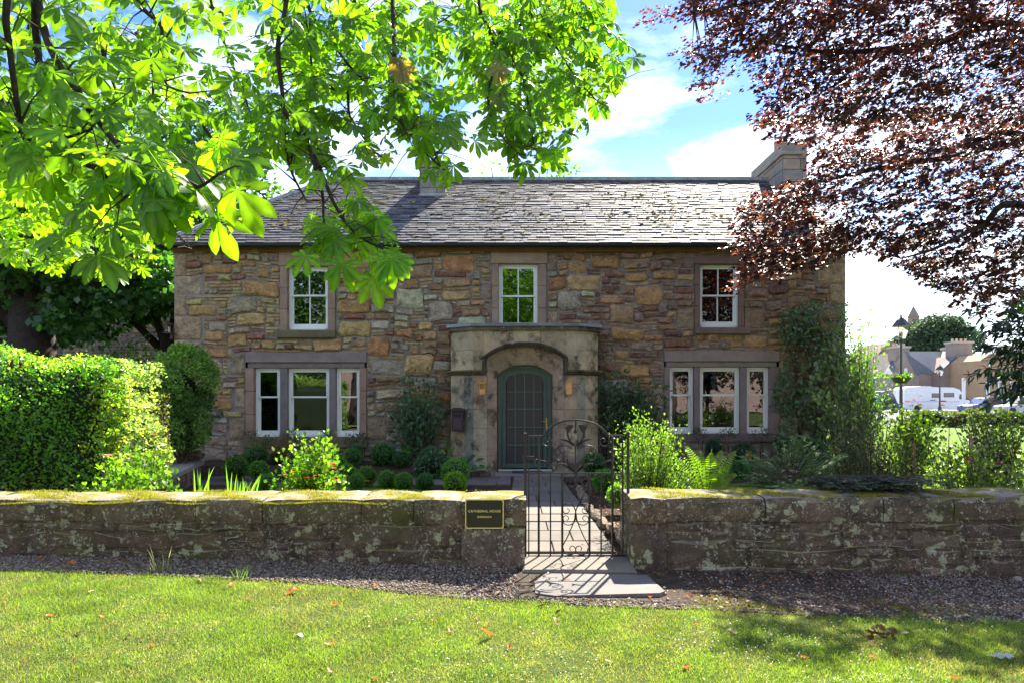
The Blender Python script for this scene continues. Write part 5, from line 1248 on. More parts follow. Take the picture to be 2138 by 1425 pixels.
e = empty('creeping_cotoneaster', (PX(1800, 7.1), 7.1, .5), 'dark creeping cotoneaster twigs hanging over the top of the right garden wall', 'creeper')
st = []
for k in range(70):
    a = np.array([PX(random.uniform(1690, 1860), 7.2), 7.25 + random.uniform(-.1, .2), .68 + random.uniform(0, .08)]); b = a + np.array([random.uniform(-.15, .45), -random.uniform(.3, .75), random.uniform(-.03, .06)]);
    if b[1] < 6.6: b[2] = .66 - random.uniform(0, .14); b[1] = 6.52
    st.append((a, b))
sprays(e, st, [(0.07, 0.10, 0.07), (0.11, 0.145, 0.10), (0.045, 0.06, 0.045)], .024, w=.6)
spiky_bush('dense_bush', 'dense dark twiggy shrub with tiny leaves behind the right garden wall', 'bush', 8.3, [(1740, 880), (1770, 850), (1820, 840), (1870, 860), (1885, 900), (1890, 960), (1870, 1020), (1730, 1025), (1750, 960), (1735, 920)], 6500, .028, [(0.08, 0.11, 0.055), (0.12, 0.15, 0.08), (0.13, 0.12, 0.07), (0.05, 0.065, 0.035), (0.18, 0.20, 0.13)], True, (), T_OVAL, 1830, k=170, spray=.055, spread=.5, mat=M['leaf_dull'])
spiky_bush('viburnum', 'tall loose shrub with pale ribbed leaves in front of the right corner of the house', 'bush', 9.0, [(1745, 715), (1775, 735), (1790, 790), (1830, 840), (1850, 880), (1790, 900), (1760, 870), (1735, 870), (1705, 760), (1725, 740)], 1100, .085, [(0.11, 0.145, 0.08), (0.15, 0.19, 0.11), (0.07, 0.10, 0.05)], True, (), T_OVAL, 1800, k=46, spray=.055, spread=.35, mat=M['leaf_dull'])
spiky_bush('pittosporum', 'upright bright green shrub beyond the right corner of the house wall', 'bush', 14.0, [(1770, 640), (1790, 620), (1795, 665), (1820, 690), (1830, 740), (1840, 800), (1830, 860), (1770, 860), (1765, 700)], 3000, .06, [(0.14, 0.22, 0.03), (0.09, 0.16, 0.03), (0.18, 0.25, 0.04)], True, (), T_OVAL, 1800, k=130, spray=.12, spread=.6)
# creeper on the right part of the wall
e = empty('wall_creeper', (HX(1700), 14.8, .2), 'dark green creeper climbing the right end of the house wall to the upper floor', 'climber')
poly = [(1640, 640), (1690, 625), (1765, 635), (1780, 700), (1790, 930), (1610, 930), (1640, 860), (1600, 850), (1625, 780), (1640, 740), (1615, 690)]
n = 3200; q = sample_poly(poly, n * 2); keep = (np.sin(q[:, 0] * .05) * np.cos(q[:, 1] * .043 + q[:, 0] * .02) + rng.uniform(-.9, 1.1, len(q))) > -.15; q = q[keep][:n]; n = len(q); P = w_of(q[:, 0], q[:, 1], 14.92 - rng.exponential(.13, n))
scatter('foliage', T_OVAL, P, unit(rnd(n) * .6 + np.array([0, -.5, -.5])), unit(rnd(n) * .4 + np.array([0, -.8, .6])), rng.uniform(.05, .10, n), palette(n, [(0.10, 0.17, 0.085), (0.13, 0.20, 0.10), (0.07, 0.12, 0.06)]), M['leaf_gloss'], e)
mb = MB()
for k in range(12): x = HX(1690 + random.uniform(-30, 60)); mb.tube([(x, 14.9, 0), (x + random.uniform(-.3, .3), 14.9, 1.5), (x + random.uniform(-.6, .4), 14.92, 3.2)], [.025, .018, .008], 5)
mb.build('stems', M['twig'], e)
spiky_bush('climbing_rose', 'climbing rose with white blooms on the house wall right of the porch', 'climber', 14.6, [(1270, 760), (1300, 770), (1340, 790), (1390, 800), (1395, 870), (1370, 880), (1290, 880), (1255, 840), (1260, 790)], 1900, .085, G_BLUE, True,
    [(1385, 822, .045, (0.7, .68, .6)), (1373, 828, .05, (0.7, .68, .6)), (1327, 818, .045, (0.7, .68, .6)), (1270, 850, .04, (0.6, .6, .55)), (1380, 850, .05, (0.7, .68, .6)), (1305, 805, .03, (0.7, .68, .6))], T_OVAL, 1290, k=70, spray=.12, spread=.12)
spiky_bush('climber_shoot', 'thin green climber shoot on the stone above the string course right of the porch', 'climber', 14.85, [(1245, 700), (1258, 700), (1275, 740), (1285, 775), (1250, 770)], 110, .07, G_MID, True, (), T_OVAL, 1262, k=14, spray=.05, spread=.03)
o = MB(); flower(o, (PX(1507, 12.4), 12.4, PZ(928, 12.4)), .07, (0.75, .1, .25)); o = o.build('flower', M['petal']); props(o, 'pink red flower between the two dark box balls under the right window', 'flower')
spiky_bush('dry_plant', 'small plant with orange brown tips beside the larger box ball under the right window', 'plant', 12.9, [(1555, 940), (1575, 935), (1580, 955), (1558, 962)], 70, .06, [(0.35, 0.18, 0.05), (0.2, 0.2, 0.06)], True, (), T_OVAL, 1568, k=8, spray=.04, spread=.1)
# roses, stakes and pedestal at the right end
spiky_bush('rose_standard', 'tall yellow green rose with pink buds on a stake before the parked motorhome', 'rose bush', 9.6, [(1870, 850), (1900, 845), (1935, 850), (1945, 900), (1930, 940), (1895, 950), (1865, 910)], 1700, .055, [(0.22, 0.26, 0.03), (0.13, 0.18, 0.03), (0.07, 0.11, 0.03)], True,
    [(1895, 838, .04, pink), (1908, 835, .04, pink), (1915, 843, .035, pink), (1922, 826, .03, pink), (1948, 836, .045, red), (1968, 838, .05, red), (1967, 846, .04, red)], T_ROUND, 1905, k=80, spray=.08, spread=.3)
spiky_bush('rose_bush', 'rose bush with pink blooms in front of the blue car at the right', 'rose bush', 9.2, [(2030, 850), (2060, 835), (2100, 840), (2138, 845), (2150, 900), (2100, 925), (2060, 910), (2030, 890)], 1500, .05, [(0.10, 0.13, 0.05), (0.17, 0.20, 0.06), (0.06, 0.09, 0.04)], True,
    [(1995, 875, .05, red), (2075, 833, .05, coral), (2077, 842, .04, pink), (2048, 852, .045, pink), (2028, 848, .03, pink), (2120, 842, .04, coral), (2022, 866, .03, red), (2037, 862, .03, pink)], T_ROUND, 2080, k=80, spray=.08, spread=.35)
spiky_bush('rose_bush', 'leggy rose with two crimson blooms beside the wooden stake', 'rose bush', 7.9, [(1960, 900), (2000, 910), (2060, 920), (2138, 930), (2150, 990), (2138, 1022), (1900, 1024), (1915, 960)], 2300, .04, [(0.18, 0.22, 0.03), (0.11, 0.16, 0.03), (0.08, 0.10, 0.05), (0.20, 0.22, 0.14)], True,
    [(2023, 960, .045, (0.65, .02, .10)), (2084, 967, .045, (0.6, .02, .10)), (1941, 1011, .035, (0.7, .03, .12))], T_ROUND, 2030, k=90, spray=.07, spread=.35)
for (px, p0, p1, Y, lab) in ((1908, 925, 1012, 8.4, 'round wooden stake behind the right wall nearest the dark dense shrub'), (2026, 904, 1010, 8.0, 'thick round wooden stake beside the crimson roses')):
    a, b = PT(px, p0, Y), PT(px + 2, p1 + 60, Y); o = MB().tube([a, b], .019, 8, (0.34, 0.20, 0.12)).build('wooden_stake', M['matt']); props(o, lab, 'stake')
st = MB()
for k in range(15):
    px = random.choice([1940, 1950, 1985, 2055, 2070, 2100, 2110, 2125]) + random.uniform(-14, 14); Y = 8.6 + random.uniform(-.5, .5); lean = random.uniform(-.5, .1); a = PT(px, 1040, Y); st.tube([a, (a[0] + lean * .4, Y, a[2] + .45), (a[0] + lean, Y, a[2] + random.uniform(.75, 1.1))], [.007, .006, .003], 4)
o = st.build('rose_stems', M['twig']); stuff(o)
x, y, z = PT(2062, 948, 9.3); e = empty('stone_pedestal', (x, y, 0), 'small stone sundial pedestal standing among the roses at the right', 'pedestal')
MB().lathe([(.13, 0), (.13, .08), (.085, .12), (.075, z - .1), (.085, z - .06)], x, y, 8, (0.22, 0.20, 0.17)).build('shaft', M['dressed'], e); MB().bbox(x - .16, x + .16, y - .16, y + .16, z - .058, z + .02, .012, (0.2, 0.18, 0.15)).build('top', M['dressed'], e)
e = empty('low_plants', (5.5, 8.2, 0), 'x', 'x'); bpy.data.objects.remove(e)
def ground_cover(name, x0, x1, y0, y1, n, h, cols, size, mat=None, tpl=None, z=0.02):
    x = rng.uniform(x0, x1, n); y = rng.uniform(y0, y1, n); hh = h * (.5 + .5 * np.sin(x * 2.3 + y * 1.7)) * rng.uniform(.1, 1, n); P = np.stack([x, y, z + hh], 1)
    o = scatter(name, tpl or T_OVAL, P, unit(rnd(n) + np.array([0, 0, .6])), unit(rnd(n) * .5 + np.array([0, 0, 1])), size * rng.uniform(.6, 1.3, n), palette(n, cols), mat or M['leaf']); stuff(o); return o
ground_cover('low_plants', 4.2, 9.5, 7.5, 11.5, 9000, .38, [(0.13, 0.18, 0.06), (0.09, 0.14, 0.04), (0.20, 0.24, 0.12), (0.16, 0.20, 0.04)], .055)
ground_cover('yellow_groundcover', 6, 11, 11.5, 16, 9000, .7, [(0.22, 0.24, 0.03), (0.17, 0.20, 0.03), (0.10, 0.14, 0.03)], .07)
ground_cover('bed_plants', 1.6, 5.0, 7.4, 9.3, 5000, .28, [(0.10, 0.17, 0.03), (0.14, 0.2, 0.04), (0.06, 0.10, 0.03)], .045)
ground_cover('bed_litter', 1.25, 2.3, 7.4, 13, 1200, .02, [(0.2, 0.1, 0.05), (0.12, 0.07, 0.04), (0.28, 0.14, 0.06)], .035, M['dryleaf'])
ground_cover('hedge_foot_plants', -7.5, -4.4, 7.5, 8.7, 2500, .22, [(0.12, 0.18, 0.03), (0.2, 0.22, 0.03), (0.06, 0.10, 0.03)], .045)

# ------------------------------------------------------------------ horse chestnut hanging over the left
T_PALM = [tpl_palmate(i, .18 + .1 * i) for i in range(4)]
chest = empty('horse_chestnut', (-6.2, 3.0, 0), 'horse chestnut tree with backlit palmate leaves hanging over the upper left of the view', 'tree')
tr = MB(); tr.tube([(-6.2, 3.0, -.1), (-6.15, 3.05, 1.0), (-6.0, 3.2, 3.0), (-5.8, 3.3, 5.2), (-5.6, 3.4, 7.5)], [.42, .34, .28, .22, .12], 12); tr.build('trunk', M['bark'], chest, True)
limbs = [[(-5.9, 3.3, 4.6), (-4.2, 3.6, 5.2), (-2.4, 4.2, 5.5), (-.6, 5.0, 5.6), (.9, 5.6, 5.3)], [(-6.0, 3.2, 3.4), (-4.6, 3.0, 3.9), (-3.0, 2.9, 4.0), (-1.6, 3.1, 3.8)], [(-5.9, 3.3, 4.9), (-5.2, 5.0, 5.8), (-4.6, 7.0, 6.4), (-3.6, 8.6, 6.4)], [(-5.8, 3.3, 5.6), (-4.0, 4.8, 6.4), (-2.0, 6.2, 6.8), (-.4, 6.8, 6.6)]]
limb_pts = []
for L in limbs:
    s_ = spline(L, 6); m = len(s_); MB().tube(s_, [.10 - .085 * i / m for i in range(m)], 8).build('limb', M['bark'], chest); limb_pts += s_
# hanging boughs: (photo x, photo y, distance)
boughs = [([(16, 0), (21, 105), (40, 245), (46, 285), (30, 318)], 2.6, 2.9, .016), ([(75, 0), (85, 150), (112, 230), (122, 262)], 3.0, 3.1, .020), ([(80, 5), (105, 100), (160, 190), (230, 285), (300, 355), (400, 392), (455, 365)], 3.0, 2.4, .017),
    ([(46, 285), (90, 296), (150, 285), (195, 268)], 2.9, 2.8, .010), ([(122, 262), (160, 330), (215, 358), (222, 392), (262, 410), (300, 380)], 3.1, 2.6, .014), ([(285, 0), (305, 25), (338, 60), (330, 130), (350, 178), (395, 195)], 3.4, 3.2, .013),
    ([(200, 60), (225, 140), (250, 212)], 4.0, 4.0, .014), ([(285, 70), (318, 130), (318, 245)], 4.2, 4.2, .014), ([(598, 0), (580, 100), (590, 200), (592, 270), (605, 350), (640, 420)], 4.4, 4.2, .018), ([(592, 230), (640, 300), (668, 352), (700, 430), (745, 490), (800, 520)], 4.2, 3.5, .014),
    ([(640, 290), (672, 400), (676, 460), (692, 535)], 4.0, 3.6, .010), ([(620, 10), (645, 60), (655, 160), (700, 190)], 4.6, 4.6, .014), ([(740, 0), (760, 30), (830, 55), (900, 55), (960, 20)], 5.0, 5.2, .013), ([(640, 0), (680, 70), (740, 150), (785, 182), (850, 190)], 4.8, 4.8, .013),
    ([(820, 10), (825, 150), (825, 210), (840, 260), (870, 295), (900, 330), (928, 355)], 4.6, 4.0, .015), ([(1000, 0), (1020, 60), (1045, 120), (1085, 150), (1100, 200), (1112, 290), (1125, 330)], 5.4, 5.0, .014), ([(1040, 70), (1100, 50), (1160, 40), (1240, 70)], 5.4, 5.4, .010),
    ([(728, 150), (728, 230), (742, 262), (775, 310), (800, 330)], 4.6, 4.4, .009), ([(1100, 10), (1150, 80), (1200, 160), (1250, 215)], 5.5, 5.2, .012), ([(1045, 120), (1020, 190), (1030, 260), (1080, 320)], 5.2, 4.8, .010), ([(1180, 0), (1230, 50), (1280, 110), (1295, 170)], 5.4, 5.4, .010),
    ([(120, 380), (180, 420), (220, 500), (260, 560)], 8.0, 7.6, .018), ([(0, 420), (60, 470), (120, 500), (170, 560)], 8.0, 8.0, .018), ([(200, 360), (300, 430), (370, 490), (400, 520)], 7.6, 7.6, .016), ([(0, 200), (80, 330), (150, 420)], 7.0, 7.6, .03), ([(380, 200), (450, 300), (520, 380), (560, 420)], 6.5, 6.0, .016), ([(440, 0), (480, 120), (520, 230), (540, 330)], 6.0, 5.6, .016)]
LP, LU, LN, LS, LC = [], [], [], [], []
def cleaf(p, u, nn, s, c): LP.append(p); LU.append(u); LN.append(nn); LS.append(s); LC.append(c)
CH = [(0.065, 0.13, 0.015), (0.085, 0.17, 0.018), (0.10, 0.19, 0.02), (0.12, 0.21, 0.02), (0.055, 0.115, 0.015)]
def rc(): return jit(random.choice(CH), .12)
tw = MB()
for (pts, Ya, Yb, r) in boughs:
    m = len(pts); W = [Vector(PT(x, y, Ya + (Yb - Ya) * i / (m - 1))) for i, (x, y) in enumerate(pts)]
    if pts[0][1] < 30 or pts[0][0] < 10:         # carry the bough on up to the nearest limb
        top = W[0] + (W[0] - W[1]).normalized() * .25; near = min(limb_pts, key=lambda q: (q - top).length if q.z > top.z - .2 else 99); W = [near, near.lerp(top, .6) + Vector((0, 0, .1)), ] + W
    s_ = spline(W, 5); k = len(s_); MB().tube(s_, [r * (1.25 - .95 * i / k) for i in range(k)], 6).build('bough', M['bark'], chest)
    for i in range(4 if len(W) > m else 0, k):
        p = s_[i]
        for _ in range(random.choice((1, 1, 2) if p.y > 3.9 else (0, 1, 1))):
            d = Vector((random.uniform(-1, 1), random.uniform(-.8, .5), random.uniform(-.5, .6))).normalized(); L = random.uniform(.08, .32); q = p + d * L
            tw.tube([p, p.lerp(q, .5) + Vector((0, 0, .02)), q], [r * .35 + .001, .003, .002], 4)
            for _ in range(random.choice((1, 2, 2))):
                u = Vector((d.x * .5 + random.uniform(-.6, .6), random.uniform(-.5, .1), random.uniform(-.9, .15))).normalized(); nn = Vector((random.uniform(-.5, .5), -random.uniform(.1, .9), random.uniform(.2, 1))); sz = random.uniform(.095, .15)
                cleaf(tuple(q + u * sz * .75), tuple(u), tuple(nn), sz, rc())
stuff(tw.build('twigs', M['twig'], chest))
# single prominent sprays at the edge of the crown, as seen
for (px, py, Y, s) in ((640, 540, 3.4, .14), (715, 555, 3.4, .15), (775, 585, 3.35, .16), (818, 545, 3.3, .16), (700, 505, 3.5, .13), (790, 455, 3.7, .13), (765, 440, 3.7, .12), (730, 370, 4.0, .14), (655, 475, 3.7, .11), (450, 460, 2.5, .17), (495, 400, 2.45, .18), (350, 440, 2.5, .17), (390, 470, 2.5, .16), (910, 375, 3.9, .14), (945, 345, 3.9, .15), (1095, 345, 4.9, .15), (1145, 320, 4.9, .15), (1060, 300, 5.0, .13), (1245, 215, 5.2, .15), (1285, 165, 5.2, .15), (1290, 80, 5.3, .14), (1185, 235, 5.1, .13), (1010, 260, 5.0, .13), (775, 330, 4.4, .1), (800, 350, 4.4, .1), (600, 350, 4.2, .13), (720, 345, 4.0, .12), (675, 255, 4.4, .12), (1255, 45, 5.3, .15), (1285, 130, 5.3, .14), (870, 250, 4.4, .13), (960, 240, 4.5, .15)):
    for _ in range(1 if Y < 3 else random.choice((1, 2))):
        u = Vector((random.uniform(-.5, .5) + (.35 if px > 1200 else 0), -.25, random.uniform(-1, -.5))).normalized(); cleaf(PT(px + random.uniform(-6, 6), py + random.uniform(-6, 4), Y), tuple(u), (random.uniform(-.2, .2), -.9, .45), s, jit((0.10, 0.19, 0.02), .12))
# filling masses
def fill(poly, n, Ya, Yb, s0=.10, s1=.16, cols=None, face=.5):
    q = sample_poly(poly, n)
    for x, y in q:
        Y = random.uniform(Ya, Yb); u = Vector((random.uniform(-.9, .9), random.uniform(-.6, .3), random.uniform(-.9, .3))).normalized(); cleaf(PT(x, y, Y), tuple(u), (random.uniform(-.6, .6), -random.uniform(0, 1) * face * 1.5, random.uniform(.2, 1)), random.uniform(s0, s1), jit(random.choice(cols or CH), .15))
fill([(0, -60), (560, -60), (560, 180), (540, 330), (420, 380), (200, 380), (0, 360)], 300, 4.5, 8, .12, .17)
fill([(0, 380), (200, 360), (420, 380), (430, 450), (330, 490), (340, 560), (250, 600), (150, 540), (100, 570), (0, 540)], 380, 6.5, 9, .11, .16, [(0.12, 0.21, 0.02), (0.15, 0.24, 0.02), (0.09, 0.17, 0.02)])
fill([(540, -60), (1000, -60), (960, 200), (900, 230), (800, 160), (700, 190), (600, 260), (560, 200)], 300, 5.8, 8, .13, .185)
fill([(980, -60), (1262, -60), (1285, 60), (1285, 190), (1200, 220), (1130, 270), (1030, 230), (960, 200)], 420, 6.2, 8.0, .14, .19)
fill([(820, 180), (960, 200), (950, 300), (930, 340), (870, 330), (830, 280)], 30, 4.4, 5.0)
fill([(1020, 220), (1190, 220), (1150, 280), (1120, 320), (1060, 310)], 34, 4.9, 5.5)
fill([(560, 240), (700, 220), (690, 300), (650, 360), (580, 360), (540, 300)], 34, 4.2, 5.4)
fill([(680, 380), (760, 400), (820, 460), (860, 540), (800, 560), (720, 500), (660, 420)], 10, 3.6, 4.2, .09, .13)
fill([(760, 300), (850, 300), (830, 340), (790, 350), (760, 330)], 14, 4.4, 4.8, .07, .1, [(0.2, 0.25, 0.02)])
fill([(200, 300), (480, 320), (520, 400), (430, 440), (330, 430), (240, 400)], 30, 2.4, 3.3, .13, .17)
fill([(0, 150), (120, 180), (160, 330), (80, 400), (0, 380)], 20, 2.5, 3.2, .12, .16)
fill([(-500, -700), (-60, -700), (-60, 400), (-500, 400)], 60, 3.5, 6, .14, .18)
for (px, py, Y, n) in ((455, 295, 2.7, 2), (838, 140, 4.3, 4), (1045, 130, 4.9, 2), (1040, 190, 4.9, 1)):
    for _ in range(n): cleaf(PT(px + random.uniform(-12, 12), py + random.uniform(-22, 22), Y), (random.uniform(-.5, .5), -.1, -1), (random.uniform(-.4, .4), -1, .3), random.uniform(.09, .15), jit((0.24, 0.20, 0.10) if py > 200 else (0.20, 0.15, 0.14), .1))
LP, LU, LN, LS, LC = map(np.array, (LP, LU, LN, LS, LC))
CROWN = [(-900, -1500), (1275, -1500), (1275, -60), (1318, 60), (1328, 175), (1290, 258), (1215, 272), (1190, 335), (1155, 372), (1060, 375), (1040, 330), (1000, 290), (960, 250), (955, 330), (950, 375), (885, 385), (860, 330), (840, 300), (800, 350), (755, 335), (745, 290), (700, 250), (668, 290), (700, 330), (760, 370), (800, 430), (830, 500), (870, 550), (790, 610), (740, 600), (700, 575), (600, 560), (605, 535), (655, 500), (630, 470), (645, 430), (635, 370), (600, 320), (560, 320), (545, 370), (520, 430), (500, 500), (460, 495), (430, 470), (330, 480), (300, 590), (200, 590), (60, 590), (-900, 640)]
_px = LP[:, 0] / LP[:, 1] * FPX + 1069; _py = 828 - (LP[:, 2] - 1.6) / LP[:, 1] * FPX
LS *= .9
_k = in_poly(_px + LU[:, 0] * .4 * LS / LP[:, 1] * FPX, _py - LU[:, 2] * .4 * LS / LP[:, 1] * FPX, CROWN)   # the crown keeps the outline seen in the photograph
LP, LU, LN, LS, LC = LP[_k], LU[_k], LN[_k], LS[_k], LC[_k]
vis = (LP[:, 1] > 1) ; pxs = LP[:, 0] / LP[:, 1] * FPX + 1069; pys = 828 - (LP[:, 2] - 1.6) / LP[:, 1] * FPX
big = np.argsort(-(LS / LP[:, 1]) * ((pxs > -20) & (pxs < 2138) & (pys > -20)))[:296]; bm = np.zeros(len(LP), dtype=bool); bm[big] = True
def leaf_parts(idx, tpls, LP, LU, LN, LS, LC, mat, parent, name='leaf', groups=8):
    """individual leaves that share mesh data"""
    cache = {}; order = np.argsort(LC[idx].sum(1)); 
    for rank, j in enumerate(np.array(idx)[order]):
        g = rank * groups // len(idx); t = int(j) % len(tpls)
        if (g, t) not in cache: tv, tf = tpls[t][:2]; cache[g, t] = fast_mesh(name, tv, tf, LC[j][None] * (tpls[t][2][:, None] if len(tpls[t]) > 2 else np.ones((len(tv), 1))))
        y = Vector(LU[j]).normalized(); z = Vector(LN[j]); z = (z - y * z.dot(y)).normalized(); x = y.cross(z); s = float(LS[j])
        mt = Matrix(((x.x * s, y.x * s, z.x * s, LP[j][0]), (x.y * s, y.y * s, z.y * s, LP[j][1]), (x.z * s, y.z * s, z.z * s, LP[j][2]), (0, 0, 0, 1)))
        o = link_mesh(name, cache[g, t], mat, parent); o.matrix_basis = mt
leaf_parts(np.where(bm)[0], T_PALM, LP, LU, LN, LS, LC, M['chestnut'], chest, groups=12)
VV, FF, CC, off = [], [], [], 0
for t in range(4):
    sel = np.where(~bm)[0][t::4]; V, F, C_ = scatter_arrays(T_PALM[t], LP[sel], LU[sel], LN[sel], LS[sel], LC[sel]); VV.append(V); FF.append(F + off); CC.append(C_); off += len(V)
stuff(link_mesh('leaves', fast_mesh('leaves', np.vstack(VV), np.vstack(FF), np.vstack(CC)), M['chestnut'], chest))

# ------------------------------------------------------------------ copper beech over the right
beech = empty('copper_beech', (11.4, 11.0, 0), 'copper beech with dark purple leaves filling the upper right of the view', 'tree')
tr = MB(); tr.tube([(11.4, 11, -.1), (11.3, 11, 1.5), (11.2, 11, 4), (11.0, 11, 7), (10.6, 11, 10)], [.5, .4, .34, .25, .1], 12); tr.build('trunk', M['bark'], beech, True)
bl = [[(11.2, 11, 4.6), PT(2138, 285, 10.6), PT(2050, 290, 10.6), PT(1980, 312, 10.6), PT(1900, 318, 10.6), PT(1840, 345, 10.5)], [(11.2, 11, 4.4), PT(2200, 300, 11.4), PT(1980, 330, 11.4), PT(1870, 345, 11.4), PT(1720, 378, 11.4), PT(1640, 405, 11.3), PT(1560, 470, 11.2)],
      [(11.1, 11, 6.5), PT(2150, 60, 7.6), PT(1950, 90, 7.4), PT(1750, 110, 7.3), PT(1600, 90, 7.3)], [(11.0, 11, 7.5), PT(2150, -120, 8), PT(1900, -60, 7.6), PT(1650, -10, 7.4), PT(1450, 30, 7.4)], [(11.2, 11, 3.6), PT(2150, 430, 10), PT(2050, 470, 10), PT(1950, 520, 10), PT(1880, 540, 10)]]
spine = []
for L in bl:
    s_ = spline(L, 6); m = len(s_); MB().tube(s_, [.085 - .078 * (i / m) ** .7 for i in range(m)], 7).build('limb', M['bark'], beech); spine += s_
BP = [(1440, -40), (1425, 20), (1440, 70), (1430, 110), (1470, 150), (1480, 190), (1510, 120), (1560, 120), (1590, 150), (1600, 210), (1585, 240), (1600, 270), (1640, 290), (1690, 300), (1720, 330), (1690, 370), (1610, 390), (1560, 420), (1530, 470), (1540, 520), (1570, 540), (1545, 590), (1620, 580), (1700, 560), (1770, 530), (1850, 545), (1900, 560), (1940, 590), (1990, 610), (2060, 625), (2138, 640), (2230, 640), (2230, -120), (1430, -120)]
def beech_leaves(poly, n, Ya, Yb, cl=.20, size=(.045, .072), thin=.0, warm=.2, m=26):
    """drooping leafy sprays whose middles fall inside the outline"""
    k = n // m; q = sample_poly(poly, k); Y = rng.uniform(Ya, Yb, k); A = w_of(q[:, 0], q[:, 1], Y); P, U, Nn = [], [], []
    dirs = unit(np.stack([rng.uniform(-1.1, -.35, k), rng.uniform(-.7, .2, k), rng.uniform(-.55, .05, k)], 1)); L = rng.uniform(.25, .55, k)
    for i in range(k):
        t = rng.uniform(-.5, .5, (m, 1)); side = np.cross(dirs[i], [0, 0, 1.0]); s_ = rng.uniform(-1, 1, (m, 1)); p = A[i] + dirs[i] * L[i] * t + side * s_ * .10 * (.6 - t) + rnd(m) * .015
        P.append(p); U.append(dirs[i] + side * np.sign(s_) * .8 + rnd(m) * .25); Nn.append(np.array([0, -.15, 1.0]) + rnd(m) * .38)
    P = np.vstack(P); U = np.vstack(U); Nn = np.vstack(Nn); mm_ = len(P); C = palette(mm_, [(0.045, 0.024, 0.034), (0.058, 0.030, 0.036), (0.034, 0.022, 0.036), (0.065, 0.038, 0.030), (0.05, 0.045, 0.022)])
    w = rng.uniform(0, 1, mm_) < warm; C[w] = palette(w.sum(), [(0.13, 0.05, 0.03), (0.18, 0.075, 0.025), (0.12, 0.10, 0.03)]); return P, U, Nn, rng.uniform(*size, mm_), C
sets = [beech_leaves([p for p in BP[:10]] + [(1600, 250), (1700, 262), (1900, 250), (2230, 260), (2230, -120), (1430, -120)], 39000, 6.3, 8.3, size=(.044, .064)), beech_leaves([(1590, 235), (1720, 250), (1900, 235), (2230, 245)] + [(2230, 640)] + BP[30:10:-1] , 42000, 9.8, 13.0, size=(.062, .098)), beech_leaves([(1590, 400), (1700, 420), (1760, 500), (1700, 560), (1620, 585), (1550, 590), (1540, 500), (1560, 430)], 1800, 10.6, 12, warm=.6, size=(.062, .098)), beech_leaves([(1330, 60), (1385, 0), (1400, 10), (1345, 80)], 90, 7, 8, warm=.5, m=10, size=(.044, .062)),
    beech_leaves([(1440, 155), (1500, 130), (1510, 190), (1485, 215)], 140, 7, 8, m=10, warm=.5, size=(.044, .062)), beech_leaves([(1530, 575), (1570, 560), (1560, 605), (1525, 610)], 140, 10.6, 11.2, warm=.8, m=12, size=(.062, .09)), beech_leaves([(1930, 600), (2138, 590), (2138, 680), (2050, 660)], 700, 9.6, 10.6, warm=.3, size=(.062, .09)), beech_leaves([(2200, -300), (2600, -300), (2600, 500), (2200, 500)], 3500, 9.5, 12.0, size=(.09, .13))]  # last set is out of view, added to shade the lawn at right
P, U, Nn, S, C = (np.concatenate([s_[i] for s_ in sets]) for i in range(5))
# twigs from the limbs to the sprays
tw = MB(); sp_np = np.array([tuple(q) for q in spine]); idx = rng.choice(len(P), 900, replace=False)
for j in idx:
    if P[j][0] > 10 or P[j][2] > 9: continue
    d = np.linalg.norm(sp_np - P[j], axis=1); q = sp_np[d.argmin()]
    if d.min() < .75: mid = (P[j] + q) / 2 + np.array([0, 0, .12 * d.min()]); tw.tube([tuple(q), tuple(mid), tuple(P[j])], [.010, .005, .0015], 4)
stuff(tw.build('twigs', M['twig'], beech))
pxs = P[:, 0] / P[:, 1] * FPX + 1069; pys = 828 - (P[:, 2] - 1.6) / P[:, 1] * FPX
big = np.argsort(-(S / P[:, 1]) * ((pxs > 1300) & (pxs < 2130) & (pys > 5)))[:296]; bm = np.zeros(len(P), dtype=bool); bm[big] = True
leaf_parts(np.where(bm)[0], [T_ROUND], P, U, Nn, S, C, M['beech'], beech, groups=16)
sel = ~bm; stuff(scatter('leaves', tpl_simple(.36, .1, .12), P[sel], U[sel], Nn[sel], S[sel], C[sel], M['beech'], beech))

# ------------------------------------------------------------------ laurel at the right edge
e = empty('bay_tree', (PX(2230, 7.9), 7.9, 0), 'dark evergreen tree with long narrow leaves entering at the right edge', 'tree')
poly = [(2080, 640), (2138, 600), (2250, 600), (2250, 860), (2138, 870), (2090, 840), (2060, 760), (2040, 690)]
tips = sample_poly(poly, 64); PP, UU = [], []; mb = MB(); root = Vector(PT(2230, 760, 7.9))
mb.tube([(PX(2230, 7.9), 7.9, -.1), (PX(2225, 7.9), 7.9, 1.0), tuple(root), (root.x, 7.9, 3.0)], [.09, .07, .05, .02], 8)
extra = [(2010, 640), (2030, 655), (2050, 675), (2020, 785), (2045, 770), (2060, 800), (2055, 850), (2070, 820), (2030, 680)]
for (tx, ty) in list(tips) + extra:
    T = np.array(PT(tx, ty, 7.9 + random.uniform(-.4, .4))); b = np.array(root) * .55 + T * .45 + np.array([0, 0, .06]); mb.tube([tuple(root), tuple(b), tuple(T)], [.012, .007, .003], 4)
    m = 22; t = rng.uniform(.2, 1, (m, 1)); PP.append(b + (T - b) * t); UU.append(unit(np.repeat((T - b)[None], m, 0)) * .6 + rnd(m) * .45 + np.array([0, 0, -.3]))
P = np.vstack(PP); U = np.vstack(UU); m = len(P); scatter('foliage', T_NARROW, P, U, rnd(m) * .4 + np.array([0, -.2, 1]), rng.uniform(.09, .15, m), palette(m, [(0.03, 0.055, 0.03), (0.045, 0.085, 0.035), (0.02, 0.035, 0.02)]), M['leaf_gloss'], e); mb.build('stems', M['twig'], e)

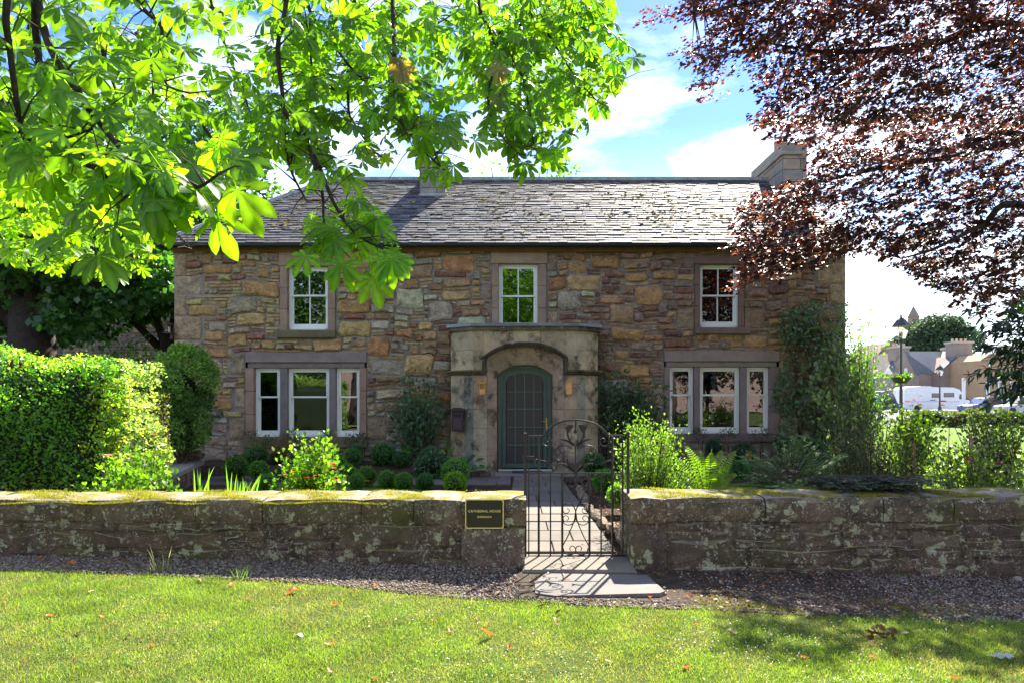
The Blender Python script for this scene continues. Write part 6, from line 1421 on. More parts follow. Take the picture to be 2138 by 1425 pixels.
# ------------------------------------------------------------------ trees and house at the left, behind
def tree(name, label, base, trunk_r, trunk_h, lumps, n, leaf, cols, mat=None, tpl=None, group=None, cat='tree', shell=.75, limbs=True):
    e = empty(name, base, label, cat, group); mb = MB(); top = (base[0], base[1], base[2] + trunk_h)
    mb.tube([(base[0], base[1], base[2] - .3), (base[0] + trunk_r * .2, base[1], base[2] + trunk_h * .4), top], [trunk_r * 1.25, trunk_r, trunk_r * .7], 10)
    if limbs:
        for (c, r) in lumps: mb.tube([(base[0], base[1], base[2] + trunk_h * .8), ((top[0] + c[0]) / 2, (top[1] + c[1]) / 2, (top[2] + c[2]) / 2 + .2), c], [trunk_r * .5, trunk_r * .3, trunk_r * .1], 6)
    mb.build('trunk', M['bark'], e, True); PP, OO = [], []; vol = sum(r[0] * r[2] for c, r in lumps)
    for (c, r) in lumps:
        m = int(n * r[0] * r[2] / vol); p, o = clumpy(m, c, r, 34, .34, shell); PP.append(p); OO.append(o)
    P = np.vstack(PP); O = np.vstack(OO); m = len(P)
    scatter('crown', tpl or T_OVAL, P, unit(O + rnd(m) * .5 + np.array([0, 0, -.1])), unit(rnd(m) * .5 + O * .4 + np.array([0, -.1, .7])), leaf * rng.uniform(.7, 1.3, m), palette(m, cols), mat or M['leaf'], e); return e
tree('sycamore', 'large dark sycamore with thick trunk at the left behind the hedge', (-12.0, 17, 0), .62, 4.0, [((-13.2, 17, 4.9), (1.9, 1.6, 1.5)), ((-11.2, 16.4, 5.4), (1.7, 1.5, 1.3)), ((-10.2, 17, 4.4), (1.2, 1.3, .9)), ((-12.5, 16.5, 7.2), (2.4, 2, 1.8)), ((-9.4, 18, 6.4), (1.5, 1.5, 1.5)), ((-14, 17.5, 3.4), (1.2, 1, .8)), ((-10.7, 16.6, 3.6), (.8, .8, .55)), ((-9.2, 17.3, 4.6), (1.0, 1.0, .7))],
    15000, .17, [(0.06, 0.13, 0.045), (0.085, 0.17, 0.05), (0.045, 0.10, 0.035)], M['leaf'], tpl_simple(.55, .1, .12))
tree('lime_tree', 'tall bright green tree behind the left end of the house roof', (-11.0, 26, 0), .4, 6, [((-11.5, 26, 9.5), (2.4, 2, 2.2)), ((-9.6, 25.5, 8.2), (1.8, 1.6, 1.5)), ((-10.3, 26, 11.5), (2.2, 2, 1.6)), ((-13.5, 26, 11), (2.2, 2, 2)), ((-9.2, 26, 6.9), (1.2, 1.2, .9)), ((-16, 26, 10), (2.4, 2, 3)), ((-17.5, 26, 6.5), (2.5, 2, 2.5))], 16000, .22, [(0.05, 0.11, 0.035), (0.07, 0.145, 0.04), (0.10, 0.17, 0.05)], M['leaf'], T_SIMPLE)
tree('dark_maple', 'shaded dark tree between the sycamore and the left corner of the house', (-10.6, 21, 0), .3, 3.6, [((-10.0, 21, 5.0), (1.5, 1.2, 1.1)), ((-11.6, 21, 5.2), (1.6, 1.2, 1.3)), ((-8.6, 20, 5.6), (1.0, 1.0, .9)), ((-8.8, 21, 4.4), (.9, .9, .8)), ((-13.5, 21, 4.6), (1.6, 1.2, 1.5)), ((-9.6, 21, 7), (1.6, 1.3, 1.1))], 9500, .18, [(0.035, 0.08, 0.03), (0.05, 0.11, 0.04), (0.08, 0.15, 0.045)], M['leaf'], tpl_simple(.5, .1, .1))
spiky_bush('young_sapling', 'thin bright green saplings in front of the grey neighbouring wall at the left', 'sapling', 17.5, [(205, 690), (230, 665), (260, 700), (320, 700), (330, 745), (215, 760)], 800, .10, G_MID, True, (), T_OVAL, 250, k=46, spray=.16, spread=.5)
e = empty('neighbour_house', (-14, 25, 0), 'grey rubble stone house with small white window behind the hedge at the left', 'house')
nw = MB().box(-24, -9.5, 25.0, 25.4, 0, 6.2, (.8, .8, .8)).box(-9.5, -9.1, 25.0, 31, 0, 6.2).build('wall', M['mortar'], e); rest = MB()
for r_ in rubble_fill(-19, -9.5, 2.2, 5.4, .16, .10, [(PX(328, 25), PX(364, 25), PZ(758, 25), PZ(690, 25))], [(60, (3, 6), (2, 3)), (200, (2, 5), (2, 2)), (200, (2, 4), (1, 2))], .014): rough_stone(rest, *r_, 25.0, .05, jit((0.27, 0.22, 0.18) if random.random() < .8 else (0.33, 0.25, 0.15), .15), .3, .07)
stuff(rest.build('stones', M['rubble'], nw))
wx0, wx1, wz0, wz1 = PX(331, 24.95), PX(363, 24.95), PZ(756, 24.95), PZ(690, 24.95); f = MB().box(wx0, wx0 + .10, 24.9, 25.0, wz0, wz1).box(wx1 - .1, wx1, 24.9, 25.0, wz0, wz1).box(wx0 + .1, wx1 - .1, 24.9, 25, wz0, wz0 + .1).box(wx0 + .1, wx1 - .1, 24.9, 25, wz1 - .1, wz1)
xm = (wx0 + wx1) / 2; f.box(xm - .02, xm + .02, 24.93, 24.98, wz0 + .1, wz1 - .1)
for k in (1, 2): zz2 = wz0 + (wz1 - wz0) * k / 3; f.box(wx0 + .1, xm - .02, 24.93, 24.98, zz2 - .02, zz2 + .02); f.box(xm + .02, wx1 - .1, 24.93, 24.98, zz2 - .02, zz2 + .02)
fo = f.build('window', M['white'], e); MB().box(wx0 + .1, wx1 - .1, 24.985, 24.995, wz0 + .1, wz1 - .1).build('pane', M['darkglass'], fo)
MB().add([(-24, 24.8, 6.1), (-9.2, 24.8, 6.1), (-9.2, 28, 8.6), (-24, 28, 8.6)], [(0, 1, 2, 3)], (0.15, 0.15, 0.17)).build('roof', M['matt'], e)
o = MB().box(PX(120, 20), PX(335, 20), 20, 20.15, 0, PZ(757, 20), (0.015, 0.014, 0.014)).build('dark_fence', M['matt']); props(o, 'dark boarded fence just above the top of the clipped hedge', 'fence')
shrub('tree_top', 'thin leafy treetop showing above the roof ridge behind the house', 'tree', (PX(1105, 26), 26, 0), (2.4, 1.2, .9), 240, .16, LG, T_OVAL, M['leaf'], None, k=9, cr=.22, shell=.8, stems=5, lift=PZ(372, 26) - .9, stemr=.05)

# ------------------------------------------------------------------ the square in the right background
def street_lamp(x, y, h, label, s=1.0, basket=False):
    e = empty('street_lamp', (x, y, 0), label, 'street lamp', 'victorian style street lamps of the square'); zl = h - .95 * s
    MB().lathe([(.14 * s, 0), (.14 * s, .5), (.08 * s, .6), (.065 * s, 1.4), (.05 * s, zl - .15), (.09 * s, zl - .1), (.05 * s, zl)], x, y, 10).build('post', M['black'], e)
    lf = MB(); a, b = .12 * s, .24 * s
    for sx, sy in ((-1, -1), (1, -1), (1, 1), (-1, 1)): lf.tube([(x + sx * a, y + sy * a, zl), (x + sx * b, y + sy * b, zl + .5 * s)], .014 * s, 4)
    lf.box(x - a, x + a, y - a, y + a, zl - .02, zl + .02); lf.lathe([(.36 * s, zl + .5 * s), (.34 * s, zl + .53 * s), (.2 * s, zl + .72 * s), (.19 * s, zl + .74 * s), (.08 * s, zl + .84 * s), (.03 * s, zl + .87 * s), (.05 * s, zl + .91 * s), (.01 * s, zl + .97 * s)], x, y, 8)
    lf.build('lantern_frame', M['black'], e); g = MB(); a *= .93; b *= .93
    g.add([(x + sx * q, y + sy * q, zl + z) for z, q in ((.02, a), (.5 * s, b)) for sx, sy in ((-1, -1), (1, -1), (1, 1), (-1, 1))], [(0, 1, 5, 4), (1, 2, 6, 5), (2, 3, 7, 6), (3, 0, 4, 7)]); g.build('lantern_glass', M['lampglass'], e)
    return e
LX = PX(1881, 27)
street_lamp(LX, 27, 4.82, 'nearer black street lamp carrying a hanging flower basket, beyond the right end of the house')
bz = PZ(787, 27); e = empty('flower_basket', (LX, 27, bz - .25), 'dark basket of pink and red flowers hung round the nearer lamp post', 'flower basket')
MB().lathe([(.20, bz - .24), (.30, bz - .12), (.36, bz), (.30, bz - .01), (.2, bz - .03)], LX, 27, 12, (0.035, 0.025, 0.03)).build('basket', M['col'], e)
n = 260; P, O = clumpy(n, (LX, 27, bz + .04), (.42, .42, .14), 20, .4, .5); scatter('foliage', T_OVAL, P, O, rnd(n), rng.uniform(.06, .1, n), palette(n, G_LIME + G_MID), M['leaf'], e)
fb = MB()
for k in range(34): a = random.uniform(0, 6.28); q = random.uniform(.1, .44); flower(fb, (LX + q * math.cos(a), 27 + q * math.sin(a), bz + random.uniform(.02, .16)), .035, random.choice([red, pink, (0.8, .5, .6), (0.75, .05, .2)]), 6)
o = fb.build('blossoms', M['petal'], e)
street_lamp(PX(1962, 74), 74, PZ(760, 74), 'farther black street lamp before the grey slate roofed building', 1.3)
M['ashlar'] = surf('far_sandstone', None, .12, .8, .9, 0, 6)
M['farslate'] = surf('far_slate', (0.15, 0.165, 0.19), .15, .6, .8, 0, 5)
def facade_windows(parent, spec, Y, mat=M['white']):
    for (a, b, c, d) in spec:
        x0, x1, z0, z1 = PX(a, Y), PX(b, Y), PZ(d, Y), PZ(c, Y); f = MB(); t = .12
        f.box(x0, x0 + t, Y - .12, Y, z0, z1).box(x1 - t, x1, Y - .12, Y, z0, z1).box(x0 + t, x1 - t, Y - .12, Y, z0, z0 + t).box(x0 + t, x1 - t, Y - .12, Y, z1 - t, z1).box(x0 + t, x1 - t, Y - .12, Y, (z0 + z1) / 2 - .05, (z0 + z1) / 2 + .05)
        fo = f.build('window', mat, parent); MB().box(x0 + t, x1 - t, Y - .06, Y - .03, z0 + t, z1 - t).build('pane', M['darkglass'], fo)
def P2(px, py, Y): return (PX(px, Y), PZ(py, Y))
def poly_wall(e, name, pts, Y, depth, mat, col): return MB().prism([P2(a, b, Y) for a, b in pts][::-1], Y, Y + depth, col).build(name, mat, e)
PKS = (0.31, 0.25, 0.215)
e = empty('slate_roofed_house', (PX(1930, 95), 95, 0), 'long stone house with grey slate roofs, gables and chimneys across the square', 'house')
poly_wall(e, 'wall', [(1862, 780), (1888, 733), (1919, 780), (1919, 860), (1862, 860)], 95, 8, M['ashlar'], PKS)
poly_wall(e, 'wall', [(1919.5, 780), (1962, 780), (1962, 860), (1919.5, 860)], 95.8, 6, M['ashlar'], PKS)
g = poly_wall(e, 'wall', [(1962, 776), (2000, 742), (2030, 742), (2045, 758), (2045, 860), (1962, 860)], 94, 9, M['ashlar'], (0.28, 0.21, 0.185))
def roof_face(e, pts, name='roof'): return MB().add([PT(*p) for p in pts], [tuple(range(len(pts)))]).build(name, M['farslate'], e)
roof_face(e, [(1888, 733, 95.5), (1967, 733, 101), (1957, 780, 95.3), (1919, 780, 95.3)]); roof_face(e, [(1967, 733, 100), (2000, 733, 98), (1996, 744, 93.8), (1956, 781, 93.7)]); roof_face(e, [(2030, 738, 98), (2062, 738, 98), (2062, 755, 95), (2040, 756, 94.2)]); roof_face(e, [(1888, 733, 95.0), (1894, 733, 95.0), (1921, 781, 94.8), (1916, 783, 94.8)], 'skew_stone')
roof_face(e, [(1845, 780, 93), (1868, 738, 99), (1888, 738, 99), (1862, 781, 93)]); poly_wall(e, 'wall', [(1838, 781), (1864, 781), (1864, 860), (1838, 860)], 93.5, 6, M['ashlar'], (0.33, 0.28, 0.25))
def stack(e, px0, px1, py0, py1, Y, d=2.0):
    x0, x1, z0, z1 = PX(px0, Y), PX(px1, Y), PZ(py1, Y), PZ(py0, Y); c = MB().box(x0, x1, Y, Y + d, z0, z1 - .3, (0.29, 0.24, 0.205)).build('chimney', M['ashlar'], e); MB().box(x0 - .15, x1 + .15, Y - .15, Y + d + .15, z1 - .3, z1, (0.46, 0.40, 0.34)).build('chimney_cap', M['ashlar'], c)
    for k in range(4): x = x0 + (x1 - x0) * (k + .5) / 4; MB().lathe([(.14, z1), (.16, z1 + .4)], x, Y + d / 2, 8, (0.5, 0.38, 0.28)).build('chimney_pot', M['ashlar'], c)
stack(e, 1870, 1899, 722, 752, 95.6); stack(e, 1993, 2030, 712, 744, 94.4); stack(e, 1984, 1992, 724, 738, 99)
facade_windows(e, [(1888, 1893, 768, 777), (2037, 2043, 815, 832), (2037, 2043, 780, 792)], 93.9)
e = empty('orange_stone_house', (PX(2100, 90), 90, 0), 'warm orange sandstone building with tall white windows at the right edge', 'house')
poly_wall(e, 'wall', [(2046, 752), (2066, 738), (2220, 738), (2220, 860), (2046, 860)], 88, 9, M['ashlar'], (0.42, 0.29, 0.17)); facade_windows(e, [(2058, 2065, 795, 827), (2083, 2092, 795, 827), (2108, 2114, 795, 827), (2063, 2067, 752, 764), (2128, 2136, 795, 827)], 87.95)
roof_face(e, [(2044, 753, 87.8), (2220, 740, 87.8), (2220, 715, 93), (2070, 722, 93)])
e = empty('church_transept', (PX(1850, 110), 110, 0), 'dark brown stone gable rising behind the slate roofed house', 'church'); poly_wall(e, 'wall', [(1822, 768), (1822, 752), (1858, 714), (1872, 714), (1880, 760), (1880, 860), (1822, 860)], 110, 10, M['ashlar'], (0.26, 0.185, 0.15))
roof_face(e, [(1820, 752, 109.7), (1858, 712, 109.7), (1866, 712, 112), (1830, 756, 112)])
e = empty('stone_turret', (PX(1907, 150), 150, 0), 'slender stone turret with pointed spire above the round tree', 'tower'); tx = PX(1907, 150); z0, z1, z2 = 4, PZ(664, 150), PZ(639, 150)
MB().lathe([(1.12, z0), (1.12, z1)], tx, 150, 8, (0.40, 0.27, 0.20)).build('shaft', M['ashlar'], e); MB().lathe([(1.25, z1), (1.25, z1 + .15), (.05, z2)], tx, 150, 8, (0.27, 0.21, 0.17)).build('spire', M['ashlar'], e)
for a in (-.62, .05, .7): MB().prism([(tx + a - .18, z1 - 1.6), (tx + a + .18, z1 - 1.6), (tx + a + .18, z1 - .7), (tx + a, z1 - .4), (tx + a - .18, z1 - .7)][::-1], 148.75, 149.1, (0.05, 0.04, 0.04)).build('opening', M['matt'], e)
tree('round_tree', 'broad dome shaped green tree behind the slate roofs across the square', (PX(1955, 120), 124, 0), .7, 7, [((PX(1955, 122), 124, PZ(705, 122)), (4.4, 4, 3.4)), ((PX(1915, 122), 122, PZ(710, 122)), (3.4, 3, 2.6)), ((PX(1995, 122), 122, PZ(708, 122)), (3.6, 3, 2.8)), ((PX(1955, 122), 121, PZ(680, 122)), (3.6, 3, 1.8)), ((PX(2030, 122), 123, PZ(715, 122)), (2.8, 3, 2.4)), ((PX(1882, 122), 123, PZ(722, 122)), (1.7, 1.5, 1.6)), ((PX(1985, 122), 121, PZ(688, 122)), (2.8, 2.5, 1.6)), ((PX(1925, 122), 120, PZ(695, 122)), (2.5, 2, 1.4)), ((PX(1950, 122), 119.5, PZ(722, 122)), (4.5, 2, 1.6))],
    16000, .42, [(0.075, 0.125, 0.07), (0.095, 0.15, 0.085), (0.055, 0.10, 0.055)], M['distant'], T_ROUND, shell=.85, limbs=False)
# motorhome
VY = 76.0
e = empty('motorhome', (PX(1955, VY), VY, 0), 'white coachbuilt motorhome parked across the square, cab to the right', 'motorhome')
def vp(a, b): return P2(a, b, VY)
MB().prism([vp(*p) for p in [(1888, 812), (1893, 807), (1925, 805), (1940, 805), (1950, 807), (1990, 808), (2003, 812), (2009, 820), (2006, 823), (2002, 827), (2003, 832), (2022, 834), (2028, 840), (2029, 850), (2020, 853), (1888, 853)]][::-1], VY, VY + 2.2, (0.8, 0.8, 0.8)).build('body', M['col'], e)
for (a, b, c, d) in ((1945, 1962, 820, 829), (1970, 1992, 819, 828)): MB().bbox(PX(a, VY), PX(b, VY), VY - .03, VY + .02, PZ(d, VY), PZ(c, VY), .03).build('side_window', M['darkglass'], e)
MB().prism([vp(*p) for p in [(2003, 822), (2010, 822), (2024, 833), (2003, 832)]][::-1], VY - .02, VY + 2.1).build('cab_window', M['darkglass'], e)
for a in (1915, 2008): MB().tube([(PX(a, VY), VY - .02, .36), (PX(a, VY), VY + .25, .36)], .36, 14, (0.02, 0.02, 0.02)).build('wheel', M['col'], e)
MB().box(PX(1888, VY), PX(2003, VY), VY - .015, VY, PZ(838, VY), PZ(837, VY), (0.35, 0.37, 0.4)).build('side_stripe', M['col'], e)
def car(px0, px1, ptop, Y, col, label):
    x0, x1 = PX(px0, Y), PX(px1, Y); L = x1 - x0; e = empty('parked_car', ((x0 + x1) / 2, Y, 0), label, 'car', 'cars parked round the square'); h = PZ(ptop, Y)
    f = lambda t, z: (x0 + L * t, z); MB().prism([f(0, .3), f(0, .75), f(.12, .85), f(.28, .92), f(.4, h - .05), f(.5, h), f(.72, h), f(.88, .98), f(.98, .9), f(1, .7), f(1, .3)][::-1], Y, Y + 1.7, col).build('body', M['col'], e)
    MB().prism([f(.31, .93), f(.41, h - .12), f(.5, h - .07), f(.56, h - .07), f(.56, .95)][::-1], Y - .02, Y + 1.72).build('side_window', M['darkglass'], e); MB().prism([f(.58, .95), f(.58, h - .07), f(.71, h - .07), f(.84, .97)][::-1], Y - .02, Y + 1.72).build('side_window', M['darkglass'], e)
    for t in (.18, .8): MB().tube([(x0 + L * t, Y - .03, .33), (x0 + L * t, Y + .2, .33)], .33, 14, (0.02, 0.02, 0.02)).build('wheel', M['col'], e)
car(2022, 2110, 829, 66, (0.06, 0.10, 0.26), 'blue parked car to the right of the white motorhome'); car(1815, 1882, 815, 70, (0.07, 0.09, 0.16), 'dark blue parked car left of the motorhome, mostly behind shrubs'); car(2100, 2180, 826, 62, (0.5, 0.5, 0.52), 'silver parked car at the right edge behind the dark leaves')
o = MB().box(PX(2010.5, 70), PX(2016, 70), 70, 70.2, 0, PZ(788, 70), (0.75, 0.75, 0.72)).build('white_post', M['col']); props(o, 'tall white post standing beside the cab of the motorhome', 'post')
# far lawn edge: low hedge bushes and border plants
for (px, py, Y, r, h, lab) in ((1998, 882, 36, 1.0, .8, 'rounded dark shrub at the far edge of the lawn below the motorhome'), (1965, 878, 37, .8, .9, 'small olive shrub left of the rounded dark shrub beyond the lawn'), (2075, 880, 36, 1.3, .9, 'low reddish shrub at the far edge of the lawn right of the rounded dark one'), (2120, 884, 36, 1.0, .8, 'greyish shrub at the right end of the far lawn edge'), (2035, 878, 38, .8, 1.0, 'dark shrub between the rounded and the reddish ones beyond the lawn'), (1925, 880, 37, .9, .9, 'leafy shrub at the left end of the far lawn edge')):
    shrub('border_shrub', lab, 'bush', (PX(px, Y), Y, 0), (r, .6, h / 2), 700, .14, [(0.08, 0.11, 0.05), (0.11, 0.13, 0.06), (0.14, 0.10, 0.07)], T_OVAL, M['leaf'], 'shrubs along the far edge of the lawn', k=24, stems=0, core=.7)

# ------------------------------------------------------------------ what stands behind the camera and shows in the panes
tree('oak_tree', 'broad green tree across the lawn opposite the house, reflected in the left panes', (-12, -13, 0), .4, 3.5, [((-12, -13, 7), (3.8, 2.5, 3.2)), ((-15.5, -13, 5), (2.8, 2, 2.8)), ((-8, -13.5, 8.5), (3.0, 2, 3.0)), ((-14, -12.5, 2.6), (2.6, 1.5, 1.6))], 11000, .34, [(0.06, 0.12, 0.03), (0.08, 0.15, 0.03), (0.04, 0.08, 0.03)], M['leaf'], T_SIMPLE)
tree('oak_tree', 'dark green tree across the lawn opposite the porch, reflected in the middle panes', (1.5, -15, 0), .45, 4, [((.6, -15, 7.8), (3.8, 2.5, 3.2)), ((4.0, -15.5, 7), (2.8, 2, 2.8)), ((-2.4, -15, 8.8), (3.0, 2, 2.8))], 9000, .32, [(0.03, 0.065, 0.025), (0.045, 0.085, 0.03), (0.02, 0.045, 0.018)], M['leaf'], T_SIMPLE)
tree('purple_beech', 'dark purple tree across the lawn, reflected in the right panes', (10, -13, 0), .4, 3.5, [((12, -13, 7.5), (3.8, 2.5, 3.4)), ((15, -13, 4.5), (2.6, 2, 2.4)), ((8.6, -13, 8), (2.6, 2, 2.6))], 8000, .30, [(0.05, 0.025, 0.03), (0.07, 0.03, 0.035), (0.05, 0.06, 0.03)], M['leaf'], T_SIMPLE)
e = empty('sandstone_church', (0, -42, 0), 'pink sandstone church wall opposite the house, reflected in the ground floor panes', 'church')
MB().box(-44, 44, -44, -42, 0, 9.5, (0.27, 0.185, 0.16)).build('wall', M['ashlar'], e); MB().add([(-44, -42, 9.5), (44, -42, 9.5), (44, -48, 14), (-44, -48, 14)], [(0, 1, 2, 3)]).build('roof', M['farslate'], e)
for k in range(10): x = -27 + 6 * k; MB().prism([(x - .7, 2.5), (x + .7, 2.5), (x + .7, 5.6), (x, 6.8), (x - .7, 5.6)][::-1], -42.0, -41.9, (0.03, 0.03, 0.035)).build('lancet_window', M['darkglass'], e)

# ------------------------------------------------------------------ front lawn, gravel, litter
def gz_np(x, y): xx = np.clip(x, -7, 7); t = np.clip((y - 7) / 2.5, 0, 1); t = t * t * (3 - 2 * t); return (-.022 * xx - .035) * (1 - t)
edge = np.vectorize(PY_lawn)
n = 330000; y = 3.3 + (6.3 - 3.3) * rng.uniform(0, 1, n) ** .85; x = rng.uniform(-1, 1, n) * (y * .79 + .2); keep = y < edge(x) + .05 * np.sin(x * 9) + .03 * np.sin(x * 23) + .035 * rng.normal(size=n); x, y = x[keep], y[keep]; n = len(x)
patch = np.sin(x * 1.9 + 1) * np.cos(y * 2.3) + .6 * np.sin(x * 5.1 + y * 3.7) + .5 * np.cos(x * 11 - y * 9)
P = np.stack([x, y, gz_np(x, y) - .002], 1); U = unit(rnd(n) * np.array([.55, .55, .1]) + np.array([0, 0, 1.0])); cl = palette(n, [(0.15, 0.23, 0.045), (0.18, 0.26, 0.05), (0.12, 0.20, 0.04), (0.22, 0.28, 0.08)], .2)
dry = (rng.uniform(0, 1, n) < np.clip(.22 - .35 * patch, .06, .5)); cl[dry] = palette(dry.sum(), [(0.38, 0.32, 0.16), (0.30, 0.28, 0.13)]); h = rng.uniform(.014, .034, n) * (1 + .18 * patch)
stuff(scatter('grass', (np.array([(-.07, 0, 0), (.07, 0, 0), (0, 1, -.25)]), np.array([(0, 1, 2)])), P, U, rnd(n), h, cl, M['grass']))
# clover leaves in the turf
n = 9000; y = rng.uniform(3.4, 5.4, n); x = rng.uniform(-1, 1, n) * y * .78; k = (np.sin(x * 3 + y * 2) + np.sin(y * 5 - x * 2)) > .2; x, y = x[k], y[k]; n = len(x)
stuff(scatter('clover', T_ROUND, np.stack([x, y, gz_np(x, y) + rng.uniform(.012, .022, n)], 1), rnd(n) * np.array([1, 1, .1]), rnd(n) * .3 + np.array([0, 0, 1]), rng.uniform(.008, .016, n), palette(n, [(0.10, 0.19, 0.06), (0.16, 0.25, 0.10), (0.07, 0.14, 0.04)]), M['leaf']))
# taller wisps at the lawn edge and along the foot of the walls
def tuft(px, py, n, h, cols, label=None, zoff=0):
    Y = 2280 / (py - 828); 
    for _ in range(3): Y = (1.6 - ground_z(PX(px, Y), Y)) * FPX / (py - 828)
    x0 = PX(px, Y); P = np.stack([x0 + rng.normal(size=n) * .03, Y + rng.normal(size=n) * .03, np.full(n, ground_z(x0, Y))], 1)
    o = scatter('grass_tuft', tpl_blade(.035, .3), P, unit(rnd(n) * .35 + np.array([0, 0, 1])), rnd(n), h * rng.uniform(.5, 1.1, n), palette(n, cols), M['grass'], None, True)
    props(o, label, 'grass tuft'); return o
gr_ = [(0.12, 0.22, 0.04), (0.18, 0.25, 0.06)]
tuft(508, 1208, 16, .16, gr_, 'green grass tuft at the lawn edge left of centre'); tuft(330, 1195, 14, .24, [(0.35, 0.32, 0.2), (0.2, 0.24, 0.1)], 'tall pale seeding grass stalks on the gravel at the left'); tuft(1447, 1170, 14, .2, gr_, 'thin upright grass blades against the foot of the right wall'); tuft(1555, 1185, 12, .1, gr_, 'low weeds at the foot of the right wall left of the brown stain'); tuft(1890, 1205, 16, .09, gr_, 'small weeds on the gravel below the right wall'); tuft(1670, 1195, 16, .09, gr_, 'little weed cluster on the gravel, middle of the right wall'); tuft(1945, 1240, 10, .1, gr_, 'sparse grass tuft on the shaded gravel at the far right')
# gravel
v, f = [], []
ico = [(0, 0, 1), (.89, 0, .45), (.28, .85, .45), (-.72, .53, .45), (-.72, -.53, .45), (.28, -.85, .45), (.72, .53, -.45), (-.28, .85, -.45), (-.89, 0, -.45), (-.28, -.85, -.45), (.72, -.53, -.45), (0, 0, -1)]
icf = [(0, 1, 2), (0, 2, 3), (0, 3, 4), (0, 4, 5), (0, 5, 1), (1, 6, 2), (2, 7, 3), (3, 8, 4), (4, 9, 5), (5, 10, 1), (6, 7, 2), (7, 8, 3), (8, 9, 4), (9, 10, 5), (10, 6, 1)]
T_PEB = (np.array(ico) * np.array([1, .7, .5]), np.array(icf))
n = 34000; x = rng.uniform(-5.6, 5.8, n); e_ = edge(x); y = e_ - .05 + (6.62 - e_) * rng.uniform(0, 1, n); k = ~((x > .05) & (x < 1.55) & (y > 5.55)) & ~((x > 1.3) & (x < 3.2) & (rng.uniform(0, 1, n) < .75)); x, y = x[k], y[k]; n = len(x)
stuff(scatter('gravel', T_PEB, np.stack([x, y, gz_np(x, y) + rng.uniform(.002, .016, n)], 1), rnd(n) * np.array([1, 1, .25]), rnd(n) * .35 + np.array([0, 0, 1]), rng.uniform(.007, .015, n), palette(n, [(0.18, 0.145, 0.12), (0.26, 0.215, 0.18), (0.12, 0.092, 0.075), (0.38, 0.33, 0.28), (0.20, 0.125, 0.09)], .25), surf('gravel_stone', None, .2, 20, .8, 0, 90)))
# moss and leaf crumbs where the gravel gives out to the right of the slab
n = 15000; x = rng.normal(2.6, 1.1, n); y = edge(x) + .02 + np.abs(rng.normal(0, .22, n)); k = (x > 1.5) & (x < 5.2) & ((np.sin(x * 4 + 1) + np.sin(y * 9 + x * 2)) > -.2) & (y < 6.3); x, y = x[k], y[k]; n = len(x)
stuff(scatter('moss', tpl_blade(.12, .2), np.stack([x, y, gz_np(x, y) + .004], 1), rnd(n) * .5 + np.array([0, 0, 1]), rnd(n), rng.uniform(.01, .022, n), palette(n, [(0.17, 0.18, 0.03), (0.12, 0.14, 0.03), (0.22, 0.20, 0.05)]), M['grass']))
n = 4200; x = rng.uniform(-5, 5.5, n); e_ = edge(x); y = e_ + (6.6 - e_) * rng.uniform(0, 1, n); k = ((x > 1.2) & (x < 3.6)) | (rng.uniform(0, 1, n) < .22); x, y = x[k], y[k]; n = len(x)
stuff(scatter('leaf_litter', T_SIMPLE, np.stack([x, y, gz_np(x, y) + .012 + rng.uniform(0, .01, n)], 1), rnd(n) * np.array([1, 1, .3]), rnd(n) * .5 + np.array([0, 0, 1]), rng.uniform(.012, .045, n), palette(n, [(0.20, 0.08, 0.04), (0.12, 0.06, 0.04), (0.30, 0.15, 0.07), (0.08, 0.045, 0.03)], .25), M['dryleaf']))
n = 420; y = rng.uniform(3.5, 5.9, n); x = rng.uniform(-1, 1, n) * y * .76; stuff(scatter('leaf_scraps', T_SIMPLE, np.stack([x, y, gz_np(x, y) + rng.uniform(.018, .03, n)], 1), rnd(n), rnd(n) * .5 + np.array([0, 0, 1]), rng.uniform(.008, .026, n) , palette(n, [(0.45, 0.33, 0.2), (0.30, 0.13, 0.06), (0.14, 0.08, 0.05), (0.5, 0.45, 0.36)], .25), M['dryleaf']))
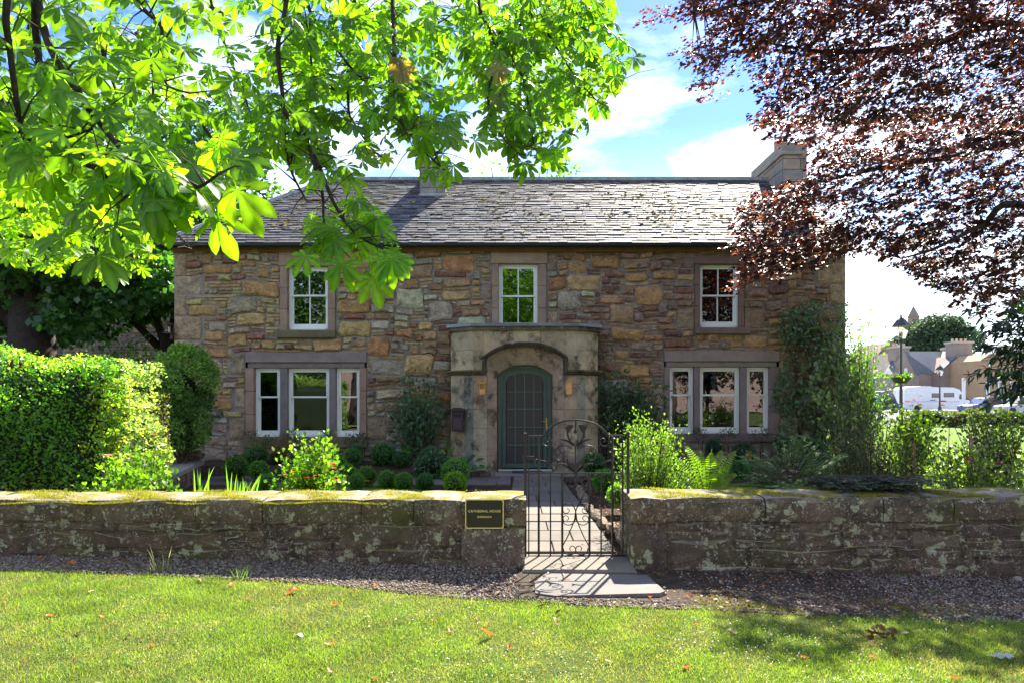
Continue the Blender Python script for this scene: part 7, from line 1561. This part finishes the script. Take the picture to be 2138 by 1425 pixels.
# single fallen leaves
def on_ground(px, py):
    Y = 2280 / (py - 828)
    for _ in range(3): Y = (1.6 - ground_z(PX(px, Y), Y)) * FPX / (py - 828)
    return PX(px, Y), Y
kinds = {'o': ('orange', (0.62, 0.20, 0.05)), 't': ('tan', (0.50, 0.32, 0.18)), 'w': ('pale whitish', (0.62, 0.58, 0.50)), 'b': ('dark brown', (0.10, 0.06, 0.045)), 'g': ('dull green', (0.12, 0.17, 0.05))}
FL = [(610, 1239, .12, 'o', 'long curled', 'at the far lawn edge left of centre'), (320, 1351, .06, 'o', 'folded', 'in the left part of the lawn'), (688, 1347, .08, 'o', 'flat', 'beside the pale whitish leaf left of centre'), (1018, 1333, .11, 'o', 'large upright', 'on the lawn straight below the plaque'), (1062, 1355, .06, 'o', 'small', 'just right of the large upright orange one'), (625, 1331, .07, 'w', 'smooth oval', 'on the lawn left of the flat orange one'),
    (700, 1265, .06, 'o', 'torn', 'on the lawn below the middle of the left wall'), (166, 1325, .06, 'b', 'crumpled', 'near the left margin of the lawn'), (268, 1331, .05, 'b', 'thin', 'between the crumpled dark leaf and the folded orange one'), (940, 1321, .07, 't', 'curled', 'left of the large upright orange leaf'), (1530, 1323, .09, 'b', 'bird shaped crumpled', 'on the lawn right of centre'), (1160, 1304, .07, 't', 'standing', 'on the lawn in front of the flagstone'),
    (1686, 1286, .08, 't', 'ribbed shell like', 'on the lawn below the middle of the right wall'), (1452, 1308, .06, 't', 'twisted', 'above and left of the bird shaped leaf'), (1357, 1250, .05, 'o', 'curled', 'at the lawn edge beyond the end of the flagstone'), (1432, 1398, .07, 'o', 'forked', 'near the bottom right of centre'), (1678, 1377, .06, 'o', 'split', 'near the bottom below the ribbed shell like leaf'), (1870, 1366, .05, 'o', 'narrow', 'below the heap of dry twigs'),
    (1820, 1378, .06, 't', 'pointed', 'left of the narrow orange one below the twigs'), (766, 1292, .06, 'w', 'crumpled', 'on the lawn left of the gate line'), (782, 1421, .05, 'o', 'cut off', 'at the bottom edge of the view'), (12, 1263, .05, 'o', 'rounded', 'at the extreme left of the lawn'), (105, 1289, .06, 'o', 'sickle shaped', 'in the upper left of the lawn'), (212, 1291, .05, 'o', 'slim', 'right of the sickle shaped one'),
    (148, 1180, .09, 'o', 'heaped', 'on the gravel at the left'), (86, 1172, .09, 'o', 'spread', 'on the gravel left of the heaped one'), (262, 1162, .07, 'o', 'oblong', 'on the gravel close under the left wall'), (218, 1153, .05, 't', 'oblong', 'on the gravel beside the foot of the left wall'), (30, 1156, .05, 'o', 'ragged', 'at the extreme left of the gravel'), (632, 1178, .07, 't', 'curled', 'on the gravel under the middle of the left wall'),
    (485, 1223, .06, 'o', 'broken', 'on the lawn edge near the green tuft'), (418, 1214, .08, 't', 'rolled', 'on the lawn edge left of the green tuft'), (190, 1238, .05, 'w', 'curled', 'on the lawn in the upper left'), (905, 1298, .04, 'o', 'tiny', 'on the lawn midway between wall and bottom edge'), (997, 1296, .05, 't', 'small round', 'above the large upright orange leaf'), (735, 1237, .04, 'o', 'small', 'where lawn meets gravel under the left wall'),
    (785, 1226, .05, 'o', 'short', 'on the lawn edge below the left wall'), (1040, 1241, .06, 't', 'flat', 'at the lawn edge below the plaque'), (1165, 1283, .07, 'b', 'curled', 'in front of the flagstone'), (1130, 1269, .07, 'b', 'wide', 'on the lawn just before the flagstone'), (1182, 1195 + 20, .06, 'o', 'small', 'lying on the flagstone'), (1270, 1385, .05, 'w', 'curled', 'at the bottom right of the large upright leaf'),
    (1820, 1347, .06, 't', 'crinkled', 'at the foot of the dry twig heap'), (2050, 1283, .07, 'b', 'folded', 'in the shade near the right lawn margin'), (1668, 1262, .07, 't', 'flat', 'at the shaded lawn edge above the ribbed leaf'), (1505, 1219, .06, 't', 'oval', 'on the mossy soil right of the flagstone'), (1995, 1420, .06, 'o', 'slim', 'at the bottom right corner'), (690, 1425 - 20, .06, 't', 'curled', 'at the bottom left of centre'),
    (1435, 1248, .04, 'o', 'tiny', 'at the far edge of the lawn right of the flagstone'), (520, 1255, .05, 't', 'crumpled', 'on the lawn left of the torn orange one')]
for i, (px, py, L, kd, shape, where) in enumerate(FL):
    x, y = on_ground(px, py); nm, c = kinds[kd]; mb = MB(); a = random.uniform(0, 3.14); curl = random.uniform(.15, .7) if 'flat' not in shape else .1; up = .9 if 'upright' in shape or 'standing' in shape else .0; v = []; z0 = ground_z(x, y) + .02
    L *= .95; nr = 6; w = L * random.uniform(.22, .32)
    for j in range(nr + 1):
        t = j / nr; ww = w * math.sin(math.pi * min(1, t * .9 + .06)) ** .8; 
        for s_ in (-1, -.5, 0, .5, 1):
            lx, ly, lz = s_ * ww * math.cos(curl * abs(s_)), (t - .5) * L, abs(s_) * ww * math.sin(curl * 1.6 * abs(s_)) + .12 * L * math.sin(t * 5 + i) + up * t * L * .5
            v.append((x + lx * math.cos(a) - ly * math.sin(a), y + lx * math.sin(a) + ly * math.cos(a), z0 + lz + random.uniform(-.0015, .0015)))
    f = [(j * 5 + k, j * 5 + k + 1, (j + 1) * 5 + k + 1, (j + 1) * 5 + k) for j in range(nr) for k in range(4)]
    mb.add(v, f, jit(c, .12)); mb.tube([v[2], (v[2][0] + math.sin(a) * L * .25, v[2][1] - math.cos(a) * L * .25, v[2][2] + .01)], [.0015, .001], 4, jit(c, .1))
    o = mb.build('fallen_leaf', M['dryleaf']); props(o, f'{shape} {nm} fallen leaf {where}', 'fallen leaf', 'fallen leaves in front of the garden wall')
# dry twigs, plastic scrap, stones
x, y = on_ground(1840, 1330); e = empty('dry_twigs', (x, y, ground_z(x, y)), 'heap of dry brown leaf stalks and curled leaves on the right of the lawn', 'twigs'); mb = MB(); g0 = ground_z(x, y)
for k in range(9): a = random.uniform(-.4, .4) + (3.14 if k % 2 else 0); L = random.uniform(.06, .14); mb.tube([(x + random.uniform(-.08, .08), y + random.uniform(-.03, .03), g0 + .03), (x + L * math.cos(a), y + .4 * L * math.sin(a), g0 + random.uniform(.03, .07))], [.004, .002], 5, (1, 1, 1))
mb.build('stalks', M['twig'], e); n = 26; scatter('curled_leaves', T_OVAL, np.array([x, y, g0 + .04]) + rnd(n) * np.array([.06, .03, .012]), rnd(n), rnd(n), rng.uniform(.04, .075, n), palette(n, [(0.12, 0.07, 0.05), (0.17, 0.09, 0.06)]), M['dryleaf'], e)
x, y = on_ground(2092, 1375); mb = MB(); v = []; g0 = ground_z(x, y)
for j in range(5):
    for i in range(9): u, w = i / 8 - .5, j / 4 - .5; v.append((x + u * .15 * (1 - .3 * abs(w)), y + w * .055 * (1 - .5 * abs(u)) , g0 + .02 + .012 * math.sin(i * 1.9 + j) + .015 * (1 - 4 * w * w) * (1 - 3 * u * u)))
mb.add(v, [(j * 9 + i, j * 9 + i + 1, (j + 1) * 9 + i + 1, (j + 1) * 9 + i) for j in range(4) for i in range(8)], (0.6, 0.66, 0.6)); o = mb.build('plastic_scrap', leaf_mat('thin_plastic', (1.3, 1.3, 1.3), .4, .3, .5, .05)); props(o, 'crumpled translucent scrap of plastic on the lawn at the lower right', 'litter')
x, y = on_ground(2124, 1212); mb = MB(); ball(mb, (x, y, ground_z(x, y) + .02), (.045, .03, .03), (0.5, 0.45, 0.4), 8, 6); o = mb.build('pebble', M['rubble']); props(o, 'large pale round pebble on the gravel at the foot of the right wall end', 'pebble')
n = 260; y = rng.uniform(3.6, 5.2, n); x = rng.uniform(.6, 1, n) * y * .74 - .5; stuff(scatter('clover_flowers', T_PEB, np.stack([x, y, gz_np(x, y) + .03], 1), rnd(n), rnd(n), rng.uniform(.004, .007, n), palette(n, [(0.7, 0.68, 0.62)]), M['petal']))
